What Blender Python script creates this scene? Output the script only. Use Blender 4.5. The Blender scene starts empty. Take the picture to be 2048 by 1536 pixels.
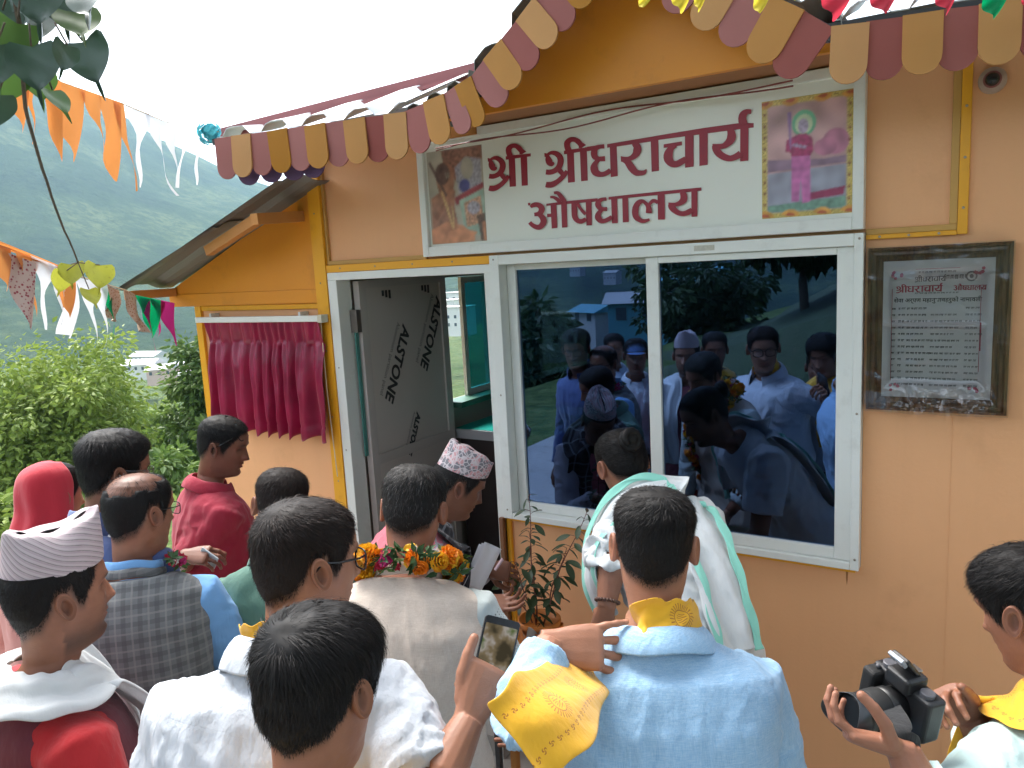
import bpy, bmesh, math, random
from mathutils import Vector, Matrix, Quaternion, noise as mnoise
from mathutils.bvhtree import BVHTree
from mathutils.kdtree import KDTree
R = math.radians
random.seed(7)
sc = bpy.context.scene
COL = sc.collection
# ------------------------------------------------------------------ camera
CAMP = Vector((0, -3.0, 2.15)); FPX = 1549.6
def cam_axes(yaw=-.565673, pit=.154468, rol=.054442):
    f = Vector((math.sin(yaw)*math.cos(pit), math.cos(yaw)*math.cos(pit), -math.sin(pit)))
    r = Vector((math.cos(yaw), -math.sin(yaw), 0)); d = f.cross(r)
    c, s = math.cos(rol), math.sin(rol)
    return c*r+s*d, c*d-s*r, f
CR, CD, CF = cam_axes()
cd = bpy.data.cameras.new('camera'); cam = bpy.data.objects.new('camera', cd); COL.objects.link(cam)
cd.sensor_width = 36; cd.lens = 36*FPX/2048; cd.clip_start = .05; cd.clip_end = 20000
m = Matrix((CR, -CD, -CF)).transposed().to_4x4(); m.translation = CAMP
cam.matrix_world = m; sc.camera = cam
# ------------------------------------------------------------------ light
SUN_EL, SUN_AZ = R(56), R(-70)          # azimuth from +Y towards +X
w = bpy.data.worlds.new('World'); sc.world = w; w.use_nodes = True
nt = w.node_tree; nt.nodes.clear()
sky = nt.nodes.new('ShaderNodeTexSky'); sky.sky_type = 'NISHITA'; sky.sun_disc = False
sky.sun_elevation = SUN_EL; sky.sun_rotation = SUN_AZ
sky.air_density = 1.0; sky.dust_density = 6.0; sky.ozone_density = 1.0; sky.altitude = 900
bg = nt.nodes.new('ShaderNodeBackground'); bg.inputs['Strength'].default_value = .15
wo = nt.nodes.new('ShaderNodeOutputWorld')
hs = nt.nodes.new('ShaderNodeHueSaturation'); hs.inputs['Saturation'].default_value = .35
nt.links.new(sky.outputs[0], hs.inputs['Color']); nt.links.new(hs.outputs[0], bg.inputs[0]); nt.links.new(bg.outputs[0], wo.inputs[0])
sl = bpy.data.lights.new('sun', 'SUN'); sl.energy = 1.15; sl.angle = R(30); sl.color = (1, .96, .9)
so = bpy.data.objects.new('sun', sl); COL.objects.link(so)
sdir = Vector((math.sin(SUN_AZ)*math.cos(SUN_EL), math.cos(SUN_AZ)*math.cos(SUN_EL), math.sin(SUN_EL)))
so.rotation_euler = sdir.to_track_quat('Z', 'Y').to_euler()
so.location = (0, 0, 30)
vs = sc.view_settings; vs.view_transform = 'Standard'; vs.look = 'None'; vs.gamma = 1; vs.use_curve_mapping = False
vs.exposure = 2.2
sc.cycles.max_bounces = 8; sc.cycles.transparent_max_bounces = 12
# ------------------------------------------------------------------ pixel helpers (2048x1536 photograph)
def ray(x, y): return CR*((x-1024)/FPX)+CD*((y-768)/FPX)+CF
def fac(x, y, Y=0.0):
    d = ray(x, y); t = (3+Y)/d.y; return CAMP+d*t
def at(x, y, depth): return CAMP+ray(x, y)*depth
PS = 1.13                      # people and hand-held things, relative to the clinic's survey units
GZ = -.25                      # terrace level in the same units
def pat(x, y, depth): return at(x, y, depth*PS)
def fx(x, Y): return x*(3+Y)/3
def fz(z, Y): return 2.15+(z-2.15)*(3+Y)/3
# ------------------------------------------------------------------ tagging
def tag(o, label=None, cat=None, group=None, kind=None):
    if label: o['label'] = label
    if cat: o['category'] = cat
    if group: o['group'] = group
    if kind: o['kind'] = kind
    return o
def empty(name, loc=(0, 0, 0), label=None, cat=None, group=None, rz=0):
    o = bpy.data.objects.new(name, None); COL.objects.link(o); o.location = loc; o.rotation_euler.z = rz
    o.empty_display_size = .1
    return tag(o, label, cat, group)
def fbm(p, o=4): return mnoise.fractal(p, 1.0, 2.0, o)
# ------------------------------------------------------------------ mesh builder
class MB:
    def __init__(s): s.v = []; s.f = []; s.m = []; s.attr = {}
    def add(s, vs_, fs, mi=0):
        b = len(s.v); s.v += [Vector(v) for v in vs_]; s.f += [tuple(b+i for i in f) for f in fs]; s.m += [mi]*len(fs); return b
    def box(s, x0, x1, y0, y1, z0, z1, mi=0):
        s.add([(x0,y0,z0),(x1,y0,z0),(x1,y1,z0),(x0,y1,z0),(x0,y0,z1),(x1,y0,z1),(x1,y1,z1),(x0,y1,z1)],
              [(0,3,2,1),(4,5,6,7),(0,1,5,4),(1,2,6,5),(2,3,7,6),(3,0,4,7)], mi); return s
    def obox(s, c, ax, ay, az, mi=0):      # oriented box, half-axis vectors
        c = Vector(c); P = [c+i*ax+j*ay+k*az for k in (-1,1) for i, j in ((-1,-1),(1,-1),(1,1),(-1,1))]
        s.add(P, [(0,3,2,1),(4,5,6,7),(0,1,5,4),(1,2,6,5),(2,3,7,6),(3,0,4,7)], mi); return s
    def bar(s, a, b, w, h, up=Vector((0,0,1)), mi=0):
        a, b = Vector(a), Vector(b); t = (b-a); n = t.normalized(); sd = n.cross(up).normalized(); u = sd.cross(n)
        return s.obox((a+b)/2, t/2, sd*w/2, u*h/2, mi)
    def loft(s, rings, mi=0, caps=True, closed=True):
        n = len(rings[0]); b = len(s.v)
        for r in rings: s.v += [Vector(p) for p in r]
        k = n if closed else n-1
        for i in range(len(rings)-1):
            for j in range(k):
                j2 = (j+1) % n
                s.f.append((b+i*n+j, b+i*n+j2, b+(i+1)*n+j2, b+(i+1)*n+j)); s.m.append(mi)
        if caps and closed:
            s.f.append(tuple(b+j for j in reversed(range(n)))); s.m.append(mi)
            s.f.append(tuple(b+(len(rings)-1)*n+j for j in range(n))); s.m.append(mi)
        return s
    def tube(s, pts, rad, n=8, mi=0, flat=1.0, up=None, round_end=False):
        pts = [Vector(p) for p in pts]
        if not hasattr(rad, '__len__'): rad = [rad]*len(pts)
        rings = []; ref = Vector(up) if up else None
        for i, p in enumerate(pts):
            t = (pts[min(i+1, len(pts)-1)]-pts[max(i-1, 0)])
            t = t.normalized() if t.length > 1e-9 else Vector((0,0,1))
            if ref is None: ref = Vector((0,0,1)) if abs(t.z) < .9 else Vector((1,0,0))
            a = t.cross(ref)
            if a.length < 1e-6: a = t.orthogonal()
            a.normalize(); b = a.cross(t); ref = b
            rings.append((p, a, b, t))
        R_ = []
        if round_end:
            p, a, b, t = rings[0]; r = rad[0]
            for q in (.05, .5, .85): h = math.sqrt(1-q*q); R_.append([p-t*r*h+(a*math.cos(x)+b*math.sin(x)*flat)*r*q for x in [2*math.pi*k/n for k in range(n)]])
        for (p, a, b, t), r in zip(rings, rad): R_.append([p+(a*math.cos(x)+b*math.sin(x)*flat)*r for x in [2*math.pi*k/n for k in range(n)]])
        if round_end:
            p, a, b, t = rings[-1]; r = rad[-1]
            for q in (.85, .5, .05): h = math.sqrt(1-q*q); R_.append([p+t*r*h+(a*math.cos(x)+b*math.sin(x)*flat)*r*q for x in [2*math.pi*k/n for k in range(n)]])
        return s.loft(R_, mi)
    def prism(s, poly, o, ax, ay, th, mi=0):   # polygon (2d) in plane o+ax*u+ay*v, extruded by vector th
        o = Vector(o); n = len(poly); th = Vector(th)
        a = [o+ax*u+ay*v for u, v in poly]; b = [p+th for p in a]
        s.add(a+b, [tuple(range(n)), tuple(range(2*n-1, n-1, -1))]+[(i, n+i, n+(i+1) % n, (i+1) % n) for i in range(n)], mi); return s
    def sphere(s, c, r, n=12, k=8, mi=0, sc_=(1,1,1), rot=None):
        rings = []
        for i in range(k+1):
            a = math.pi*(i/k); a = min(max(a, .02), math.pi-.02)
            ring = []
            for j in range(n):
                b = 2*math.pi*j/n
                v = Vector((math.sin(a)*math.cos(b)*r*sc_[0], math.sin(a)*math.sin(b)*r*sc_[1], -math.cos(a)*r*sc_[2]))
                if rot: v = rot @ v
                ring.append(Vector(c)+v)
            rings.append(ring)
        return s.loft(rings, mi)
    def mesh(s, name, mats, smooth=False):
        me = bpy.data.meshes.new(name); me.from_pydata([tuple(v) for v in s.v], [], s.f)
        for m_ in (mats if isinstance(mats, (list, tuple)) else [mats]): me.materials.append(m_)
        me.polygons.foreach_set('material_index', s.m)
        if smooth: me.polygons.foreach_set('use_smooth', [True]*len(me.polygons))
        for k, a in s.attr.items():
            if len(a) and hasattr(a[0], '__len__'):
                at_ = me.attributes.new(k, 'FLOAT_VECTOR', 'POINT'); at_.data.foreach_set('vector', [c for v in a for c in v])
            else:
                at_ = me.attributes.new(k, 'FLOAT', 'POINT'); at_.data.foreach_set('value', a)
        me.validate(); me.update(); return me
    def build(s, name, mats, parent=None, smooth=False, fixn=True):
        me = s.mesh(name, mats, smooth)
        if fixn:
            bm = bmesh.new(); bm.from_mesh(me); bmesh.ops.recalc_face_normals(bm, faces=bm.faces); bm.to_mesh(me); bm.free()
        return link(name, me, parent)
def link(name, me, parent=None):
    o = bpy.data.objects.new(name, me); COL.objects.link(o)
    if parent: o.parent = parent; o.matrix_parent_inverse = PINV(parent)
    return o
def PINV(p):
    if p.parent: return Matrix.Identity(4)
    return Matrix.LocRotScale(p.location, p.rotation_euler, p.scale).inverted()
def boxo(name, mt, parent, *b): return MB().box(*b).build(name, mt, parent)
def bevel(o, w=.004, seg=2):
    md = o.modifiers.new('bevel', 'BEVEL'); md.width = w; md.segments = seg; md.limit_method = 'ANGLE'; md.angle_limit = R(40); return o
# ------------------------------------------------------------------ materials
def newmat(name):
    m_ = bpy.data.materials.new(name); m_.use_nodes = True; n = m_.node_tree; n.nodes.clear()
    out = n.nodes.new('ShaderNodeOutputMaterial'); bs = n.nodes.new('ShaderNodeBsdfPrincipled'); n.links.new(bs.outputs[0], out.inputs[0])
    return m_, n, bs, out
def N(n, t, **kw):
    x = n.nodes.new(t)
    for k, v in kw.items():
        if k.startswith('i_'):
            k = k[2:]; k = int(k) if k.isdigit() else k.replace('_', ' ')
            x.inputs[k].default_value = v
        else: setattr(x, k, v)
    return x
def mixc(n, fac_, a, b, mode='MIX'):
    x = n.nodes.new('ShaderNodeMix'); x.data_type = 'RGBA'; x.blend_type = mode
    for i, v in ((0, fac_), (6, a), (7, b)):
        if hasattr(v, 'links') or hasattr(v, 'is_linked'): n.links.new(v, x.inputs[i])
        else: x.inputs[i].default_value = (*v, 1) if (i > 0 and len(v) == 3) else v
    return x.outputs[2]
def mth(n, op, a, b=None, c=None, clamp=False):
    x = n.nodes.new('ShaderNodeMath'); x.operation = op; x.use_clamp = clamp
    for i, v in enumerate((a, b, c)):
        if v is None: continue
        if hasattr(v, 'is_linked'): n.links.new(v, x.inputs[i])
        else: x.inputs[i].default_value = v
    return x.outputs[0]
def ramp(n, src, stops):
    r = n.nodes.new('ShaderNodeValToRGB'); n.links.new(src, r.inputs[0]); e = r.color_ramp.elements
    while len(e) < len(stops): e.new(.5)
    for q, (p, c) in zip(e, stops): q.position = p; q.color = (*c, 1) if len(c) == 3 else c
    return r.outputs[0]
def coords(n, attr=None, scale=None):
    if attr: s_ = N(n, 'ShaderNodeAttribute', attribute_name=attr).outputs['Vector']
    else: s_ = N(n, 'ShaderNodeTexCoord').outputs['Object']
    if scale:
        mp = n.nodes.new('ShaderNodeMapping'); mp.inputs['Scale'].default_value = scale; n.links.new(s_, mp.inputs[0]); s_ = mp.outputs[0]
    return s_
def noise(n, vec, scale=5, detail=4, rough=.55):
    x = N(n, 'ShaderNodeTexNoise', i_Scale=scale, i_Detail=detail, i_Roughness=rough)
    if vec is not None: n.links.new(vec, x.inputs['Vector'])
    return x.outputs['Fac']
def bumpn(n, bs, h, strength=.3, dist=.01, prev=None):
    b = N(n, 'ShaderNodeBump', i_Strength=strength, i_Distance=dist); n.links.new(h, b.inputs['Height'])
    if prev is not None: n.links.new(prev, b.inputs['Normal'])
    n.links.new(b.outputs[0], bs.inputs['Normal']); return b.outputs[0]
MATS = {}
def mat(name, col, rough=.6, var=.12, vscale=3.0, bump=.0, bscale=40, bdist=.004, metal=0, spec=.5, sheen=0, dark=None, streak=0, trans=0, attr=None, sss=0):
    if name in MATS: return MATS[name]
    m_, n, bs, out = newmat(name); vec = coords(n, attr)
    f = noise(n, vec, vscale, 5)
    c = mixc(n, f, tuple(x*(1-var) for x in col), tuple(min(1, x*(1+var)) for x in col))
    if dark:                                             # dirt / wear blotches
        f2 = noise(n, vec, vscale*2.7, 6, .65); mask = ramp(n, f2, [(.56, (0,0,0)), (.75, (1,1,1))]); c = mixc(n, mth(n, 'MULTIPLY', mask, .6), c, dark)
    if streak:
        f3 = noise(n, coords(n, attr, (14, 14, .8)), 1.5, 4); c = mixc(n, mth(n, 'MULTIPLY', ramp(n, f3, [(.5, (0,0,0)), (.8, (1,1,1))]), streak), c, tuple(x*.55 for x in col))
    n.links.new(c, bs.inputs['Base Color']); bs.inputs['Roughness'].default_value = rough; bs.inputs['Metallic'].default_value = metal
    bs.inputs['Specular IOR Level'].default_value = spec
    if sheen: bs.inputs['Sheen Weight'].default_value = sheen; bs.inputs['Sheen Roughness'].default_value = .5
    if bump: bumpn(n, bs, noise(n, vec, bscale, 4), bump, bdist)
    if sss: bs.inputs['Subsurface Weight'].default_value = sss; bs.inputs['Subsurface Radius'].default_value = (.012, .005, .003)
    if trans:
        tr = N(n, 'ShaderNodeBsdfTranslucent'); n.links.new(c, tr.inputs[0]); mx = N(n, 'ShaderNodeMixShader', i_0=trans)
        n.links.new(bs.outputs[0], mx.inputs[1]); n.links.new(tr.outputs[0], mx.inputs[2]); n.links.new(mx.outputs[0], out.inputs[0])
    MATS[name] = m_; return m_
GLY_N=30
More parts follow.
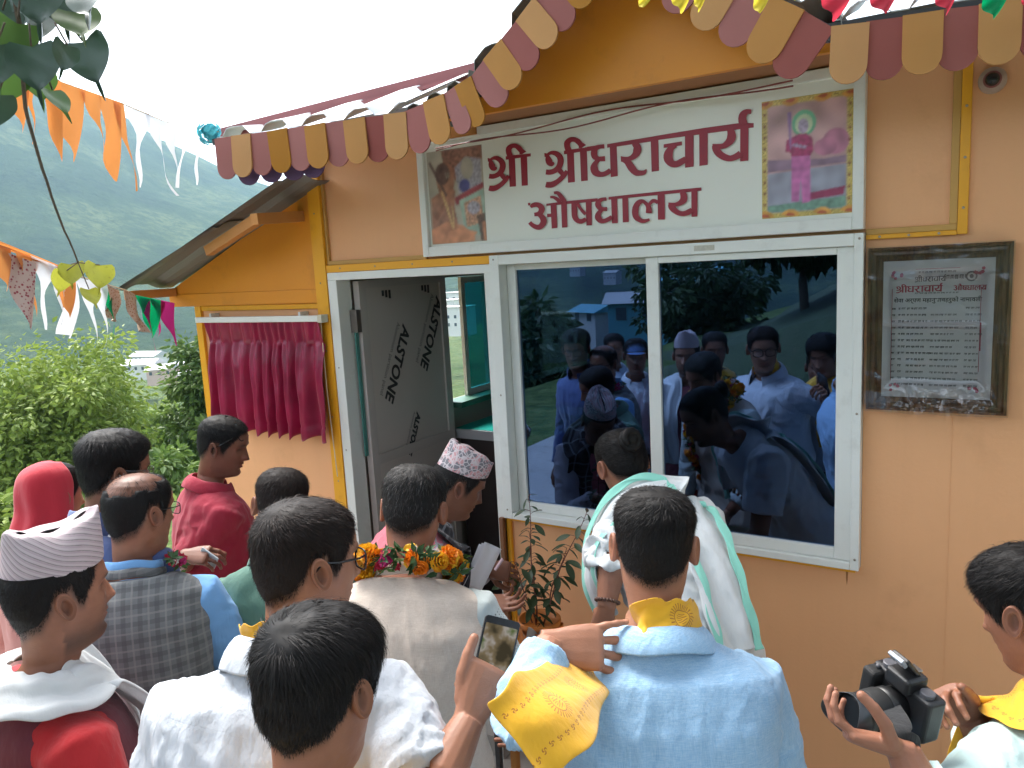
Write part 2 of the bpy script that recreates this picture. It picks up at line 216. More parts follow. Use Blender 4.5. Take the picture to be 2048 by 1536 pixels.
GLY=[[(-3939,5243),(-3905,5233),(-3911,5207),(-3939,5210)],[(-3356,5217),(-3322,5208),(-3328,5182),(-3355,5184)],[(-3719,5218),(-3652,5214),(-3656,4967),(-3723,4969)],[(-3138,5197),(-3072,5195),(-3073,4947),(-3139,4947)],[(-3746,5234),(-3720,5236),(-3604,5234),(-3489,5230),(-3491,5205),(-3606,5205),(-3722,5204),(-3748,5206)],[(-3165,5213),(-3140,5215),(-3025,5216),(-2912,5214),(-2913,5189),(-3026,5186),(-3141,5183),(-3166,5184)],[(-3594,5221),(-3528,5218),(-3534,4964),(-3597,4966)],[(-3015,5203),(-2950,5202),(-2952,4947),(-3014,4947)],[(-3600,5295),(-3568,5277),(-3532,5250),(-3576,5233),(-3604,5236)],[(-3022,5277),(-2990,5260),(-2954,5234),(-2998,5215),(-3025,5218)],[(-2946,5219),(-2868,5219),(-2869,5183),(-2948,5183)],[(-2966,5217),(-2881,5216),(-2875,5206),(-2906,5185),(-2967,5187)],[(-2742,5204),(-2680,5203),(-2679,4955),(-2742,4953)],[(-2387,5208),(-2323,5206),(-2324,4959),(-2386,4958)],[(-2764,5217),(-2534,5223),(-2186,5232),(-1956,5237),(-1691,5236),(-1582,5222),(-1582,5190),(-1682,5192),(-1926,5194),(-2309,5195),(-2385,5191),(-2681,5188),(-2765,5189)],[(-2280,5156),(-2131,5160),(-2132,5131),(-2281,5129)],[(-2106,5210),(-2037,5208),(-2041,4961),(-2110,4959)],[(-1993,5209),(-1926,5208),(-1931,4962),(-1996,4960)],[(-1680,5224),(-1619,5220),(-1623,4958),(-1684,4959)],[(-3541,4815),(-3517,4813),(-3518,4790),(-3540,4792)],[(-3356,4791),(-3160,4797),(-2866,4795),(-2867,4769),(-3161,4772),(-3357,4773)],[(-3353,4706),(-3312,4703),(-3313,4676),(-3355,4677)],[(-3315,4786),(-3257,4785),(-3258,4579),(-3314,4578)],[(-3212,4785),(-3156,4784),(-3161,4578),(-3213,4578)],[(-2977,4781),(-2923,4782),(-2927,4578),(-2979,4580)],[(-2744,4788),(-2689,4787),(-2690,4579),(-2743,4581)],[(-2766,4796),(-2709,4797),(-2289,4799),(-1982,4798),(-1982,4774),(-2278,4773),(-2591,4773),(-2710,4774),(-2767,4774)],[(-2644,4787),(-2593,4786),(-2593,4581),(-2646,4581)],[(-2340,4785),(-2279,4785),(-2283,4578),(-2341,4580)],[(-2062,4792),(-2013,4791),(-2017,4581),(-2065,4582)],[(-3920,5220),(-3923,5211),(-3927,5197),(-3929,5184),(-3928,5171),(-3924,5158),(-3916,5144),(-3903,5132),(-3888,5125),(-3870,5122),(-3854,5126),(-3845,5134),(-3840,5139),(-3845,5153),(-3852,5156),(-3860,5160),(-3861,5165),(-3859,5168),(-3859,5170),(-3859,5171),(-3861,5175),(-3865,5182),(-3871,5190),(-3878,5201),(-3886,5212),(-3892,5221)],[(-3337,5195),(-3340,5185),(-3343,5172),(-3345,5158),(-3343,5145),(-3339,5132),(-3331,5118),(-3317,5107),(-3302,5100),(-3285,5097),(-3270,5102),(-3261,5110),(-3256,5115),(-3262,5129),(-3269,5132),(-3277,5136),(-3278,5141),(-3277,5144),(-3277,5146),(-3277,5147),(-3278,5150),(-3283,5157),(-3288,5166),(-3295,5176),(-3303,5187),(-3309,5196)],[(-3906,5213),(-3896,5215),(-3882,5218),(-3870,5219),(-3859,5217),(-3848,5213),(-3839,5208),(-3829,5201),(-3819,5191),(-3814,5183),(-3811,5175),(-3810,5166),(-3810,5156),(-3813,5145),(-3818,5132),(-3825,5122),(-3833,5115),(-3843,5108),(-3855,5103),(-3867,5099),(-3880,5098),(-3891,5097),(-3902,5098),(-3915,5101),(-3924,5104),(-3936,5063),(-3926,5061),(-3909,5057),(-3890,5055),(-3870,5056),(-3851,5059),(-3833,5063),(-3815,5070),(-3796,5079),(-3780,5091),(-3766,5107),(-3755,5126),(-3749,5145),(-3748,5165),(-3752,5184),(-3762,5203),(-3778,5220),(-3798,5233),(-3818,5243),(-3839,5248),(-3859,5249),(-3877,5247),(-3894,5242),(-3908,5234),(-3918,5230)],[(-3323,5187),(-3313,5190),(-3299,5194),(-3287,5195),(-3276,5193),(-3265,5189),(-3255,5184),(-3246,5177),(-3236,5168),(-3230,5160),(-3228,5152),(-3226,5143),(-3227,5134),(-3229,5123),(-3234,5110),(-3241,5099),(-3248,5091),(-3259,5084),(-3270,5079),(-3282,5075),(-3295,5073),(-3307,5072),(-3318,5073),(-3330,5076),(-3340,5078),(-3349,5037),(-3339,5035),(-3322,5031),(-3303,5030),(-3285,5031),(-3266,5034),(-3248,5039),(-3231,5046),(-3213,5055),(-3197,5068),(-3183,5084),(-3173,5103),(-3167,5123),(-3167,5142),(-3171,5162),(-3182,5182),(-3198,5198),(-3217,5211),(-3237,5220),(-3258,5224),(-3277,5225),(-3295,5223),(-3312,5217),(-3325,5209),(-3334,5204)],[(-3830,5088),(-3821,5077),(-3808,5061),(-3797,5048),(-3788,5039),(-3779,5031),(-3773,5026),(-3744,5039),(-3747,5046),(-3751,5056),(-3757,5067),(-3767,5082),(-3779,5097),(-3787,5108)],[(-3245,5064),(-3236,5053),(-3223,5038),(-3212,5025),(-3203,5016),(-3194,5008),(-3188,5003),(-3161,5017),(-3164,5024),(-3168,5034),(-3174,5045),(-3184,5059),(-3196,5075),(-3205,5086)],[(-3737,5075),(-3746,5067),(-3759,5057),(-3774,5047),(-3789,5035),(-3806,5023),(-3824,5012),(-3842,5005),(-3862,4999),(-3878,4996),(-3888,4995),(-3897,4996),(-3906,4997),(-3914,4998),(-3922,4999),(-3929,5000),(-3946,4959),(-3939,4956),(-3927,4951),(-3912,4948),(-3897,4946),(-3880,4947),(-3859,4950),(-3838,4958),(-3817,4968),(-3796,4979),(-3775,4991),(-3755,5004),(-3738,5018),(-3725,5033),(-3715,5047),(-3709,5057)],[(-3153,5054),(-3162,5046),(-3175,5035),(-3189,5025),(-3204,5013),(-3221,5000),(-3238,4989),(-3256,4981),(-3276,4975),(-3292,4971),(-3302,4970),(-3311,4971),(-3320,4971),(-3328,4972),(-3336,4973),(-3343,4975),(-3358,4932),(-3351,4929),(-3339,4925),(-3324,4922),(-3309,4921),(-3292,4921),(-3273,4925),(-3252,4933),(-3231,4944),(-3210,4955),(-3190,4968),(-3171,4982),(-3155,4996),(-3142,5011),(-3132,5026),(-3126,5036)],[(-3660,5222),(-3666,5233),(-3673,5248),(-3678,5260),(-3680,5270),(-3680,5278),(-3679,5282),(-3678,5285),(-3673,5290),(-3666,5294),(-3658,5295),(-3649,5294),(-3641,5292),(-3633,5286),(-3624,5277),(-3615,5268),(-3606,5258),(-3596,5247),(-3589,5238),(-3551,5254),(-3556,5263),(-3564,5278),(-3576,5293),(-3589,5305),(-3605,5316),(-3623,5326),(-3643,5331),(-3662,5333),(-3681,5332),(-3699,5327),(-3717,5320),(-3732,5306),(-3738,5288),(-3738,5271),(-3735,5254),(-3729,5236),(-3722,5218),(-3716,5207)],[(-3081,5202),(-3087,5213),(-3094,5228),(-3099,5240),(-3101,5250),(-3101,5257),(-3100,5261),(-3099,5265),(-3094,5270),(-3087,5274),(-3079,5275),(-3070,5275),(-3062,5272),(-3054,5267),(-3045,5258),(-3036,5250),(-3027,5240),(-3017,5229),(-3010,5220),(-2974,5236),(-2979,5246),(-2987,5261),(-2999,5275),(-3012,5288),(-3028,5298),(-3046,5307),(-3066,5312),(-3085,5314),(-3103,5312),(-3120,5308),(-3137,5299),(-3152,5286),(-3158,5268),(-3157,5250),(-3154,5233),(-3148,5215),(-3140,5197),(-3135,5186)],[(-2787,5220),(-2800,5220),(-2819,5221),(-2837,5221),(-2852,5220),(-2867,5218),(-2883,5211),(-2896,5199),(-2905,5186),(-2911,5171),(-2912,5156),(-2909,5139),(-2901,5123),(-2887,5109),(-2872,5101),(-2857,5095),(-2842,5091),(-2829,5089),(-2817,5087),(-2805,5086),(-2792,5084),(-2783,5084),(-2785,5126),(-2793,5125),(-2805,5125),(-2817,5126),(-2828,5127),(-2836,5127),(-2841,5129),(-2847,5134),(-2851,5140),(-2852,5143),(-2852,5146),(-2852,5152),(-2851,5159),(-2851,5166),(-2850,5173),(-2848,5179),(-2846,5182),(-2840,5185),(-2830,5187),(-2816,5188),(-2798,5186),(-2786,5185)],[(-2850,5120),(-2859,5113),(-2874,5103),(-2888,5092),(-2901,5081),(-2913,5067),(-2920,5050),(-2920,5030),(-2914,5009),(-2900,4988),(-2878,4974),(-2855,4966),(-2834,4963),(-2814,4962),(-2796,4963),(-2778,4967),(-2759,4973),(-2739,4981),(-2726,4986),(-2750,5024),(-2762,5018),(-2779,5010),(-2794,5004),(-2806,5002),(-2817,5002),(-2826,5004),(-2836,5010),(-2845,5018),(-2847,5023),(-2848,5027),(-2850,5034),(-2852,5041),(-2854,5048),(-2855,5057),(-2852,5067),(-2845,5077),(-2833,5087),(-2825,5095)],[(-2545,5184),(-2539,5176),(-2533,5165),(-2531,5159),(-2532,5156),(-2533,5151),(-2535,5144),(-2536,5136),(-2537,5128),(-2540,5121),(-2546,5114),(-2555,5106),(-2565,5101),(-2573,5098),(-2583,5096),(-2596,5097),(-2613,5100),(-2631,5104),(-2644,5108),(-2644,5063),(-2631,5064),(-2612,5065),(-2595,5066),(-2581,5065),(-2567,5063),(-2550,5064),(-2532,5068),(-2515,5074),(-2498,5083),(-2484,5095),(-2474,5109),(-2467,5124),(-2464,5139),(-2466,5157),(-2472,5176),(-2486,5193),(-2500,5205),(-2510,5212)],[(-2635,5063),(-2626,5057),(-2615,5049),(-2609,5042),(-2603,5031),(-2594,5014),(-2583,4995),(-2569,4979),(-2554,4963),(-2535,4948),(-2515,4939),(-2497,4937),(-2482,4937),(-2467,4937),(-2450,4939),(-2434,4945),(-2425,4958),(-2423,4972),(-2423,4980),(-2430,4984),(-2437,4980),(-2447,4976),(-2454,4975),(-2460,4976),(-2470,4976),(-2482,4978),(-2492,4981),(-2499,4984),(-2503,4988),(-2510,4996),(-2519,5010),(-2529,5024),(-2540,5039),(-2552,5057),(-2569,5075),(-2589,5087),(-2607,5093),(-2618,5097)],[(-2188,5156),(-2198,5153),(-2215,5147),(-2232,5138),(-2249,5124),(-2263,5109),(-2274,5092),(-2281,5073),(-2282,5053),(-2277,5031),(-2265,5011),(-2249,4994),(-2229,4980),(-2208,4972),(-2188,4969),(-2169,4970),(-2150,4974),(-2135,4980),(-2122,4986),(-2109,4992),(-2096,4998),(-2087,5002),(-2110,5043),(-2119,5040),(-2132,5035),(-2146,5030),(-2159,5025),(-2171,5020),(-2179,5018),(-2188,5019),(-2195,5021),(-2198,5024),(-2201,5030),(-2204,5039),(-2205,5046),(-2205,5051),(-2206,5058),(-2205,5067),(-2204,5079),(-2201,5093),(-2197,5104),(-2190,5111),(-2179,5117),(-2170,5121)],[(-1777,5199),(-1776,5189),(-1775,5176),(-1775,5165),(-1776,5159),(-1777,5153),(-1778,5149),(-1779,5142),(-1782,5134),(-1787,5126),(-1794,5118),(-1802,5110),(-1811,5105),(-1820,5103),(-1831,5103),(-1845,5105),(-1860,5106),(-1877,5109),(-1889,5111),(-1891,5077),(-1879,5075),(-1862,5072),(-1845,5069),(-1831,5067),(-1815,5065),(-1797,5066),(-1779,5070),(-1762,5077),(-1747,5085),(-1734,5095),(-1723,5107),(-1715,5121),(-1711,5137),(-1711,5152),(-1714,5167),(-1720,5183),(-1727,5198),(-1732,5207)],[(-1893,5094),(-1893,5086),(-1892,5075),(-1889,5061),(-1882,5047),(-1872,5031),(-1858,5015),(-1842,5002),(-1825,4990),(-1808,4981),(-1790,4974),(-1771,4969),(-1752,4967),(-1734,4968),(-1718,4971),(-1703,4975),(-1687,4980),(-1673,4987),(-1663,4991),(-1690,5036),(-1699,5031),(-1711,5024),(-1723,5018),(-1734,5014),(-1745,5011),(-1754,5010),(-1765,5013),(-1776,5018),(-1787,5024),(-1799,5032),(-1810,5041),(-1819,5049),(-1826,5059),(-1832,5070),(-1839,5081),(-1846,5089),(-1852,5096),(-1857,5102)],[(-1624,5225),(-1627,5236),(-1632,5250),(-1634,5260),(-1634,5265),(-1632,5271),(-1631,5275),(-1629,5281),(-1626,5287),(-1623,5291),(-1617,5291),(-1607,5289),(-1599,5287),(-1595,5319),(-1603,5321),(-1617,5324),(-1632,5326),(-1647,5324),(-1661,5320),(-1674,5312),(-1684,5300),(-1690,5286),(-1693,5268),(-1692,5248),(-1689,5229),(-1686,5217)],[(-3503,4767),(-3495,4770),(-3484,4773),(-3476,4773),(-3467,4773),(-3455,4773),(-3447,4771),(-3439,4765),(-3432,4758),(-3429,4753),(-3430,4753),(-3431,4751),(-3431,4747),(-3433,4742),(-3437,4735),(-3442,4730),(-3452,4727),(-3467,4726),(-3479,4725),(-3477,4694),(-3465,4693),(-3446,4692),(-3425,4695),(-3406,4701),(-3391,4711),(-3379,4723),(-3372,4738),(-3371,4756),(-3378,4775),(-3393,4790),(-3411,4801),(-3431,4809),(-3452,4813),(-3472,4813),(-3490,4809),(-3506,4801),(-3515,4790),(-3520,4783)],[(-3446,4696),(-3437,4686),(-3426,4673),(-3421,4663),(-3419,4657),(-3419,4650),(-3419,4646),(-3422,4639),(-3429,4629),(-3435,4622),(-3439,4620),(-3445,4619),(-3453,4619),(-3464,4622),(-3477,4628),(-3489,4634),(-3499,4641),(-3507,4650),(-3513,4656),(-3544,4636),(-3538,4629),(-3529,4619),(-3516,4607),(-3502,4597),(-3485,4587),(-3466,4579),(-3446,4575),(-3425,4576),(-3405,4583),(-3386,4595),(-3369,4610),(-3358,4630),(-3355,4651),(-3360,4670),(-3371,4688),(-3389,4703),(-3408,4714),(-3421,4720)],[(-3274,4866),(-3264,4864),(-3252,4861),(-3244,4858),(-3241,4853),(-3234,4843),(-3226,4832),(-3217,4820),(-3208,4809),(-3201,4799),(-3198,4793),(-3196,4787),(-3195,4782),(-3154,4790),(-3155,4795),(-3158,4804),(-3164,4815),(-3172,4827),(-3182,4840),(-3192,4852),(-3201,4862),(-3212,4874),(-3228,4884),(-3247,4888),(-3264,4887),(-3274,4887)],[(-3312,4834),(-3303,4833),(-3291,4831),(-3281,4828),(-3271,4820),(-3258,4810),(-3247,4800),(-3239,4792),(-3232,4785),(-3226,4779),(-3197,4799),(-3202,4805),(-3211,4814),(-3222,4823),(-3236,4833),(-3253,4842),(-3271,4850),(-3288,4853),(-3303,4853),(-3312,4853)],[(-3109,4776),(-3110,4756),(-3111,4728),(-3111,4702),(-3111,4684),(-3110,4667),(-3105,4650),(-3096,4634),(-3083,4620),(-3069,4610),(-3052,4602),(-3034,4598),(-3015,4598),(-2996,4604),(-2979,4612),(-2968,4618),(-2985,4647),(-2997,4643),(-3012,4638),(-3023,4636),(-3030,4637),(-3037,4639),(-3042,4642),(-3047,4647),(-3051,4655),(-3054,4663),(-3056,4671),(-3057,4683),(-3058,4700),(-3058,4725),(-3058,4752),(-3058,4772)],[(-3066,4766),(-3057,4751),(-3045,4730),(-3031,4709),(-3017,4691),(-3002,4675),(-2992,4664),(-2968,4681),(-2978,4692),(-2993,4707),(-3007,4723),(-3020,4741),(-3032,4762),(-3041,4777)],[(-2784,4796),(-2794,4796),(-2810,4797),(-2826,4796),(-2842,4793),(-2857,4788),(-2870,4780),(-2881,4769),(-2887,4756),(-2888,4742),(-2883,4727),(-2874,4713),(-2862,4700),(-2846,4692),(-2831,4689),(-2818,4688),(-2804,4686),(-2790,4685),(-2780,4685),(-2780,4717),(-2790,4717),(-2802,4717),(-2814,4719),(-2823,4722),(-2830,4726),(-2832,4728),(-2833,4732),(-2834,4739),(-2835,4745),(-2835,4747),(-2837,4749),(-2837,4752),(-2833,4757),(-2825,4763),(-2817,4767),(-2806,4769),(-2793,4768),(-2783,4768)],[(-2840,4707),(-2850,4702),(-2863,4693),(-2876,4682),(-2886,4670),(-2893,4654),(-2894,4635),(-2885,4617),(-2871,4603),(-2855,4592),(-2836,4586),(-2819,4586),(-2802,4588),(-2784,4592),(-2767,4598),(-2752,4604),(-2740,4611),(-2732,4617),(-2727,4622),(-2750,4647),(-2755,4644),(-2762,4640),(-2771,4636),(-2783,4631),(-2798,4626),(-2810,4623),(-2820,4624),(-2826,4626),(-2829,4628),(-2832,4633),(-2836,4640),(-2837,4644),(-2838,4646),(-2839,4653),(-2838,4660),(-2834,4669),(-2825,4679),(-2819,4686)],[(-2413,4597),(-2425,4595),(-2440,4593),(-2454,4593),(-2463,4595),(-2471,4597),(-2479,4602),(-2488,4610),(-2496,4619),(-2501,4626),(-2502,4633),(-2503,4643),(-2504,4654),(-2503,4666),(-2501,4678),(-2499,4688),(-2494,4698),(-2488,4707),(-2483,4713),(-2478,4717),(-2472,4720),(-2467,4721),(-2462,4719),(-2455,4713),(-2448,4705),(-2441,4696),(-2438,4687),(-2436,4680),(-2437,4668),(-2439,4652),(-2440,4640),(-2389,4635),(-2389,4648),(-2390,4667),(-2394,4687),(-2403,4703),(-2414,4714),(-2424,4723),(-2434,4732),(-2445,4741),(-2459,4749),(-2475,4752),(-2492,4752),(-2508,4747),(-2523,4738),(-2536,4725),(-2546,4710),(-2554,4694),(-2558,4676),(-2560,4658),(-2559,4640),(-2555,4622),(-2545,4603),(-2530,4588),(-2513,4578),(-2497,4570),(-2481,4565),(-2466,4563),(-2450,4563),(-2433,4568),(-2417,4574),(-2406,4579)],[(-2401,4697),(-2394,4703),(-2384,4711),(-2376,4715),(-2372,4715),(-2367,4715),(-2362,4714),(-2356,4710),(-2349,4705),(-2344,4700),(-2323,4725),(-2330,4729),(-2340,4735),(-2352,4741),(-2364,4744),(-2377,4745),(-2392,4741),(-2404,4731),(-2413,4720),(-2419,4712)],[(-2154,4770),(-2151,4761),(-2149,4750),(-2148,4741),(-2149,4737),(-2149,4734),(-2149,4731),(-2151,4726),(-2156,4718),(-2163,4712),(-2172,4707),(-2183,4703),(-2196,4701),(-2214,4702),(-2233,4705),(-2247,4707),(-2250,4679),(-2236,4677),(-2215,4674),(-2195,4672),(-2177,4672),(-2160,4673),(-2144,4676),(-2128,4681),(-2113,4689),(-2100,4701),(-2093,4716),(-2091,4732),(-2093,4747),(-2099,4762),(-2107,4776),(-2112,4784)],[(-2251,4688),(-2251,4681),(-2250,4671),(-2245,4659),(-2238,4649),(-2229,4638),(-2217,4628),(-2203,4618),(-2187,4608),(-2170,4600),(-2153,4595),(-2136,4592),(-2119,4591),(-2102,4593),(-2087,4596),(-2073,4601),(-2061,4608),(-2052,4616),(-2046,4621),(-2068,4651),(-2075,4647),(-2085,4643),(-2094,4640),(-2103,4636),(-2114,4632),(-2124,4630),(-2134,4630),(-2145,4632),(-2155,4636),(-2165,4642),(-2175,4651),(-2183,4660),(-2190,4668),(-2195,4676),(-2200,4683),(-2205,4688),(-2211,4694),(-2216,4699)]]
# ================================================================== SETTING: terrain
def smooth(a, b, x):
    t = min(max((x-a)/(b-a), 0), 1); return t*t*(3-2*t)
def elev_profile(yaw):                    # ridge elevation angle (deg) by compass yaw (deg, 0 = +Y, + = +X)
    pts = [(-180, 7), (-140, 8), (-110, 12), (-85, 15.5), (-67, 15.6), (-60, 11.6), (-55, 8.6), (-51, 6.6), (-44, 4.6), (-30, 4.5), (0, 6), (60, 9), (120, 9), (180, 7)]
    for (a, ea), (b, eb) in zip(pts, pts[1:]):
        if a <= yaw <= b:
            t = smooth(a, b, yaw) if False else (yaw-a)/(b-a); return ea+(eb-ea)*t
    return 7
def terrain_h(x, y):
    r = math.hypot(x, y+3); yaw = math.degrees(math.atan2(x, y+3))
    # terrace round the clinic, dropping to the valley on the left
    left = smooth(-5.2, -24, x) if x < -5.2 else 0
    base = -8.5*smooth(0, 1, left)
    far = smooth(30, 330, r)
    base += -34*far
    n1 = fbm(Vector((x*.006, y*.006, 3.1)), 5)
    e = elev_profile(yaw)
    ridge_r = 1650
    top = math.tan(R(e))*ridge_r
    up = smooth(300, ridge_r, r)
    gully = fbm(Vector((math.sin(R(yaw))*6+n1*.3, math.cos(R(yaw))*6, r*.0006)), 5)
    h = base+up**1.15*(top+42)*(1+.10*gully*(1-up*.55))+n1*smooth(60, 500, r)*(4+8*up)
    if r > ridge_r: h -= (r-ridge_r)*.3
    # hillside rising behind and to the right of the camera
    if y < -6.5 or x > 6:
        b_ = smooth(-6.5, -26, y) if y < -6.5 else 0
        h += 0*b_
    return h
def build_terrain():
    mb = MB(); NA = 300; rad = [0]
    r = 3.0
    while r < 4200: rad.append(r); r *= 1.048
    for i, rr in enumerate(rad):
        for j in range(NA):
            a = 2*math.pi*j/NA; x = rr*math.sin(a); y = -3+rr*math.cos(a)
            mb.v.append(Vector((x, y, terrain_h(x, y)-.42)))
    for i in range(len(rad)-1):
        for j in range(NA):
            j2 = (j+1) % NA
            if i == 0: mb.f.append((j, NA+j2, NA+j)); mb.m.append(0)
            else: mb.f.append((i*NA+j, i*NA+j2, (i+1)*NA+j2, (i+1)*NA+j)); mb.m.append(0)
    m_, n, bs, out = newmat('hillside'); vec = coords(n)
    f1 = noise(n, vec, .012, 8, .62); f2 = noise(n, vec, .11, 6, .65); f3 = noise(n, vec, .35, 4, .6)
    c = ramp(n, f1, [(.38, (.014, .04, .018)), (.5, (.04, .08, .03)), (.62, (.12, .16, .06))])
    c = mixc(n, ramp(n, f2, [(.42, (0,0,0)), (.6, (.8,.8,.8))]), c, (.035, .07, .028))
    sep = N(n, 'ShaderNodeSeparateXYZ'); n.links.new(vec, sep.inputs[0])
    low = mth(n, 'LESS_THAN', sep.outputs[2], mth(n, 'ADD', mth(n, 'MULTIPLY', f1, 16), -44))
    c = mixc(n, mth(n, 'MULTIPLY', low, .75), c, ramp(n, f2, [(.4, (.13, .2, .05)), (.6, (.22, .27, .09))]))
    n.links.new(c, bs.inputs['Base Color']); bs.inputs['Roughness'].default_value = .9; bs.inputs['Specular IOR Level'].default_value = .1
    ln = N(n, 'ShaderNodeVectorMath', operation='LENGTH'); n.links.new(vec, ln.inputs[0]); dist = ln.outputs['Value']
    farm = mth(n, 'MULTIPLY', mth(n, 'SUBTRACT', dist, 60), 1/160, clamp=True); nearm = mth(n, 'SUBTRACT', 1, farm)
    g1 = noise(n, vec, 2.2, 6, .7); gcol = ramp(n, g1, [(.35, (.03, .06, .018)), (.5, (.07, .11, .03)), (.68, (.14, .17, .06))]); c = mixc(n, nearm, c, gcol); n.links.new(c, bs.inputs['Base Color'])
    b1 = bumpn(n, bs, mth(n, 'MULTIPLY', noise(n, vec, .06, 8, .7), farm), 1.0, 14.0); b2 = bumpn(n, bs, mth(n, 'MULTIPLY', f3, farm), 1, 2.5, b1); bumpn(n, bs, mth(n, 'MULTIPLY', noise(n, vec, 6, 5, .7), nearm), .8, .12, b2)
    o = mb.build('terrain', m_, smooth=True); tag(o, kind='structure')
build_terrain()
# ---- terrace floor (concrete slab with a dotted rubber mat look) and plinth
slab_m = mat('concrete', (.34, .32, .29), .85, .2, 2.2, .5, 60, .003, dark=(.16, .15, .13))
sl_ = MB(); sl_.box(-5.2, 5.5, -7.2, .06, -.6, GZ); o = sl_.build('terrace_floor', slab_m); tag(o, kind='structure')
# retaining bank behind the terrace (seen mirrored in the window)
bank = MB(); 
for i in range(41):
    for j in range(21):
        x = -14+i*.75; y = -7.2-j*.9
        h = 1.5*smooth(-7.2, -9, y)*smooth(-7, -1, x)+2.5*smooth(-9, -24, y)*smooth(-9, 6, x)
        if x < -5: h = h+terrain_h(x, y)*1.0-.2
        bank.v.append(Vector((x, y, h-.02+GZ+.15*fbm(Vector((x*.5, y*.5, 0)), 3)*(1 if j else 0))))
for i in range(40):
    for j in range(20): bank.f.append((i*21+j, (i+1)*21+j, (i+1)*21+j+1, i*21+j+1)); bank.m.append(0)
grass_m = mat('rough_grass', (.03, .052, .018), .9, .4, 1.5, .8, 12, .03, dark=(.10, .075, .04))
o = bank.build('bank', grass_m, smooth=True); tag(o, kind='structure')

# ================================================================== BUILDING
peach = mat('peach_paint', (.78, .40, .19), .5, .05, .9, .35, 70, .002, streak=.06, spec=.4, dark=(.60, .29, .13))
cream = mat('lit_peach_paint', (.64, .335, .165), .55, .05, .9, .25, 90, .0015, spec=.35) if False else peach
orange = mat('orange_paint', (.72, .27, .02), .45, .07, 1.3, .3, 55, .002, spec=.4, dark=(.40, .15, .02))
yellow = mat('ochre_yellow_paint', (.80, .37, .015), .42, .06, 2.0, .25, 70, .0015, spec=.45, dark=(.5, .2, .02))
olive = mat('ochre_trim_paint', (.52, .29, .07), .5, .08, 2.5, .2, 70, .0015)
alum = mat('white_powder_coat', (.74, .75, .70), .35, .03, 5, .05, 150, .0005, spec=.5, dark=(.6, .6, .55))
alum_in = mat('grey_film_aluminium', (.50, .46, .42), .45, .06, 6, .05, 150, .0005)
dark_gap = mat('dark_joint', (.05, .03, .02), .8)
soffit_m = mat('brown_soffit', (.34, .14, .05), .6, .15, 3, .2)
wood_beam = mat('orange_timber', (.52, .22, .05), .6, .2, 6, .3, 30, .003)
tin = mat('weathered_tin', (.19, .195, .18), .55, .25, 2.2, .15, 30, .002, metal=.35, dark=(.15, .12, .09))
tin_white = mat('pale_tin', (.72, .74, .76), .4, .08, 3, .1, 30, .002, metal=.2)
tin_dark = mat('dark_steel_eave_shade', (.035, .04, .045), .45, .2, 4)
red_steel = mat('maroon_steel', (.28, .07, .07), .4, .12, 4, .1, spec=.6)
B = empty('clinic_building', (0, 1.5, 0), 'orange and peach painted one storey clinic with a small gable over its sign', 'building')
FL = -.13
# facade: wall mesh with door and window openings (X -3.0 .. 2.2)
wall = MB()
for (x0, x1, z0, z1) in ((-3.06, -3.0, -.27, 2.85), (-3.0, -1.965, 2.153, 2.85), (-1.965, -.405, -.27, .955), (-1.965, -.405, 2.19, 2.85), (-.405, 2.4, -.27, 2.85)):
    wall.box(x0, x1, 0, .09, z0, z1)
wall.build('wall', peach, B)
# other walls (left one carries the sliding window seen through the door)
iw = mat('interior_panel', (.42, .37, .32), .6, .06, 2)
sw = MB()
LX0, LX1 = -3.05, -2.96
for (y0, y1, z0, z1) in ((.09, .93, FL, 2.85), (.93, 2.88, FL, 1.286), (.93, 2.88, 2.083, 2.85), (2.88, 3.3, FL, 2.85)): sw.box(LX0, LX1, y0, y1, z0, z1)
sw.build('side_wall', iw, B)
bw = MB(); bw.box(-2.96, 2.31, 3.2, 3.3, FL, 2.85); bw.box(2.31, 2.4, .09, 3.3, FL, 2.85); bw.build('back_wall', iw, B)
boxo('ceiling', mat('plywood', (.30, .24, .17), .7, .15, 3), B, -2.96, 2.31, .09, 3.2, 2.62, 2.66)
boxo('roof_slab', tin, B, -3.06, 2.42, -.02, 3.34, 2.86, 2.9)
boxo('floor', mat('floor_vinyl', (.10, .10, .09), .5, .2, 3), B, -2.955, 2.30, .095, 3.19, -.27, FL)
boxo('plinth', slab_m, B, -2.999, -1.98, -.14, -.002, -.27, FL-.015)
# side window in left wall: frames, sill, panes
sg = empty('side_window', (LX0, 1.8, 1.31)); sg.parent = B; sg.matrix_parent_inverse = PINV(B)
green_sill = mat('green_sill', (.05, .16, .11), .5, .1, 5)
boxo('sill', green_sill, B, -3.0, -2.86, .90, 2.90, 1.262, 1.298)
bpy.data.objects.remove(sg)
teal, n, bs, out = newmat('teal_glass')
tr = N(n, 'ShaderNodeBsdfTransparent', i_Color=(.12, .40, .46, 1)); gl = N(n, 'ShaderNodeBsdfGlossy', i_Roughness=.01, i_Color=(.6, .8, .9, 1)); mx = N(n, 'ShaderNodeMixShader', i_0=.12)
n.links.new(tr.outputs[0], mx.inputs[1]); n.links.new(gl.outputs[0], mx.inputs[2]); n.links.new(mx.outputs[0], out.inputs[0])
for (y0, y1, xo) in ((1.13, 1.46, -2.985), (1.43, 2.20, -3.015)):
    f = MB()
    for (a, b, z0, z1) in ((y0, y0+.04, 1.299, 2.08), (y1-.04, y1, 1.299, 2.08), (y0+.04, y1-.04, 1.299, 1.34), (y0+.04, y1-.04, 2.04, 2.08)): f.box(xo-.012, xo+.012, a, b, z0, z1)
    fo = f.build('window_frame', alum, B)
    boxo('pane', teal, fo, xo-.003, xo+.003, y0+.04, y1-.04, 1.34, 2.04)
